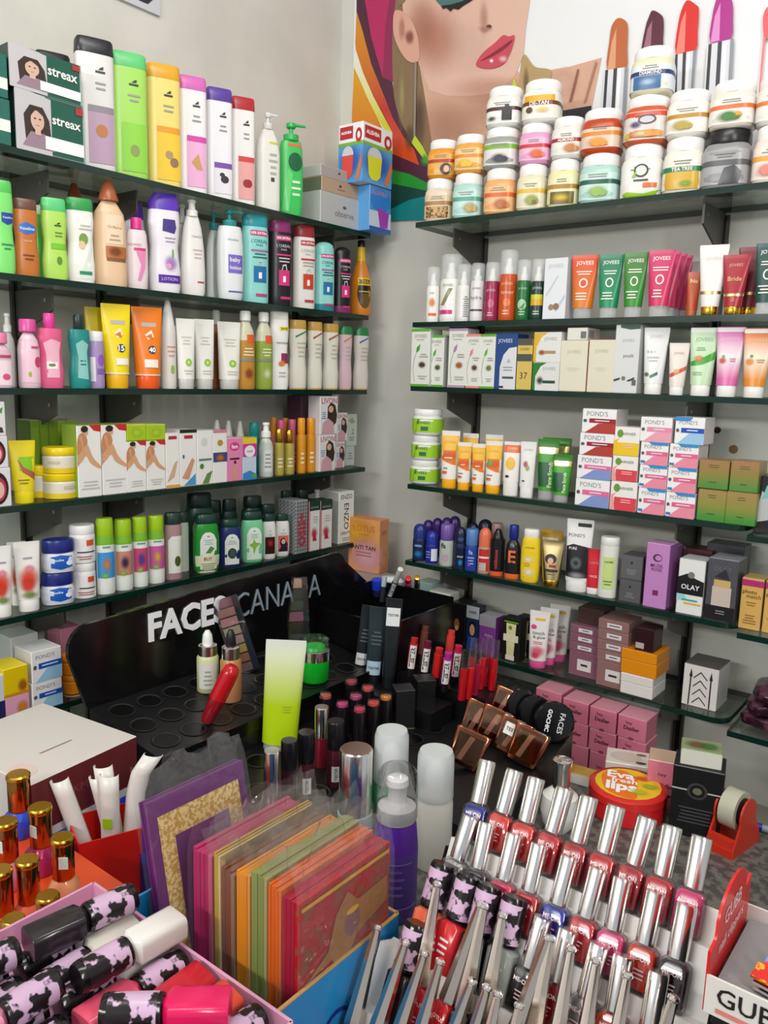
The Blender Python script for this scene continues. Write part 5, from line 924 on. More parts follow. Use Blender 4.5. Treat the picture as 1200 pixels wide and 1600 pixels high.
for u0, u1, vt, c, l in ((953, 995, 752, 'd8404c', 'white and red box with a green dot, lower of two'), (956, 996, 712, 'd8404c', 'white and red box with a green dot, upper of two'), (959, 999, 667, 'ecc41c', 'white and yellow box with a green dot on the red ones')):
    t = S('R4', 'carton', u0, u1, vt, .004, 'face_cream_box', l, cat='box', on=on, d=.055, front='ece9e6', side='d8d0cc', P=[('r', .0 if c[0] == 'e' else .16, 0, 1, .45, c), ('p', [(0, 0), (.2, 0), (.12, .45), (.22, .6), (0, .5)], 'e8a0a0' if c[0] == 'd' else 'e8c020'), ('e', .24, .76, .12, .14, '6a9a2c'), ('t', 'GARNIER', .55, .76, .62, '6a7a6a'), ('l', .3, .25, .9, .4, 2, 'f0c0b8')]); on = top(t)
oa = []
for i, (u0, u1, vt, l) in enumerate(((1089, 1134, 765, 'lower left'), (1133, 1182, 769, 'lower right'))):
    oa.append(S('R4', 'carton', u0, u1, vt, .004, 'cream_carton', 'olive green to copper carton, %s of four' % l, group='olive shimmer cartons', d=.055, front='3f8a34>8a8a3c>a0844c', top='8a6a3c', P=[('l', .3, .72, .7, .86, 2, '5a5a28'), ('l', .3, .2, .7, .28, 1, '2f5a24')]))
for i, (u0, u1, vt, l) in enumerate(((1091, 1139, 719, 'upper left'), (1140, 1186, 721, 'upper right'))):
    S('R4', 'carton', u0, u1, vt, .004, 'cream_carton', 'olive green to copper carton, %s of four' % l, group='olive shimmer cartons', on=max(top(oa[0]), top(oa[1])), d=.055, front='4f8a3c>8a7f3c>a0784c', top='9a704c', P=[('l', .3, .72, .7, .86, 2, '5a5a28'), ('l', .3, .2, .7, .28, 1, '2f5a24')])
S('R4b', 'carton', 1180, 1225, 745, .02, 'gift_carton', 'black window carton with an aqua bow, cut by the right edge', d=.06, front='1c1c1e', P=[('p', [(.1, .2), (.5, .25), (.5, .6), (.2, .75), (.1, .5)], 'b8bcbc'), ('p', [(.2, .6), (.5, .65), (.5, .85), (.35, .85)], '7abab8')])
# ---- shelf R5
def roll(u0, u1, vt, body, cap, lb, ins=.012, P=(), cf=.4, base=None):
    S('R5', 'bottle', u0, u1, vt, ins, 'roll_on', lb, cat='deodorant', group='roll-on deodorants', k=.8, n=2.2, prof='straight', body=body, cap=cap, cf=cf, ctype='dome', P=P, bands=[(0, base), (.15, body)] if base else ())
for i, (u0, u1, vt, ins, c) in enumerate(((660, 678, 812, .075, '3a1c6a'), (674, 692, 809, .08, '3a1f6e'), (688, 707, 808, .07, '3c2270'), (700, 720, 806, .085, '3a1f6e'), (730, 748, 816, .075, '14163c'), (745, 770, 811, .08, '1a1836'))):
    roll(u0, u1, vt, c, c, 'dark violet domed roll-on in the back row, %s from the left' % ['first', 'second', 'third', 'fourth', 'fifth', 'sixth'][i], ins)
roll(645, 667, 818, '14264c', '1c2f7c', 'navy domed roll-on, leftmost on its shelf', P=[('e', .5, .42, .3, .05, '2a4a8a'), ('t', 'NIVEA', .5, .42, .5, 'e0e4f0'), ('s', .5, .2, .4, .12, '2a7ac0', .9)])
roll(665, 685, 829, '1f2a8a', '1f2f9a', 'blue domed roll-on with a white side label', P=[('r', .55, .08, .98, .46, 'd8dcea'), ('l', .1, .15, .5, .4, 3, '8a9ae0')], cf=.42)
S('R5', 'bottle', 687, 710, 819, .012, 'roll_on', 'pale lilac roll-on with a metallic violet cap', cat='deodorant', k=.8, n=2.2, prof='straight', body='b4bcb4', cap='7a5cae', cf=.38, ctype='round', cw=.92, P=[('t', 'fa', .35, .5, .34, '2a2a34', .02), ('s', .5, .2, .3, .12, 'd0a8c8', .9)])
roll(710, 729, 823, '1c2c50', '161c40', 'dark navy roll-on with blue ice label', P=[('r', .3, .05, .95, .5, '101830'), ('s', .62, .16, .25, .1, '2a8ad0', 1.), ('t', 'SPORT', .6, .3, .5, 'e8e8f0', .02), ('e', .6, .72, .25, .05, '3a4a7a')])
S('R5', 'bottle', 727, 748, 826, .012, 'roll_on', 'royal blue roll-on with a light blue cap', cat='deodorant', k=.8, n=2.2, prof='straight', body='24409c', cap='5a86c8', cf=.4, ctype='round', cw=.96, P=[('t', 'fa', .5, .46, .3, 'd8e0f4'), ('l', .25, .15, .8, .36, 3, 'a8b8e8'), ('e', .4, .16, .1, .04, 'a04aa0')])
S('R5', 'bottle', 747, 768, 824, .012, 'roll_on', 'red roll-on with an orange-pink cap and barcode', cat='deodorant', k=.8, n=2.2, prof='straight', body='b0a088', cap='e0704e', cf=.42, ctype='dome', P=[('r', .15, .05, .9, .54, 'c8302c'), ('r', .2, .06, .7, .24, 'e8e0dc'), ('l', .2, .06, .7, .24, 6, '3a3a3a'), ('r', .15, .34, .9, .38, 'f0e0dc')])
S('R5', 'bottle', 766, 789, 826, .014, 'body_spray', 'black deodorant with red vertical lettering and orange base', cat='deodorant', k=.85, n=2.2, prof='flat', body='161417', cap='161417', cf=.22, ctype='cone', cw=.8, bands=[(0, 'e8602c'), (.12, '161417')], P=[('t', 'wildstone', .5, .36, .42, 'c84a3c', .01, 1)])
S('R5', 'bottle', 790, 814, 820, .014, 'body_spray', 'black body wash with a blue cap and orange letter', cat='deodorant', k=.7, n=2.6, prof='shoulder', body='17161a', cap='1c2a8a', cf=.26, ctype='round', cw=.62, bands=[(0, 'e86a2c'), (.13, '17161a')], P=[('t', 'CR', .5, .62, .3, 'b8b8b8'), ('t', 'E', .5, .42, .5, 'e0703c', .02)])
S('R5', 'bottle', 766, 786, 817, .07, 'body_spray', 'bottle with a rose-gold cap behind the black deodorants', cat='deodorant', k=.8, n=2.2, body='8a5a6a', cap='b08a8a', cf=.3, ctype='round', cw=.9)
S('R5', 'bottle', 814, 845, 826, .012, 'lotion_bottle', 'yellow lotion bottle with a white cap', k=.6, n=2.4, prof='soft', body='f0d024', cap='ecebe2', cf=.15, ctype='flip', P=[('t', 'GARNIER', .5, .66, .5, '4a5a1c'), ('s', .45, .44, .35, .08, 'f4ecc0', .9), ('s', .5, .2, .35, .1, 'f4f0d8', .9), ('l', .15, .3, .6, .38, 2, 'b8902c')])
S('R5', 'tube', 843, 879, 828, .07, 'cream_tube', 'yellow tube with white panel behind the gold tube', body='d0a42c', cap='d0a42c', P=[('r', .1, .6, .8, .85, 'e6dfc0')])
S('R5', 'tube', 845, 881, 844, .012, 'face_mask_tube', 'metallic gold tube with a dark-haired woman print', body='palegold', cap='gold', cf=.14, capw=.7, P=[('e', .45, .6, .26, .11, '2a1a18'), ('e', .45, .56, .13, .07, 'dcae90'), ('r', .4, .42, .7, .48, 'a02a34'), ('l', .25, .25, .75, .4, 3, '5a4a28'), ('r', .2, .33, .8, .38, '3a3020')])
S('R5', 'tube', 883, 926, 811, .012, 'face_wash_tube', 'white and black charcoal face wash tube', cat='tube', body='e9e8e8', cap='e6e6e4', cf=.14, capw=.8, P=[('t', "POND'S", .4, .78, .6, '6a6a6e', .01), ('r', .42, .9, .92, .95, '17171a'), ('p', [(.05, .2), (.05, .62), (.3, .66), (.98, .62), (.95, .2)], '17181c'), ('s', .45, .4, .25, .1, '8a9298', .9), ('s', .45, .4, .16, .06, '17181c', 1.), ('s', .5, .23, .4, .06, '9aa0a4', .8), ('t', 'PURE', .3, .6, .3, 'e0e0e0', .02)])
S('R5', 'tube', 917, 940, 858, .02, 'face_wash_tube', 'slim red tube with a white cap', cat='tube', body='cc1f33', cap='e9e6e2', cf=.14, capw=.86, P=[('t', 'LAKME', .5, .7, .6, 'e88a90'), ('t', 'FACE', .5, .4, .5, 'f0d0d0', .01)])
S('R5', 'bottle', 936, 967, 838, .012, 'lotion_bottle', 'slim white bottle with a lime label', k=.8, n=2.2, prof='flat', body='e3e3db', cap='dfdfd8', cf=.14, P=[('r', .25, .14, .85, .68, 'c6da8a'), ('t', 'LAKME', .55, .6, .46, '3a4a2c', .01), ('l', .3, .2, .8, .3, 2, '6a7a4a')])
a = S('R5', 'carton', 967, 1001, 906, .012, 'cream_carton', 'dark silver square carton, lower of the pair', d=.05, front='58585c', side='48484c', P=[('e', .5, .7, .05, .05, '1a1a1c'), ('l', .25, .2, .75, .45, 3, '8a8a8c')])
S('R5', 'carton', 970, 1004, 868, .012, 'cream_carton', 'dark silver square carton, upper of the pair', on=top(a), d=.05, front='606064', side='48484c', P=[('e', .5, .7, .05, .05, '1a1a1c'), ('l', .25, .2, .75, .45, 3, '8a8a8c')])
PB = [('e', .5, .78, .2, .06, '5a2a5a'), ('e', .54, .78, .14, .04, 'bf84c0'), ('t', 'MUSK', .5, .66, .55, '6a3a6a', .01), ('t', 'ROSE', .5, .6, .45, '6a3a6a', .01), ('r', .4, .2, .64, .28, '7a2a5a')]
S('R5', 'carton', 1007, 1044, 849, .008, 'perfume_box', 'tall orchid purple box with a round emblem, in front', d=.045, front='bf84c0', side='a468a8', top='c89ac8', P=PB)
S('R5', 'carton', 1016, 1056, 850, .065, 'perfume_box', 'tall orchid purple box standing behind its twin', d=.04, front='b478b8', side='a468a8', top='c89ac8')
S('R5', 'carton', 1058, 1100, 874, .008, 'face_cream_box', 'white box with a black middle band and teal print', d=.05, front='e3e4e2', side='c0c4c8', P=[('p', [(0, .36), (0, .66), (.35, .74), (.7, .66), (1, .62), (1, .36)], '151417'), ('t', 'OLAY', .5, .5, .7, 'f0f0f0', .01), ('e', .5, .72, .13, .06, '7a7a78'), ('p', [(0, .36), (.3, .36), (.4, .28), (0, .24)], '9ad0d0'), ('r', .2, .25, .8, .28, '2fa0a0'), ('r', .3, .19, .95, .22, 'e0b030')])
S('R5', 'carton', 1103, 1151, 873, .006, 'face_cream_box', 'dark grey metallic box with a cream jar picture', d=.06, front='4c4c54', side='3c3c44', top='8a8a94', P=[('r', 0, 0, 1, .24, '1a191d'), ('t', 'OLAY', .5, .84, .6, '6a6a74'), ('r', .2, .24, .84, .55, 'c4b8ac'), ('r', .24, .55, .8, .66, 'c8a868'), ('p', [(.25, .7), (.6, .85), (.75, .68)], '2a2a30'), ('l', .3, .1, .75, .18, 2, '8a8a90')])
S('R5', 'carton', 1068, 1110, 858, .075, 'cream_carton', 'dark red and grey carton behind the white and black box', d=.05, front='4a2024', top='5a2a2c')
S('R5', 'carton', 1100, 1160, 850, .09, 'cream_carton', 'dark grey carton in the back behind the metallic grey box', d=.05, front='3a3a40', top='4a4a50')
for u0, u1, vt, l in ((1156, 1191, 903, 'golden box with a magenta top stripe, near the right edge'), (1193, 1228, 908, 'golden box with a magenta top stripe, cut by the right edge')):
    S('R5b', 'carton', u0, u1, vt, .02, 'foundation_box', l, d=.045, front='d2a85c', side='b48a44', top='b89a5c', P=[('r', 0, .84, 1, .96, 'b02a6a'), ('t', 'photo', .4, .72, .66, '4a3418', .01), ('t', 'match', .6, .65, .66, '4a3418'), ('l', .2, .45, .8, .55, 2, '8a6a34'), ('l', .2, .1, .8, .3, 4, '8a6a34')])
# ---- shelf R6
S('R6', 'carton', 648, 674, 910, .04, 'hair_colour_box', 'teal and magenta hair colour box behind the white upright box', d=.05, front='8fb0aa', side='a8b8b4', P=[('r', 0, 0, 1, .55, '7a1f5c'), ('t', 'sh', .7, .78, .3, '2a3a3a', .01)])
S('R6', 'carton', 669, 702, 925, .012, 'face_wash_box', 'white upright box with a violet square and pink feathers', d=.04, front='dfdfd8', side='b8bab4', P=[('t', 'Himalaya', .5, .9, .66, '4a4a44', .01), ('p', [(.2, .6), (.2, .8), (.3, .82), (.8, .82), (.84, .6), (.6, .56)], '5a3aa8'), ('p', [(.28, .62), (.38, .7), (.36, .8), (.24, .7)], 'e8e0f4'), ('p', [(.2, .5), (.3, .46), (.45, .4), (.75, .16), (.55, .18), (.3, .28)], 'd8608c'), ('l', .55, .4, .9, .46, 1, 'b8a8b0'), ('r', .05, .02, .95, .07, 'e0a8b8')])
S('R6', 'carton', 703, 727, 942, .02, 'hair_colour_box', 'black box with a small amber picture', d=.05, front='161214', side='1c181a', P=[('e', .45, .5, .18, .14, '8a5a2a'), ('e', .45, .42, .1, .06, 'c8a070')])
S('R6', 'carton', 728, 748, 947, .02, 'hair_colour_box', 'navy packet with a man picture', d=.03, front='1a2a4c', side='26303a', P=[('r', 0, .72, 1, 1, 'a8acb4'), ('t', 'HAIR', .5, .86, .6, '2a2a34', .02), ('e', .5, .52, .26, .14, '1a1416'), ('e', .5, .46, .2, .13, 'c8946c'), ('p', [(.1, 0), (.2, .3), (.8, .3), (.9, 0)], '2a4a9a')])
S('R6', 'carton', 748, 774, 962, .016, 'hair_colour_box', 'violet and grey box next to the man packet', d=.04, front='7a3a8a', side='6a2a7a', top='9a94a0', P=[('r', 0, .72, 1, 1, '8f8a94'), ('t', 'tone', .6, .5, .5, 'c8a8d0')])
for i, (u0, u1, vt, ins) in enumerate(((784, 812, 966, .012), (806, 830, 964, .055))):
    S('R6', 'carton', u0, u1, vt, ins, 'hair_colour_box', ['black box with a pale yellow tube picture, in front', 'black box with a pale yellow tube picture, behind'][i], d=.03, front='1a1d18', side='121411', P=[('p', [(.22, .88), (.78, .88), (.7, .12), (.3, .12)], 'd9d3a0'), ('r', .08, .46, .92, .62, 'dcd8b8'), ('e', .45, .78, .1, .05, '6a8a2c'), ('r', .25, .03, .75, .14, 'e0dcc8'), ('r', .1, .9, .9, .93, '6aa82c')])
for i, (u0, u1, vt, ins) in enumerate(((826, 858, 954, .012), (842, 872, 949, .045), (857, 890, 944, .08))):
    S('R6', 'tube', u0, u1, vt, ins, 'face_cream_tube', ['white and pink cream tube, front one of three', 'white and pink cream tube, middle one of three', 'white and pink cream tube, back one of three'][i], cat='tube', group='white and pink cream tubes', body='e8e4e2', cap='e05a9a', cf=.13, capw=.8, P=[('s', .5, .3, .45, .12, 'e0607c', .95), ('s', .4, .22, .3, .08, 'd8305c', .9), ('t', 'touch', .5, .62, .6, '4a4a4a'), ('t', '& glow', .55, .54, .6, '4a4a4a'), ('e', .25, .72, .14, .04, 'e0408a'), ('r', .3, .84, .8, .88, 'e8b83c'), ('l', .2, .42, .8, .48, 2, 'd05a6a')])
def stack(n, u0, u1, v0, v1, ins, d, front, lb, nm='lip_kit_box', sticker=True, sh='R6', **k):
    on = k.pop('on', None)
    for i in range(n):
        vt = v1 + (v0 - v1) * (i + 1) / n; sft = 2. * i
        t = S(sh, 'carton', u0 + sft * .4, u1 + sft * .4, vt, ins, nm, lb % ['lowest', 'second from the bottom', 'third from the bottom', 'fourth from the bottom', 'fifth from the bottom'][i] if '%s' in lb else lb, cat='box', on=on, d=d, front=front, P=[('r', .3, .25, .78, .7, 'd8d4d4'), ('l', .34, .36, .74, .6, 1, '3a3a3a')] if sticker else (), **k)
        on = top(t)
    return t
ta = stack(4, 888, 934, 979, 1033, .03, .07, '85586a', 'mauve flat box in the left stack, %s', group='mauve flat boxes')
S('R6', 'carton', 902, 944, 952, .05, 'lip_kit_box', 'brown flat box on the left mauve stack', cat='box', on=top(ta), d=.06, front='4a342e', top='5a4038')
stack(5, 931, 980, 970, 1052, .012, .07, '8e6a68', 'dusty brown flat box in the right stack, %s', group='dusty brown flat boxes')
ta = stack(2, 968, 1020, 1056, 1084, .004, .075, 'dcdad6', 'white flat box, %s of the stack by the shelf edge', sticker=False, group='white flat boxes')
tb = stack(2, 969, 1026, 1018, 1050, .006, .075, 'dc8a14', 'orange flat box, %s of the two on the white boxes', sticker=False, on=top(ta), group='orange flat boxes')
S('R6', 'carton', 992, 1022, 982, .012, 'lip_kit_box', 'dark maroon box on the orange boxes', cat='box', on=top(tb), d=.05, front='2c1018', top='3a1a22', P=[('r', .05, .1, .5, .35, 'b8a8a8')])
S('R6', 'carton', 1066, 1122, 1040, .03, 'gift_box', 'white box with black arrows and chevrons under clear film', d=.075, front='d8d4d2', side='b8b4b2', top='57534f', P=[('p', [(.18, .02), (.2, .7), (.17, .7), (.22, .9), (.27, .7), (.24, .7), (.22, .02)], '2a1a1c'), ('p', [(.78, .02), (.78, .7), (.75, .7), (.8, .9), (.85, .7), (.82, .7), (.82, .02)], '2a1a1c')] + [('p', [(.3, v), (.5, v + .16), (.7, v), (.7, v - .035), (.5, v + .125), (.3, v - .035)], '4a4446') for v in (.1, .3, .5, .7)])
for i in range(3):
    p = pl(1172, 1104, 1, -.10)
    t = thing('wrapped_pack', ['dark plum film-wrapped pack, lowest of three near the right edge', 'dark plum film-wrapped pack, middle of three near the right edge', 'dark plum film-wrapped pack, topmost of three near the right edge'][i], 'packet', (1.212 + .006 * i, -.10, SH['R6b'] + .026 * i), .12 * (i - 1), 'film-wrapped packs')
    mb = MB(); R = [(0, .045, .048, 4), (.004, .056, .056, 4), (.013, .058, .058, 4), (.021, .055, .055, 4), (.0255, .045, .045, 4)]; mb.loft(R, 'purplewrap', 28)
    for q in mb.v[:]: pass
    mb.v = [(x + random.uniform(-.0015, .0015), y + random.uniform(-.0015, .0015), z if z < .0005 or z > .025 else z + random.uniform(-.001, .001)) for x, y, z in mb.v]
    mb.obj('pack_body', t)
# ================================================================ COUNTER
def rzc(p): d = CAM - Vector(p); return math.atan2(d.x, -d.y)
# ---- pink powder boxes on the low ledge, under the lowest right shelf
DZ = [('t', 'Dazller', .5, .5, .55, '3a1620', .02), ('t', 'hey', .4, .72, .22, '3a1620'), ('e', .5, .06, .1, .06, '8a4a58')]
cl = ['first', 'second', 'third', 'fourth']
for ci, (u0, u1, v0, v1) in enumerate(((836, 877, 1079, 1180), (878, 919, 1095, 1196), (920, 963, 1108, 1212), (964, 1010, 1121, 1228))):
    on = .66
    for ri in range(3):
        vt = v1 + (v0 - v1) * (ri + 1) / 3
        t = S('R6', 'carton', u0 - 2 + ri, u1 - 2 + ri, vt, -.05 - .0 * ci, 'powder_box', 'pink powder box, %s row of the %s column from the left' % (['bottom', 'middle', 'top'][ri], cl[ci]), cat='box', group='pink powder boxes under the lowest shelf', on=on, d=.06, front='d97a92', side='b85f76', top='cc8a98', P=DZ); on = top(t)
# ---- black branded display stand
sd = thing('display_stand', 'black make-up display stand with a tall lettered back panel', 'display stand', (.45, -.7, CT))
SI = Matrix.Translation((-.45, .7, -CT))
BK = M('0e0d0f', .16); BK2 = M('151416', .3)
pts = []
def arc(cy, cz, r, a0, a1, n=6): return [(cy + r * math.cos(math.radians(a0 + (a1 - a0) * i / n)), cz + r * math.sin(math.radians(a0 + (a1 - a0) * i / n))) for i in range(n + 1)]
pts = [(-1.006, CT), (-1.006, .95), (-1.036, 1.045)] + arc(-.998, 1.055, .038, 180, 95) + arc(-.40, 1.082, .035, 88, 20) + [(-.285, 1.03), (-.28, CT)]
mb = MB(); mb.prism(pts, .352, .360, BK, lambda y, z, x: (x, y, z)); mb.obj('back_panel', sd).matrix_parent_inverse = SI
mb = MB(); prof = [(.3605, CT), (.3605, .949), (.551, .923), (.551, .875), (.79, .86), (.79, CT)]
mb.prism(prof, -1.004, -.47, BK2, lambda x, z, y: (x, y, z)); mb.obj('stepped_base', sd).matrix_parent_inverse = SI
mb = MB(); mb.box((.5515, -.737, .915), (.004, .534, .022), BK); mb.obj('tray_lip', sd).matrix_parent_inverse = SI
def panel_text(s, ua, va, ub, vb, hz, col, bold, nm, th):
    A = pl(ua, va, 0, .3605); B = pl(ub, vb, 0, .3605); vs, fs, asp = text2d(s, bold); W = B[1] - A[1]
    mb = MB(); zc = (A[2] + B[2]) / 2 + hz / 2
    f = lambda x, y, o: (.3605 + o, A[1] + (x + .5) * W, zc + y * hz)
    mb.add([f(x, y, th) for x, y in vs], fs, col); n = len(vs)
    ed = {}
    for q in fs:
        for i in range(len(q)):
            e = (q[i], q[(i + 1) % len(q)])
            ed[tuple(sorted(e))] = ed.get(tuple(sorted(e)), []) + [e]
    for k, e in ed.items():
        if len(e) == 1:
            a, b = e[0]; mb.add([f(*vs[a], th), f(*vs[b], th), f(*vs[b], 0), f(*vs[a], 0)], [(0, 1, 2, 3)], col, False)
    mb.obj(nm, sd).matrix_parent_inverse = SI
panel_text('FACES', 232, 1006, 352, 968, .052, 'f0f0f2', .03, 'raised_lettering', .003)
panel_text('CANADA', 368, 968, 500, 928, .048, '8a98a4', -.01, 'raised_lettering', .002)
hole = None
for i in range(3):
    for j in range(9):
        x = .395 + .058 * i; y = -.965 + .054 * j; z = .949 - (x - .3605) * .1365
        if hole is None:
            mb = MB(); mb.lathe([(.021, -.0002), (.023, .0012), (.0205, .0016), (.0185, .0004)], '1d1c1f', 18); hole = mb.obj('tray_hole', sd); o = hole
            mb = MB(); mb.cyl((0, 0, .0003), (0, 0, .0006), .0186, .0186, '030303', 18); mb.obj('hole_shade_disc', hole)  # flat near-black disc: the shade inside the hole is put into its colour
        else:
            o = copy_tree(hole, sd)
        o.location = (x - .45, y + .7, z - CT); o.rotation_euler = (0, .1357, 0)
for i in range(3):
    for j in range(8):
        o = copy_tree(hole, sd); x = .59 + .065 * i; o.location = (x - .45, -.965 + .062 * j + .7, .875 - (x - .551) * .0628 - CT); o.rotation_euler = (0, .0627, 0)
def TA(x): return .949 - (x - .3605) * .1365
def TB(x): return .875 - (x - .551) * .0628
def onA(u, v):
    z = .93
    for i in range(6): p = pl(u, v, 2, z); z = TA(p[0])
    return p
def onB(u, v):
    z = .87
    for i in range(6): p = pl(u, v, 2, z); z = TB(p[0])
    return p
def dep(p): return proj(p)[2]
def hgt(p, vt):
    lo, hi = 0, 1.
    for i in range(40):
        mid = (lo + hi) / 2
        if proj((p[0], p[1], p[2] + mid))[1] > vt: lo = mid
        else: hi = mid
    return lo
def free(name, label, cat, p, rot=(0, 0), group=None, rz=None):
    return thing(name, label, cat, p, 0, group, (rot[0], rot[1], rzc(p) if rz is None else rz))
# dropper bottles
for u, vb, vt, c, dc, wp_, lb in ((325, 1078, 985, 'c5c89a', 'e8e8e6', 34, 'pale yellow dropper bottle with white label on the black stand'), (361, 1093, 984, 'bb8055', '17161a', 33, 'tan foundation dropper bottle with black bulb on the black stand')):
    p = onA(u, vb); h = hgt(p, vt); w = wp_ * dep(p) / FPX
    t = free('dropper_bottle', lb, 'bottle', p)
    mb = MB(); r = w / 2; R = [(0, r * .93, r * .93, 2), (.002, r, r, 2), (h * .56, r, r, 2), (h * .6, r * .85, r * .85, 2)]; mb.loft(R, c); mb.obj('glass_body', t)
    mb = MB(); mb.lathe([(r * .62, h * .59), (r * .84, h * .6), (r * .84, h * .76), (r * .7, h * .775)], 'silver'); mb.obj('metal_collar', t)
    mb = MB(); mb.lathe([(r * .46, h * .77), (r * .5, h * .8), (r * .42, h * .93), (r * .2, h)], dc); mb.obj('dropper_bulb', t)
    if c[0] == 'c':
        mb = MB(); prints(mb, [('r', .12, .08, .88, .5, 'd6d6cc'), ('l', .3, .12, .7, .4, 4, '9a9a90')], w, h, ring_surf(R), False); mb.obj('printed_label', t)
# eye-shadow palettes
def palette(p, w, h, cols, lb, tilt, lean):
    t = free('eyeshadow_palette', lb, 'palette', p, (lean, tilt))
    mb = MB(); mb.box((0, .004, h / 2), (w, .008, h), '2c2b30'); mb.obj('case', t)
    n = len(cols)
    for i, c in enumerate(cols):
        mb = MB(); mb.box((-w * .06, -.0012, h * (1 - (i + .5) / n)), (w * .66, .002, h / n * .84), M(c, .6)); mb.obj('shadow_pan', t)
    mb = MB(); mb.box((w * .04, -.006, h / 2), (w * 1.02, .003, h * 1.02), 'clear'); mb.obj('clear_lid', t)
p = onA(386, 1049); palette(p, 40 * dep(p) / FPX, hgt(p, 932), ['8a4a54', 'b07a70', 'c48a88', 'b8a888', 'b89a9a', 'c8aa60', 'b87858', '9a7a70'], 'open palette of pink and brown shadows tilted on the black stand', -.30, -.12)
p = onA(467, 1006); palette(p, 34 * dep(p) / FPX, hgt(p, 905), ['c8a484', '3a3a2c', '3c4a3c', 'a0587c', '2c1a22', '4a4a4c'], 'open palette of beige, green and plum shadows on the black stand', -.06, -.12)
# red lip crayon leaning in the tray
p = onA(322, 1132); t = free('lip_crayon', 'glossy red lip crayon leaning on the black stand', 'lipstick', (p[0], p[1], p[2] + .004), (0, .44)); h = .105; r = 13 * dep(p) / FPX
mb = MB(); mb.lathe([(r * .55, 0), (r * .75, .004), (r, h * .4), (r, h * .42)], M('8f1220', .12)); mb.obj('barrel', t)
mb = MB(); mb.lathe([(r * 1.03, h * .42), (r * 1.05, h * .85), (r * .9, h * .96), (r * .55, h)], M('b8141f', .2)); mb.obj('cap', t)
# pale lime tube and green gel jar
p = onB(436, 1168); t = free('face_wash_tube', 'tall frosted lime green tube with white crimped end on the black stand', 'tube', p, (0, .06))
k_tube(t, 62 * dep(p) / FPX, .035, hgt(p, 1000), body='b4d40c>b6d21c>cfdc8a>dfe5cc', cap='clearcap', cf=.06, capw=.8, crimp='e2e6d8', P=[('l', .5, .35, .75, .42, 3, '9ab02c')])
p = onA(491, 1062); t = free('gel_jar', 'bright green gel jar with a chrome rim and clear open lid', 'jar', p); w = 46 * dep(p) / FPX; h = hgt(p, 995)
mb = MB(); mb.lathe([(w * .44, 0), (w * .5, .004), (w * .5, h * .5)], M('12b02a', .25)); mb.obj('body', t)
mb = MB(); mb.lathe([(w * .51, h * .5), (w * .51, h * .72), (w * .49, h * .73)], 'silver'); mb.obj('rim', t)
mb = MB(); mb.loft([(h * .73, w * .5, w * .5, 2), (h * .95, w * .5, w * .5, 2), (h, w * .4, w * .4, 2)], 'clear'); mb.obj('lid', t)
mb = MB(); mb.cyl((0, 0, h * .73), (0, 0, h * .80), w * .4, w * .36, '2cc04a'); mb.obj('gel', t)
# lipsticks with clear colour windows
LB = 'black lipstick tube with a %s colour window, %s'
for i, (u, v, c, cn_) in enumerate(((549, 1061, 'c04858', 'wine red'), (575, 1071, 'e05a5a', 'coral red'), (509, 1083, 'd86a5c', 'salmon'), (556, 1084, 'c84a80', 'rose'), (535, 1096, 'd8408a', 'magenta'), (584, 1094, 'e0504a', 'bright coral'), (562, 1104, 'd8345c', 'raspberry'), (603, 1085, 'e0883c', 'orange'))):
    q = pl(u, v, 2, .86 + .085); q = Vector((q[0], q[1], TB(q[0]) if q[0] < .79 else CT)); h = .945 - q[2]; r = 10.2 * dep((q[0], q[1], .94)) / FPX
    t = free('lipstick', 'black lipstick tube with a %s window in its top' % cn_, 'lipstick', q, group='lipsticks on the lower step of the black stand')
    mb = MB(); mb.lathe([(r * .97, 0), (r, .002), (r, h - .008), (r * .98, h - .0075)], M('161216', .14)); mb.obj('tube', t)
    mb = MB(); mb.lathe([(r * .8, h - .0075), (r * .8, h - .003)], c); mb.obj('colour_chip', t)
    mb = MB(); mb.lathe([(r * .99, h - .0074), (r, h - .007), (r * .99, h - .001), (r * .92, h)], 'polyshell'); mb.obj('clear_top', t)
for u, v, cap, body, wpx, cf, lb, lab in ((503, 1104, 'silver', '7a1a2a', 22, .5, 'lip gloss with a silver cap and dark red glass', 0), (425, 1172, 'silver', '3a3a44', 26, .8, 'chrome-capped lip gloss beside the lime tube', 0), (452, 1156, '17161a', '3a1a1e', 26, .42, 'lip gloss with a tall black cap, left of three', 0), (479, 1143, '17161a', '4a2028', 27, .45, 'lip gloss with a tall black cap and tester label, middle of three', 1), (525, 1126, '17161a', '5a1c2c', 28, .42, 'lip gloss with a tall black cap and tester label, right of three', 1)):
    zt = .86 + .11; q = pl(u, v, 2, zt); q = Vector((q[0], q[1], TB(q[0]) if q[0] < .79 else CT)); h = zt - q[2]; r = wpx / 2 * dep((q[0], q[1], zt)) / FPX
    t = free('lip_gloss', lb, 'lip gloss', q, group='lip glosses on the black stand')
    R = [(0, r * .9, r * .9, 2), (.003, r, r, 2), (h * (1 - cf), r, r, 2)]
    mb = MB(); mb.loft(R, M(body, .12)); mb.obj('glass_body', t)
    mb = MB(); mb.lathe([(r * .96, h * (1 - cf)), (r * 1.0, h * (1 - cf) + .002), (r, h - .002), (r * .93, h)], M(cap, .2)); mb.obj('cap', t)
    if lab: mb = MB(); prints(mb, [('r', .3, .1, .8, .34, 'd8d8d4'), ('t', 'TESTER', .55, .22, .2, '222', .02, 1)], 2 * r, h, ring_surf(R), False); mb.obj('tester_sticker', t)
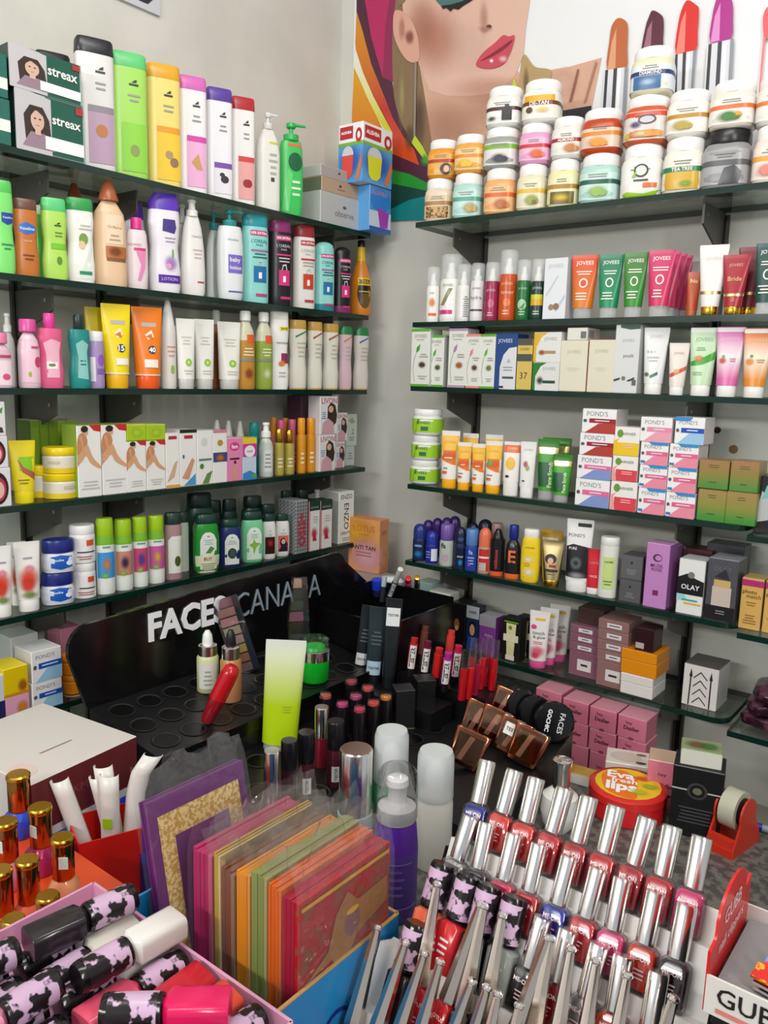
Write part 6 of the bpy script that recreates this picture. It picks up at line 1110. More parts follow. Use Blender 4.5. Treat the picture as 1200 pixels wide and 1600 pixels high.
# two square tester boxes
for u, v, lb in ((630, 1128, 'small square black lipstick box with a white sticker, left of two'), (662, 1112, 'small square black lipstick box with a white sticker, right of two')):
    p = pl(u, v, 2, CT); p = Vector((p[0], p[1], CT)); q = pl(u, v - 30, 2, .92)
    t = free('lipstick_box', lb, 'box', (q[0], q[1], CT), rz=.9); h = .92 - CT + .03; w = .036
    k_carton(t, w, w, h, front='141315', side='141315', top='1c1b1e', PR=[('r', .25, .55, .8, .95, 'dcdad8'), ('t', 'TESTER', .52, .75, .3, '222', .02, 1)])
    mb = MB(); mb.box((0, 0, h * .52), (w * 1.02, w * 1.02, .002), 'palegold'); mb.obj('gold_line', t)
# ---- black organiser with compartments
og = thing('cosmetic_organizer', 'black compartment organiser at the far end of the lettered stand', 'organizer', (.476, -.365, CT)); H = .235
for c, d, nm in (((0, .095, H / 2), (.22, .004, H), 'back_wall'), ((0, -.095, H / 2 - .012), (.22, .004, H - .024), 'front_wall'), ((-.108, 0, H / 2), (.004, .186, H), 'side_wall'), ((.108, 0, H / 2 - .006), (.004, .186, H - .012), 'side_wall'), ((0, 0, .004), (.212, .186, .008), 'floor_plate'), ((0, 0, H / 2 - .02), (.211, .003, H - .05), 'divider'), ((-.036, 0, H / 2 - .02), (.003, .185, H - .05), 'divider'), ((.036, 0, H / 2 - .02), (.003, .185, H - .05), 'divider')):
    mb = MB(); mb.box(c, d, BK); mb.obj(nm, og)
def stick(u, v, ut, vt, z0, z1, r, cols, name, label, cat, lab=None):
    """slim stick from pixel (u,v) at height z0 to (ut,vt) at z1"""
    a = pl(u, v, 2, z0); b = pl(ut, vt, 2, z1); d = b - a
    L = d.length; t = thing(name, label, cat, a); zv = d.normalized(); cv = CAM - a; yv = -(cv - zv * cv.dot(zv)).normalized(); xv = yv.cross(zv)
    t.rotation_euler = Matrix((xv, yv, zv)).transposed().to_euler()
    z = 0
    for i, (f, c, rr) in enumerate(cols):
        mb = MB(); mb.lathe([(r * rr * .98, L * z), (r * rr, L * z + .0006), (r * rr, L * f - .0006), (r * rr * (.9 if i < len(cols) - 1 else .6), L * f)], c, 12); mb.obj(['barrel', 'cap', 'tip'][min(i, 2)], t); z = f
    if lab:
        mb = MB(); prints(mb, lab, 2 * r, L, lambda x, zz, o: (x, -math.sqrt(max(1e-9, (r * 1.02) ** 2 - min(abs(x), r * .98) ** 2)) - o, zz), False); mb.obj('tester_sticker', t)
    return t
stick(606, 938, 626, 889, 1.0, 1.09, .007, [(.62, '23304a', 1), (1, 'd8dcd4', .9)], 'make_up_pen', 'clear-tipped pen standing in the black organiser', 'pen', [('r', .2, .2, .85, .6, 'e0e0de'), ('t', 'TESTER', .5, .4, .3, '222', .02, 1)])
stick(597, 940, 601, 900, .99, 1.05, .007, [(.6, '2a3036', 1), (1, 'b8c0c4', .9)], 'mascara', 'slim grey mascara standing in the black organiser', 'mascara')
stick(590, 930, 589, 905, 1.0, 1.04, .013, [(.4, '1c2440', .9), (1, '1d3cc8', 1)], 'nail_pot', 'small bottle with a bright blue cap in the black organiser', 'bottle')
stick(636, 935, 638, 903, .99, 1.055, .008, [(.8, 'c03040', 1), (1, 'd0242c', .9)], 'lip_pencil', 'red lip pencil standing in the black organiser', 'pencil')
stick(651, 935, 652, 902, .98, 1.05, .007, [(.75, '17140f', 1), (1, 'gold', .9)], 'eye_pencil', 'black eye pencil with a gold end in the organiser', 'pencil')
# tester tubes standing in front of the organiser
bs = thing('riser_block', 'plain black riser in front of the organiser holding tester tubes', 'riser', (.645, -.515, CT)); mb = MB(); mb.box((0, 0, .05), (.17, .07, .1), BK2); mb.obj('block', bs)
for u, vb, vt, wpx, tl, lb in ((560, 1022, 945, 24, .14, 'black tester tube with a white sticker, left of three'), (582, 1030, 948, 31, .08, 'dark teal tester tube with a pale blue sticker, middle of three'), (607, 1022, 935, 26, .05, 'black tester tube with a white sticker near its top, right of three')):
    p = pl(u, vb, 2, CT + .1); p = Vector((min(.75, max(.57, p[0])), -.50, CT + .1)); 
    q = pl(u, vb, 1, -.50); p = Vector((q[0], -.50, CT + .1001)); h = hgt(p, vt)
    t = free('tester_tube', lb, 'tube', p, (0, tl), group='black tester tubes'); w = wpx * dep(p) / FPX
    k_tube(t, w, .022, h, body='1c2226' if wpx < 30 else '26343a', cap='14171a', cf=.14, capw=.7, P=[('r', .15, .2 if wpx < 31 else .12, .85, .36 if wpx < 31 else .3, 'dfe2e4' if wpx < 30 else 'b8d0e0'), ('t', 'TESTER', .5, .28 if wpx < 31 else .21, .56, '2a2a30', .02), ('l', .2, .5, .8, .7, 4, '55606a')] if tl > .06 else [('r', .1, .7, .9, .9, 'dfe2e4'), ('t', 'TESTER', .5, .82, .66, '2a2a30', .02)])
# lip testers and gloss tubes in a low black rack
rk = thing('lipstick_rack', 'low black rack holding tester lipsticks and red gloss tubes', 'rack', (.70, -.424, CT)); mb = MB(); mb.box((-.008, -.0, .06), (.205, .09, .12), BK2); mb.obj('rack_body', rk)
TP = [('r', .15, .22, .9, .82, 'dedcda'), ('t', 'TESTER', .5, .52, .5, '1a1a1a', .03, 1)]
for i, (u, v, c, lb, on_) in enumerate(((644, 1022, 'b0242a', 'red tester lip pen with upright white sticker, leftmost', 1), (661, 1003, '6a3a2c', 'brown tester lip pen behind the others', 0), (665, 1027, '6a1a34', 'wine tester lip pen with tilted white sticker', 1), (683, 1038, 'c02020', 'red tester lip pen without front sticker', 0), (697, 1045, 'a8308a', 'magenta tester lip pen with upright white sticker', 1), (702, 1010, 'c83a30', 'coral tester lip pen in the back', 0), (713, 1034, 'b8204c', 'raspberry tester lip pen with tilted white sticker', 1))):
    stick(u - 4, v + 34, u + 4, v - 26, CT + .1202, CT + .1202 + .078, .0086, [(.25, '17161a', .92), (.85, c, 1), (1, c, .85)], 'tester_lip_pen', lb, 'lipstick', TP if on_ else None)
for i, (u, v) in enumerate(((729, 1015), (739, 1013), (749, 1007), (742, 997), (758, 998), (767, 994), (776, 1000))):
    stick(u - 8, v + 78, u, v, CT + .1202, CT + .1202 + .095, .0074, [(.62, M(['b0141c', 'c01a22', 'a81a3a'][i % 3], .1), 1), (1, 'polyshell', .96)], 'gloss_tube', 'slim red lip gloss tube with a clear end, %s from the left' % ['first', 'second', 'third', 'fourth', 'fifth', 'sixth', 'seventh'][i], 'lip gloss')
# ---- bronze and black compacts
cr = thing('compact_rack', 'black stepped rack under the bronze and black compacts', 'rack', (.90, -.57, CT)); mb = MB()
mb.prism([(-.72, 0), (-.72, .025), (-.44, .095), (-.44, 0)], .80, .955, BK2, lambda y, z, x: (x - .90, y + .57, z)); mb.obj('rack_body', cr)
for u, v, zb, sz, st, lb in ((783, 1098, .10, 40, 0, 'bronze compact at the back of the group'), (739, 1125, .07, 46, 0, 'bronze compact at the upper left of the group'), (764, 1134, .07, 46, 0, 'bronze compact in the middle of the group'), (792, 1152, .07, 48, 1, 'bronze compact with a white tester sticker'), (814, 1168, .04, 50, 0, 'large bronze compact at the right front of the group'), (722, 1172, .04, 50, 0, 'large bronze compact at the left front of the group')):
    q = pl(u, v, 2, CT + zb + .03)
    for _ in range(6): zb = .025 + .25 * (min(-.44, max(-.72, q[1])) + .72); q = pl(u, v, 2, CT + zb + .035)
    s = sz * 1.12 * dep(q) / FPX
    t = thing('bronze_compact', lb, 'compact', (q[0], q[1], CT + zb + .008), 0, 'bronze mirror compacts', (-.35, .28, rzc(q) - .25))
    mb = MB(); R = [(-s * .5, s * .40, .007, 5), (-s * .48, s * .42, .008, 5), (s * .46, s * .52, .008, 5), (s * .5, s * .5, .007, 5)]
    mb.loft([(z + s * .5, a, b, n) for z, a, b, n in R], 'bronze', 24); mb.obj('case', t)
    mb = MB(); prints(mb, [('r', .12, .12, .88, .88, 'mirror'), ('p', [(.3, .15), (.45, .15), (.6, .85), (.45, .85)], M('c08a74', .1, .8))], s, s, lambda x, z, o: (x, -.0083 - o, z)); mb.obj('mirror_lid', t)  # slanted paler strip is a reflection painted on the mirror
    if st: mb = MB(); prints(mb, [('r', .2, .5, .75, .85, 'e6e4e2'), ('t', 'TESTER', .475, .67, .46, '1c1c1c', .03)], s, s, lambda x, z, o: (x, -.0090 - o, z)); mb.obj('tester_sticker', t)
for u, v, zb, sz, lb, tx in ((812, 1106, .10, 44, 'round black compact, left of three', 0), (832, 1118, .10, 46, 'round black compact, middle of three', 0), (860, 1136, .10, 54, 'round black compact with white lettering, right of three', 1)):
    q = pl(u, v, 2, CT + zb + .03)
    for _ in range(6): zb = .025 + .25 * (min(-.44, max(-.72, q[1])) + .72); q = pl(u, v, 2, CT + zb + .03)
    r = sz * .58 * dep(q) / FPX
    t = thing('black_compact', lb, 'compact', (q[0], q[1], CT + zb + .004), 0, 'round black compacts', (-.3, .2, rzc(q) + .1))
    mb = MB(); mb.cyl((0, .007, r), (0, -.005, r), r, r, M('0d0d10', .1), 28); mb.cyl((0, -.005, r), (0, -.008, r), r, r * .9, M('0d0d10', .1), 28); mb.obj('case', t)
    if tx: mb = MB(); prints(mb, [('t', 'FACES', .66, .5, .5, 'd8d8d8', .01, -1), ('t', 'GOCHIC', .34, .5, .56, 'e8e8e8', .03, -1)], 2 * r, 2 * r, lambda x, z, o: (x, -.0083 - o, z)); mb.obj('printed_lettering', t)
# ---- pump and mousse bottles
def mousse(u, vb, vt, wpx, body, lb, capc, kind, z=CT):
    p = pl(u, vb, 2, z); h = hgt(p, vt); w = wpx * dep(p) / FPX * .97; t = free('mousse_bottle' if kind != 'chrome' else 'hair_spray_bottle', lb, 'bottle', p); r = w / 2
    if kind == 'foam':
        R = [(0, r * .94, r * .94, 2), (.003, r, r, 2), (h * .5, r, r, 2), (h * .66, r * .9, r * .9, 2), (h * .7, r * .84, r * .84, 2)]
        mb = MB(); mb.loft(R, [body[1], body[1], body[0], body[0]]); mb.obj('body', t)
        mb = MB(); mb.lathe([(r * .86, h * .7), (r * .88, h * .71), (r * .84, h * .79), (r * .5, h * .82), (r * .42, h * .84), (r * .42, h * .93), (r * .5, h * .945), (r * .46, h * .985), (r * .3, h)], 'eceae8'); mb.obj('pump', t)
        mb = MB(); mb.lathe([(r * .9, h * .71), (r * .92, h * .72), (r * .88, h * 1.02), (r * .7, h * 1.06)], 'polyshell'); mb.obj('clear_cap', t)
        mb = MB(); prints(mb, [('l', .2, .2, .8, .42, 4, '7a58b0'), ('r', .03, .44, .97, .45, '8a68c0'), ('r', .03, .12, .97, .13, '8a68c0')], w, h, ring_surf(R), False); mb.obj('printed_label', t)
    elif kind == 'milky':
        R = [(0, r * .94, r * .94, 2), (.003, r, r, 2), (h * .55, r, r, 2), (h * .62, r * .9, r * .9, 2)]
        mb = MB(); mb.loft(R, body[0]); mb.obj('body', t)
        mb = MB(); mb.lathe([(r * .5, h * .62), (r * .5, h * .84), (r * .3, h * .88)], 'eceae8'); mb.obj('pump', t)
        mb = MB(); mb.lathe([(r * .96, h * .6), (r, h * .61), (r * .97, h * .95), (r * .86, h)], 'milky'); mb.obj('frosted_cap', t)
    else:
        R = [(0, r * .94, r * .94, 2), (.003, r, r, 2), (h * .45, r, r, 2)]
        mb = MB(); mb.loft(R, body[0]); mb.obj('body', t)
        mb = MB(); mb.lathe([(r * .95, h * .45), (r * .95, h - .002), (r * .9, h)], 'silver', 26); mb.obj('chrome_cap', t)
        mb = MB(); mb.cyl((0, 0, h), (0, 0, h + .001), r * .86, r * .86, 'rosegold', 24); mb.obj('cap_disc', t)
    return t
mousse(607, 1332, 1140, 56, ('3a9a6a',), 'green mousse bottle with a tall frosted cap', '', 'milky')
mousse(675, 1348, 1172, 60, ('d5d2c8',), 'off-white mousse bottle with a tall frosted cap', '', 'milky')
mousse(553, 1345, 1170, 56, ('9fb6b4',), 'pale aqua bottle with a shiny chrome cap', '', 'chrome')
mousse(615, 1425, 1212, 72, ('5f2aa0', '5a3a94'), 'purple foam pump bottle with a white pump', '', 'foam')
# ---- tin, soap box, perfume, cartons and tape dispenser at the right
p = pl(978, 1266, 2, CT); t = free('lip_balm_tin', 'round red tin with a yellow fruit-print lid lying flat', 'tin', p); r = 58 * dep(p) / FPX
mb = MB(); mb.lathe([(r * .97, 0), (r, .002), (r, .028), (r * .985, .03)], M('c81c22', .25), 32); mb.obj('base', t)
mb = MB(); mb.lathe([(r * .985, .03), (r * 1.02, .031), (r * 1.02, .044), (r * .96, .047)], M('d02a26', .25), 32); mb.obj('lid', t)
mb = MB(); prints(mb, [('e', .5, .5, .43, .43, 'f0c020'), ('p', sm([(.2, .3), (.35, .14), (.6, .1), (.62, .4), (.6, .7), (.4, .86), (.16, .7)]), 'ee7a1c'), ('t', 'Eva', .4, .72, .36, 'fff', .03), ('t', 'fresh', .45, .56, .34, 'fff', .02), ('t', 'lips', .42, .36, .4, 'fff', .04), ('s', .68, .7, .14, .1, 'e0502c', 1.), ('s', .78, .5, .13, .1, '8ab82c', 1.), ('s', .65, .3, .15, .1, 'b8c830', 1.)], 2 * r, 2 * r, lambda x, z, o: (x, z - r, .047 + o)); mb.obj('printed_lid', t)
p = pl(972, 1222, 2, CT); t = free('soap_box', 'flat white box with a pale round window on its top', 'box', (p[0], p[1] + .02, CT), rz=.35)
k_carton(t, .075, .06, .04, front='d0ccc4', side='b8b4ac', top='d8cfc8', PT=[('e', .45, .5, .36, .34, 'c8b8ac'), ('e', .8, .75, .12, .08, '8a4a4a'), ('e', .8, .2, .12, .08, '4a2a2c')])
p = pl(1030, 1262, 2, CT); t = free('powder_box', 'single pink powder box with a film-wrapped top, beside the tall black box', 'box', (p[0], p[1] + .02, CT), rz=.3)
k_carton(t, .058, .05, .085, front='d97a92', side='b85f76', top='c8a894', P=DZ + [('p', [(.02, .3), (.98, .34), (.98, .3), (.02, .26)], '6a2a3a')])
p = pl(1078, 1303, 2, CT); t = free('perfume_box', 'tall black perfume box with a round emblem', 'box', (p[0], p[1] + .02, CT), rz=.25)
k_carton(t, .075, .06, .115, front='131315', side='1c1c1e', top='1a1a1c', P=[('e', .5, .68, .2, .12, '3a3a38'), ('e', .5, .68, .15, .09, '131315'), ('e', .5, .68, .09, .05, '6a6a50'), ('r', 0, .67, .3, .69, 'b8b8b4'), ('r', .7, .67, 1, .69, 'b8b8b4'), ('l', .15, .2, .85, .45, 5, '4a4a4c')])
tp = (p[0], p[1] + .02, CT + .1152)
t = thing('cream_box', 'small white and green box lying on the tall black box', 'box', tp, .3); k_carton(t, .06, .045, .026, front='d4d4c6', side='c0c0b4', top='8a9a70', PT=[('s', .4, .5, .4, .4, '7a4a3a', .9), ('s', .7, .5, .3, .4, '4a7a3a', .9)])
# perfume with a silver cap
p = pl(872, 1296, 2, CT); t = free('perfume_bottle', 'white round perfume bottle with a silver cap behind the nail polish rack', 'bottle', p); r = 30 * dep(p) / FPX; h = hgt(p, 1186)
mb = MB(); mb.lathe([(r * .5, 0), (r * .85, h * .12), (r, h * .3), (r * .9, h * .5), (r * .45, h * .6)], M('e0dfda', .2), 26); mb.obj('body', t)
mb = MB(); mb.lathe([(r * .36, h * .6), (r * .42, h * .61), (r * .46, h * .9), (r * .52, h * .93), (r * .5, h * .99), (r * .4, h)], 'silver', 20); mb.obj('cap', t)
# gold tray edge
p = pl(905, 1215, 2, CT); t = thing('gold_carton', 'flat carton with a gold edge lying beside the compacts', 'box', (p[0], p[1] - .01, CT), .1); k_carton(t, .12, .035, .02, front='d8d4cc', top='b8923c')
# tape dispenser
p = pl(1140, 1318, 2, CT); t = thing('tape_dispenser', 'red plastic tape dispenser with a pale tape roll', 'tape dispenser', p, -.2); t.scale = (.78, .78, .82)
RD = M('c8301c', .3)
def side(y):
    pts = arc(.0, .07, .032, 200, -20, 10) + [(.036, .05), (.05, .03), (.06, .0), (-.055, .0), (-.05, .02), (-.03, .055)]
    mb = MB(); mb.prism(pts, y - .002, y + .002, RD, lambda a, b, q: (q, a, b)); mb.obj('side_cheek', t)
side(-.022); side(.03)
mb = MB(); mb.box((.004, -.005, .008), (.05, .10, .016), RD); mb.box((.004, -.045, .02), (.048, .014, .024), RD); mb.obj('base', t)
mb = MB(); mb.cyl((-.014, .0, .073), (.018, .0, .073), .037, .037, 'b9b8a4', 28); mb.obj('tape_roll', t)
mb = MB(); mb.cyl((-.0145, .0, .073), (.0185, .0, .073), .026, .026, '2a2a2e', 24); mb.obj('roll_core', t)
stick(1178, 1290, 1215, 1300, CT + .008, CT + .008, .006, [(.35, '1c2a9a', 1), (1, '8a929a', 1)], 'ball_pen', 'blue ball pen lying on the counter at the right edge', 'pen')
# ---- support for the orange carton at the corner
p = pl(578, 886, 1, -.07)
zc = p[2]; t = thing('storage_carton', 'plain grey carton under the orange and pink gift box in the corner', 'box', (p[0] + .03, -.16, CT)); k_carton(t, .15, .15, zc - CT - .0005, front='4a4643', top='9a948c')
a = pl(556, 845, 1, -.09); b = pl(598, 845, 1, -.09); w = (b[0] - a[0]) * 1.05
t = thing('gift_box', 'orange and pink gift box standing in the corner behind the black stand', 'box', ((a[0] + b[0]) / 2 + .006, -.10, zc), .12)
k_carton(t, w, .045, pl(578, 808, 1, -.09)[2] - zc, front='d89a5c', side='d8905c', top='d8804c', P=[('s', .3, .75, .6, .35, 'e0a02c', .9), ('s', .6, .3, .7, .4, 'd8a0b0', .95), ('t', 'LOTUS', .5, .82, .7, 'b8702c'), ('l', .35, .68, .65, .73, 1, 'b87a3c'), ('t', 'ANTI TAN', .5, .46, .76, '2a2420', .01), ('l', .2, .28, .8, .4, 2, 'a86a5c')], PR=[('s', .5, .2, .6, .3, 'd88a2c', .9), ('t', 'SPF', .5, .75, .5, 'b0602c')])
q = pl(592, 912, 2, 1.0); t = thing('blue_pouch', 'bright blue pouch with a white flap behind the organiser', 'pouch', (.37, -.21, CT), .5)
mb = MB(); mb.loft([(0, .05, .03, 4), (.01, .055, .035, 4), (.19, .055, .028, 4), (.212, .05, .012, 4)], M('1440a8', .3), 28); mb.obj('pouch_body', t)
mb = MB(); mb.loft([(.2125, .028, .010, 4), (.222, .03, .016, 4), (.232, .02, .008, 3)], 'd4d8dc', 20); mb.obj('white_flap', t)
# ---- boxes at the far left behind the gold caps
t = thing('gift_carton', 'blue flat box under the white and maroon box at the left edge', 'box', (.44, -1.12, CT), .22); k_carton(t, .17, .2, .072, front='1c3c9c', side='1f45ae', top='2a4aa8')
t.rotation_euler = (0, 0, math.pi / 2 + .12)
t = thing('gift_carton', 'white-topped box with a maroon side, on the blue box at the left edge', 'box', (.42, -1.125, CT + .0725), math.pi / 2 + .12)
k_carton(t, .18, .22, .085, front='6a2a2c', side='d8d4d0', top='d9d3cd', P=[('r', 0, 0, 1, .14, 'dcd8d6'), ('t', 'LAKME', .4, .58, .3, '8a4a4a')], PT=[('r', .35, .3, .65, .315, 'a07a78'), ('e', .1, .2, .1, .1, 'e0c8c0')])
# ---- red paper cup box with white paper strips
p = pl(178, 1385, 2, CT); t = thing('paper_box', 'open red paper box holding white paper strips', 'box', (p[0], p[1], CT), math.pi / 2 - .35)
mb = MB(); w, d, h = .10, .075, .098
for c, dd in (((0, -d / 2, h / 2), (w, .002, h)), ((0, d / 2, h / 2), (w, .002, h)), ((-w / 2, 0, h / 2), (.002, d, h)), ((w / 2, 0, h / 2), (.002, d, h)), ((0, 0, .001), (w, d, .002))):
    mb.box(c, dd, M('d01812', .4))
mb.obj('box_shell', t)
bp = Vector((p[0], p[1], CT))
for i, (dx, dy, hh, ti, tj) in enumerate(((-.02, -.012, .165, .10, -.25), (0, .012, .175, .05, -.1), (.012, -.01, .17, .0, 0.), (.022, .008, .195, -.05, .08), (-.006, .02, .16, .1, -.16))):
    o = thing('paper_strip', 'rolled white paper strip in the red box, %s from the left' % ['first', 'third', 'fourth', 'fifth', 'second'][i], 'paper', bp + Vector((dx, dy, .0025)), 0, 'white paper strips', (ti, tj, .6))
    mb = MB(); n = 10
    vs = []
    for k in range(8):
        z = hh * k / 7; bend = .02 * max(0, (k - 5) / 2) ** 2 if i == 3 else 0
        for j in range(n): an = -1.9 + 3.8 * j / (n - 1); vs.append((.013 * math.sin(an) + bend, -.009 * math.cos(an), z))
    fs = [(k * n + j, k * n + j + 1, (k + 1) * n + j + 1, (k + 1) * n + j) for k in range(7) for j in range(n - 1)]
    mb.add(vs, fs, 'dcdad4'); so = mb.obj('strip', o)
    sm_ = so.modifiers.new('thickness', 'SOLIDIFY'); sm_.thickness = .0008
    if i == 2: mb = MB(); mb.box((0, -.0102, .105), (.012, .0006, .014), '9cc81c'); mb.obj('green_mark', o)
# blue-capped bottles behind
for u, vb, vt, wpx, lb in ((203, 1340, 1250, 34, 'small bottle with a deep blue cap behind the envelopes, left one'), (240, 1392, 1290, 42, 'small bottle with a deep blue cap behind the envelopes, right one')):
    p = pl(u, vb, 2, CT); h = hgt(p, vt); t = free('lotion_bottle', lb, 'bottle', p); k_bottle(t, wpx * dep(p) / FPX, wpx * dep(p) / FPX, h, body='1f2f8a', cap='141ca8', n=2, prof='straight', cf=.35, ctype='round', cw=.8)
# ---- gift envelopes in a blue box
ex0, ex1, ey0, ey1 = .868, 1.084, -1.284, -1.118
t = thing('envelope_box', 'open blue cardboard box holding gift envelopes', 'box', ((ex0 + ex1) / 2, (ey0 + ey1) / 2, CT)); w = ex1 - ex0; d = ey1 - ey0; h = .178
mb = MB(); BL = '1f86c4'
for c, dd in (((0, -d / 2, h / 2), (w, .003, h)), ((0, d / 2, h / 2), (w, .003, h)), ((-w / 2, 0, h / 2), (.003, d, h)), ((w / 2, 0, h / 2), (.003, d, h)), ((0, 0, .0015), (w, d, .003))): mb.box(c, dd, BL)
mb.obj('box_shell', t)
mb = MB()
for c, dd in (((0, -d / 2, h + .0007), (w, .0034, .0014)), ((w / 2, 0, h + .0007), (.0034, d, .0014)), ((0, d / 2, h + .0007), (w, .0034, .0014))): mb.box(c, dd, 'b8935c')
mb.obj('torn_rim', t)
mb = MB(); prints(mb, [('e', .45, .55, .16, .2, '152c84'), ('e', .45, .55, .14, .175, BL)], d, h, lambda x, z, o: (w / 2 + .0016 + o, x, z)); mb.obj('printed_mark', t)
def bundle(x, th, ht, W, front, side_, lb, lean=0., n=5, P=(), film=True, yo=0., z0=.0032, back=None):
    t = thing('gift_envelope', lb, 'envelope', (x, -1.193 + yo, CT + z0), 0, 'gift envelopes in the blue box', (0, lean, 0))
    for i in range(n):
        mb = MB(); q = -th / 2 + th * (i + .5) / n; mb.box((q, random.uniform(-.0008, .0008), ht / 2 - random.uniform(0, .002)), (th / n * .93, W, ht - .002), side_ if i < n - 1 else front); mb.obj('envelope', t)
    if P: mb = MB(); prints(mb, P, W, ht, lambda a, z, o: (th / 2 + o, a, z), eps=.0006); mb.obj('printed_front', t)
    if film:
        mb = MB(); nu, nv = 14, 10; vs = []
        g = W / 2 + .004
        for s_, k in ((1, 0), (-1, 1)):
            for j in range(nv + 1):
                for i in range(nu + 1):
                    f = j / nv; y = -g + 2 * g * i / nu; z = ht * .35 + (ht * .65 + .03) * f
                    e = max(0., (z - ht) / .03); off = (th / 2 + .0022 + .0012 * random.random()) * (1 - .75 * e) + .004 * e * math.sin(i * 1.7 + k)
                    vs.append((s_ * off, y + .004 * e * math.sin(i * 2.3), z + .006 * e * math.sin(i * 1.1 + x * 90)))
        N = (nu + 1) * (nv + 1)
        for k in (0, 1): mb.add(vs[k * N:(k + 1) * N], [(j * (nu + 1) + i, j * (nu + 1) + i + 1, (j + 1) * (nu + 1) + i + 1, (j + 1) * (nu + 1) + i) for j in range(nv) for i in range(nu)], 'film')
        mb.obj('clear_film', t)
    return t
W = .125
bundle(1.0715, .020, .258, W, 'redpaper', '9a1c34', 'red gift envelopes with an oval emblem at the front of the box', n=4, P=[('p', [(.06, .68), (.3, .74), (.38, .86), (.5, .92), (.62, .86), (.97, .87), (.97, .77), (.62, .73), (.45, .61), (.34, .7)], 'a8743c'), ('e', .56, .79, .09, .055, '8a5a5c'), ('e', .56, .835, .07, .012, 'e0b020'), ('r', .02, .96, .98, .975, 'd8a83c')])
bundle(1.0525, .0165, .262, W, 'd86a24', 'd2601c', 'orange gift envelopes right behind the red ones')
bundle(1.033, .020, .266, W, '9aa060', '7f8a4c', 'olive green gift envelopes between two orange bundles')
bundle(1.0125, .0175, .258, W, 'e09428', 'd8841c', 'golden orange gift envelopes in the middle of the box')
bundle(.992, .018, .252, W, '8a6a54', '7a4a3c', 'brown gift envelopes in the middle of the box', n=4)
bundle(.977, .009, .262, W, 'd8c48a', 'c09a3c', 'pale gold gift envelopes next to the brown ones', n=4)
bundle(.956, .028, .256, W, 'c04a78', 'a82c5c', 'raspberry pink gift envelopes beside the purple one', n=5)
bundle(.931, .012, .282, W, '6a1a70', '5a1660', 'purple gift envelope with a wide gold frame', lean=-.2, n=3, P=[('r', .08, .12, .92, .93, 'goldpaper'), ('r', .22, .12, .78, .84, '6a1a70')], z0=.006, yo=-.008)
bundle(.918, .007, .215, W, '3a7a34', '2a5a8a', 'green and blue gift envelope at the back of the box', lean=-.22, n=2, film=False, z0=.004)
# ---- nail polish rack (white steps leaning back)
TH = math.radians(25); AX = Vector((0, math.sin(TH), math.cos(TH))); FW = Vector((0, -math.cos(TH), math.sin(TH)))
B = [Vector((0, -1.066 - .04 * i, 1.043 - .04 * i)) + AX * .005 for i in range(5)]
X0, X1 = 1.09, 1.372
rk = thing('nail_polish_rack', 'white stepped nail polish rack leaning back, with black ends', 'rack', ((X0 + X1) / 2, -1.12, CT)); RI = Matrix.Translation((-(X0 + X1) / 2, 1.12, -CT))
pts = []
for i in range(4, -1, -1):
    f = B[i] + FW * .0098; k = B[i] - FW * .0095
    pts += [(f.y, f.z), (k.y, k.z)]
tpk = B[0] - FW * .0095 + AX * .028; pts += [(tpk.y, tpk.z), (tpk.y + .003, tpk.z - .002)]
pts = [(B[4].y - .012, CT + .001)] + pts + [(-.98, CT + .001)]
mb = MB(); mb.prism(pts, X0 + .024, X1, M('dcdad6', .35), lambda y, z, x: (x, y, z)); mb.obj('stepped_shelf', rk).matrix_parent_inverse = RI
low = [pts[0]] + pts[1:7] + [(pts[6][0] + .004, pts[6][1]), (pts[6][0] + .02, CT + .001)]
mb = MB(); mb.prism(low, X0, X0 + .0235, M('dcdad6', .35), lambda y, z, x: (x, y, z)); mb.obj('stepped_shelf', rk).matrix_parent_inverse = RI
for xx, pp in ((X0 + .0205, pts), (X0 - .004, low), (X1 + .004, pts)):
    mb = MB(); mb.prism([(p[0], p[1] - (.012 if i not in (0, len(pp) - 1) else 0)) for i, p in enumerate(pp)], xx - .003, xx + .003, BK, lambda y, z, x: (x, y, z)); mb.obj('end_panel', rk).matrix_parent_inverse = RI
PROTO = {}
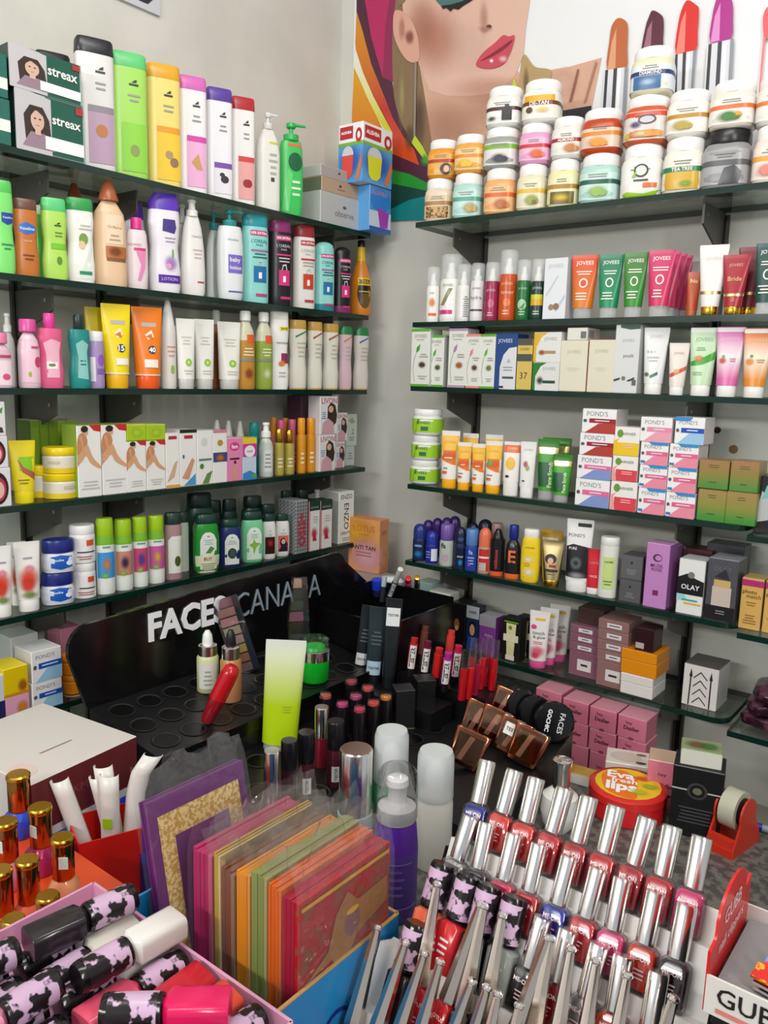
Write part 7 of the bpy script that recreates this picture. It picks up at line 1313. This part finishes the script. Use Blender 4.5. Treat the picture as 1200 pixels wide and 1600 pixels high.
def polish(kind, col):
    k = (kind, col)
    if k in PROTO: return copy_tree(PROTO[k])
    t = thing('nail_polish', 'x', 'nail polish', (0, 0, 0)); PROTO[k] = t
    if kind == 'square':
        mb = MB(); mb.loft([(.0032, .0106, .006, 7), (.004, .0112, .0064, 7), (.032, .0112, .0064, 7), (.0355, .008, .0058, 4)], M(col, .16), 20); mb.obj('lacquer', t)
        mb = MB(); mb.loft([(0, .0118, .0072, 7), (.001, .0125, .0078, 7), (.0335, .0125, .0078, 7), (.038, .0082, .0064, 4)], 'polyshell', 20); mb.obj('glass', t)
        mb = MB(); mb.lathe([(.0078, .038), (.0083, .0385), (.0088, .0775), (.0082, .08)], 'silver', 18); mb.obj('cap', t)
        mb = MB(); prints(mb, [('t', 'ME-ON', .5, .76, .66, 'f0dede', .02), ('l', .25, .3, .75, .56, 3, 'e0c0c0')], .0236, .0355, lambda x, z, o: (x, -.0079 - o, z), eps=.0002); mb.obj('printed_label', t)
    elif kind == 'taper':
        mb = MB(); mb.loft([(0, .0088, .0072, 6), (.001, .0094, .0078, 6), (.036, .0094, .0078, 6), (.040, .006, .006, 2)], M(col, .14), 20); mb.obj('bottle', t)
        mb = MB(); N = 14; vs = []
        for z, r in ((.040, .0082), (.042, .0089), (.060, .0076), (.121, .0038), (.1225, .0038)):
            for i in range(N): a = 6.2832 * i / N; q = r * (1.0 if i % 2 else .86); vs.append((q * math.cos(a), q * math.sin(a), z))
        mb.add(vs, [(j * N + i, j * N + (i + 1) % N, (j + 1) * N + (i + 1) % N, (j + 1) * N + i) for j in range(4) for i in range(N)] + [tuple(4 * N + i for i in range(N))], M('dcd1c6', .22, 1.), False); mb.obj('fluted_cap', t)
        mb = MB(); mb.lathe([(.003, .1225), (.0046, .124), (.0046, .126), (.003, .1275)], 'silver', 12); mb.obj('tip', t)
        mb = MB(); prints(mb, [('t', 'LOTUS', .5, .74, .75, 'f0d8d0', .02), ('l', .3, .3, .7, .5, 2, 'e0c0b8')], .0188, .036, lambda x, z, o: (x, -.0079 - o, z), eps=.0002); mb.obj('printed_label', t)
    else:   # black cap with lilac print
        mb = MB(); mb.loft([(0, .0125, .0095, 5), (.001, .0132, .0102, 5), (.040, .0132, .0102, 5), (.045, .008, .008, 2)], M(col, .18), 22); mb.obj('bottle', t)
        mb = MB(); mb.lathe([(.0108, .045), (.0114, .046), (.0116, .083), (.0105, .086)], M('121013', .18), 22); mb.obj('cap', t)
        mb = MB(); mb.loft([(.048, .0118, .0118, 2), (.081, .0119, .0119, 2)], 'lilacprint', 22, False, False); mb.obj('cap_print', t)
        mb = MB(); prints(mb, [('l', .25, .35, .75, .75, 3, 'e0d8d8')], .0264, .04, lambda x, z, o: (x, -.0103 - o, z), eps=.0002); mb.obj('printed_label', t)
    return t
def setp(t, loc, rot, label, group): t.location = loc; t.rotation_euler = rot; t['label'] = label; t['group'] = group
nth = ['first', 'second', 'third', 'fourth', 'fifth', 'sixth', 'seventh', 'eighth', 'ninth', 'tenth', 'eleventh']
NM = {'1c2c8a': 'navy blue', 'c4202c': 'red', 'd8342c': 'coral red', 'b41e28': 'deep red', 'e0407c': 'pink', '9a9690': 'silver grey', '34202c': 'dark plum', 'e0305c': 'hot pink', '1b2f9a': 'blue', 'd8381c': 'orange red', '2a0e1c': 'maroon', '141216': 'black', '8c8f8c': 'grey', 'a81c22': 'dark red', 'c0242c': 'red', '7a1420': 'wine', '8c1a2a': 'wine red', 'd84a24': 'orange', '6a1a24': 'oxblood', 'c82a3c': 'crimson', 'e06a4a': 'coral', 'glitter': 'silver glitter'}
def rack_row(i, x0, dx, cols, kind, rowname, grp):
    for j, c in enumerate(cols):
        x = x0 + dx * j if not isinstance(dx, list) else dx[j]
        t = polish(kind, c); b = B[i] + AX * .0004
        setp(t, (x, b.y, b.z), (-TH, 0, random.uniform(-.12, .12) if kind != 'taper' else random.uniform(-.3, .3)), '%s nail polish, %s from the left in the %s' % (NM[c], nth[j], rowname), grp)
rack_row(0, 1.13, .0262, ['1c2c8a', 'd8342c', 'd8342c', 'c4202c', 'b41e28', 'c4202c', 'b41e28', 'c4202c', 'e0407c'], 'square', 'back row of the white rack', 'silver-capped nail polishes in the back row')
rack_row(1, 1.13, .0267, ['glitter', '34202c', 'e0305c', 'c4202c', '1b2f9a', 'c4202c', 'e0407c', 'd8381c', '2a0e1c'], 'square', 'second row of the white rack', 'silver-capped nail polishes in the second row')
rack_row(2, 0, [1.232, 1.257, 1.284, 1.311, 1.34], ['141216', 'a81c22', '8c8f8c', 'd8381c', 'e0305c'], 'square', 'third row, silver caps', 'silver-capped nail polishes in the third row')
rack_row(2, 0, [1.127, 1.154, 1.181, 1.208], ['e06a4a', 'c0242c', '141216', '8c8f8c'], 'lilac', 'third row, lilac-print caps', 'lilac-print nail polishes in the third row')
rack_row(3, 0, [1.1275], ['141216'], 'lilac', 'fourth row, with a lilac-print cap', 'lilac-print nail polish in the fourth row')
rack_row(3, 1.152, .0215, ['c0242c', 'a81c22', '141216', '8c8f8c', '141216', '7a1420', '141216', 'a81c22', 'd8381c', 'e0305c'], 'taper', 'fourth row, tapered caps', 'tapered-cap nail polishes in the fourth row')
rack_row(4, 1.103, .0215, ['c0242c', '8c1a2a', '7a1420', 'c0242c', 'c82a3c', '6a1a24', '8c1a2a', 'a81c22', 'd84a24', 'c82a3c', '7a1420'], 'taper', 'front row, tapered caps', 'tapered-cap nail polishes in the front row')
# ---- nail clipper display at the right edge
A = Vector((1.386, -1.169, 0)); bw, bd, bz = .13, .10, 1.073
st = thing('riser_block', 'black block under the nail clipper display at the right edge', 'riser', (A[0] + bw / 2, A[1] + bd / 2, CT)); mb = MB(); mb.box((0, 0, .1362), (bw - .01, bd - .01, .2724), BK2); mb.obj('block', st)
t = thing('nail_clipper_display', 'white and red display box of nail clippers at the right edge', 'display box', (A[0] + bw / 2, A[1] + bd / 2, bz)); h = .028
mb = MB()
for c, dd in (((0, -bd / 2, h / 2), (bw, .002, h)), ((0, bd / 2, h / 2), (bw, .002, h)), ((bw / 2, 0, h / 2), (.002, bd, h)), ((0, 0, .001), (bw, bd, .002))): mb.box(c, dd, 'd9d5cf')
mb.obj('tray', t)
mb = MB(); pts = [(-bd / 2, 0), (-bd / 2, .045), (-bd / 2 + .012, .047)] + [(.036 * math.cos(math.radians(a)), .055 + .022 * math.sin(math.radians(a))) for a in range(190, -11, -20)] + [(bd / 2 - .01, .05), (bd / 2, .054), (bd / 2, 0)]
mb.prism(pts, -bw / 2 - .001, -bw / 2 + .001, M('cc1c1e', .3), lambda y, z, x: (x, y, z)); mb.obj('header_card', t)
mb = MB(); prints(mb, [('t', 'GUBB', .5, .68, .42, 'f0dede', .0), ('t', 'nail clippers', .5, .44, .6, 'f0dede')], bd, .08, lambda x, z, o: (-bw / 2 + .001 + o, x, z)); mb.obj('printed_header', t)
mb = MB(); prints(mb, [('t', 'GUBB', .24, .6, .36, '1c1a1a', .01), ('r', .06, .12, .42, .24, 'd87a74')], bw, h, lambda x, z, o: (x, -bd / 2 - .001 - o, z)); mb.obj('printed_front', t)
for i, (dy, c) in enumerate(((-.036, 'flowers'), (-.019, 'dotsred'), (-.001, 'silver'), (.017, 'silver'), (.035, 'd8d8d8'))):
    o = thing('nail_clipper', ['nail clipper with a yellow and red flower handle', 'nail clipper with a red and blue dotted handle', 'silver nail clipper in the middle of the display', 'silver nail clipper further back in the display', 'white-handled nail clipper at the back of the display'][i], 'nail clipper', (A[0] + bw / 2 + .012 + .004 * i, A[1] + bd / 2 + dy, bz + .0225), .08 * (i - 2), 'nail clippers', )
    o.rotation_euler = (.25, 0, .08 * (i - 2))
    mb = MB(); mb.prism([(-.05, -.007), (.04, -.006), (.055, 0), (.04, .006), (-.05, .007)], 0, .0025, 'silver', lambda a, b, q: (a, b, q)); mb.prism([(-.05, -.007), (.04, -.006), (.055, 0), (.04, .006), (-.05, .007)], .005, .0075, 'silver', lambda a, b, q: (a, b, q)); mb.obj('jaws', o)
    mb = MB(); mb.prism([(-.052, -.0065), (.03, -.006), (.03, .006), (-.052, .0065)], .0095, .0115, c, lambda a, b, q: (a, b, q)); mb.cyl((.035, 0, -.002), (.035, 0, .012), .0025, .0025, 'silver', 8); mb.obj('lever', o)
sup = thing('display_insert', 'grey card insert under the nail clippers in the display box', 'card', (A[0] + bw / 2, A[1] + bd / 2, bz + .0025)); mb = MB(); mb.box((0, 0, .008), (bw - .008, bd - .008, .016), '8a8a8c'); mb.obj('insert', sup)
# ---- gold-capped polishes in an orange holder at the left edge
gz = CT + .10
t = thing('polish_holder', 'orange holder block under the gold-capped nail polishes at the left edge', 'holder', (.675, -1.285, CT)); 
mb = MB(); mb.box((0, 0, .05), (.29, .175, .10), M('d2481c', .4)); mb.obj('block', t)
GC = [(28, 1207, '2a4cc8', 'blue'), (62, 1258, 'a8245c', 'magenta'), (8, 1280, 'd88ab0', 'lilac pink'), (97, 1305, 'e09a6c', 'peach'), (42, 1340, 'e0684c', 'salmon'), (74, 1396, 'd87aa8', 'pink'), (0, 1356, 'd85a34', 'orange'), (20, 1432, 'd890b0', 'pale pink')]
for i, (u, v, c, n_) in enumerate(GC):
    q = pl(u, v, 2, gz + .085); r = 17.5 * dep(q) / FPX
    t = thing('nail_polish', '%s nail polish with a shiny gold cap at the left edge' % n_, 'nail polish', (q[0], q[1], gz + .0003), random.uniform(0, 1), 'gold-capped nail polishes')
    mb = MB(); mb.loft([(0, r * 1.2, r * 1.2, 3), (.002, r * 1.28, r * 1.28, 3), (.026, r * 1.28, r * 1.28, 3), (.034, r * .9, r * .9, 2)], M(c, .2), 22); mb.obj('bottle', t)
    mb = MB(); N = 10; vs = []
    for z, f in ((.034, .92), (.036, 1.), (.078, 1.), (.083, .86)):
        for k in range(N): a = 6.2832 * k / N; vs.append((r * f * math.cos(a), r * f * math.sin(a), z))
    mb.add(vs, [(j * N + k, j * N + (k + 1) % N, (j + 1) * N + (k + 1) % N, (j + 1) * N + k) for j in range(3) for k in range(N)], M('b5793c', .12, 1.), False)
    mb.add(vs[-N:], [tuple(range(N))], 'silver', False); mb.obj('gold_cap', t)
    mb = MB(); mb.lathe([(r * .98, .0765), (r * 1.06, .078), (r * 1.04, .0815), (r * .9, .0835)], 'gold', 20); mb.obj('gold_rim', t)
    if i in (1, 2, 3): mb = MB(); mb.box((r * .3, -r * 1.0, .058), (r * .8, .001, .014), 'cfe0dc'); mb.obj('price_sticker', t)
# ---- pink tray with lying nail polishes at the lower left
tx0, tx1, ty0, ty1 = .828, 1.108, -1.515, -1.290
t = thing('polish_tray', 'pink cardboard tray full of lying nail polishes at the lower left', 'tray', ((tx0 + tx1) / 2, (ty0 + ty1) / 2, CT)); tw, td = tx1 - tx0, ty1 - ty0; BT = .165; TT = .188
PK = 'd59ab8'
for c, dd, nm in (((0, -td / 2, TT / 2), (tw, .003, TT), 'tray_wall'), ((0, td / 2, TT / 2), (tw, .003, TT), 'tray_wall'), ((-tw / 2, 0, TT / 2), (.003, td, TT), 'tray_wall'), ((tw / 2, 0, TT / 2), (.003, td, TT), 'tray_wall'), ((0, 0, BT / 2), (tw - .004, td - .004, BT), 'tray_floor')):
    mb = MB(); mb.box(c, dd, PK); mb.obj(nm, t)
SC = 1.15; ZF = CT + BT + .0120 * SC; LG = 'lilac-print nail polishes lying in the pink tray'
NM.update({'c8c4cc': 'silver lilac', 'd8d4c8': 'off-white', 'dcd8d4': 'white', 'd8506c': 'rose', 'c02030': 'red', 'd8503c': 'tomato red', 'd81c5c': 'hot pink', 'd88aa4': 'pale pink', 'e06a5c': 'coral', '4a1420': 'maroon', 'd84a44': 'coral red', '2a2428': 'black', 'b01c30': 'ruby'})
def lying(x, y, z, col, yaw, label, roll_=0., pitch=0.):
    t = polish('lilac', col); t.scale = (SC, SC, SC); L = .086 * SC
    d = Vector((math.sin(yaw) * math.cos(pitch), math.cos(yaw) * math.cos(pitch), math.sin(pitch)))
    b = Vector((x, y, z)) - d * L / 2
    t.location = b; q = d.to_track_quat('Z', 'Y'); t.rotation_mode = 'QUATERNION'; t.rotation_quaternion = q @ Matrix.Rotation(roll_, 4, 'Z').to_quaternion()
    t['label'] = label; t['group'] = LG
far = [(.878, 'c8c4cc', math.pi), (.911, 'd8d4c8', math.pi), (.944, 'dcd8d4', math.pi), (.977, 'd8506c', 0.), (1.010, 'c02030', math.pi), (1.043, 'd8503c', math.pi), (1.076, 'b01c30', 0.)]
for i, (x, c, a) in enumerate(far): lying(x, -1.346, ZF, c, a + random.uniform(-.05, .05), '%s nail polish lying in the far row of the pink tray' % NM[c], random.uniform(-.3, .3))
near = [(.868, 'd88aa4'), (.901, 'e06a5c'), (.934, '4a1420'), (.967, 'd84a44'), (1.0, '2a2428'), (1.033, 'd8506c'), (1.066, 'c02030')]
for i, (x, c) in enumerate(near): lying(x, -1.454, ZF, c, random.uniform(-.05, .05), '%s nail polish lying in the near row of the pink tray' % NM[c], random.uniform(-.3, .3))
ZU = ZF + .0245 * SC
lying(.8945, -1.342, ZU, '2a2428', .12, 'black nail polish lying on top, nearest the red paper box')
lying(.960, -1.338, ZU, 'dcd8d4', math.pi + .05, 'white nail polish lying on top of the far row')
lying(.885, -1.45, ZU, '4a1420', .05, 'maroon nail polish lying on top of the near row')
lying(.9505, -1.448, ZU, 'd88aa4', -.06, 'pale pink nail polish lying on top of the near row')
lying(1.04, -1.36, ZU, 'd81c5c', -2.3, 'hot pink nail polish with its black cap end towards the viewer')
for o in bpy.data.objects:
    if '_top' in o: del o['_top']
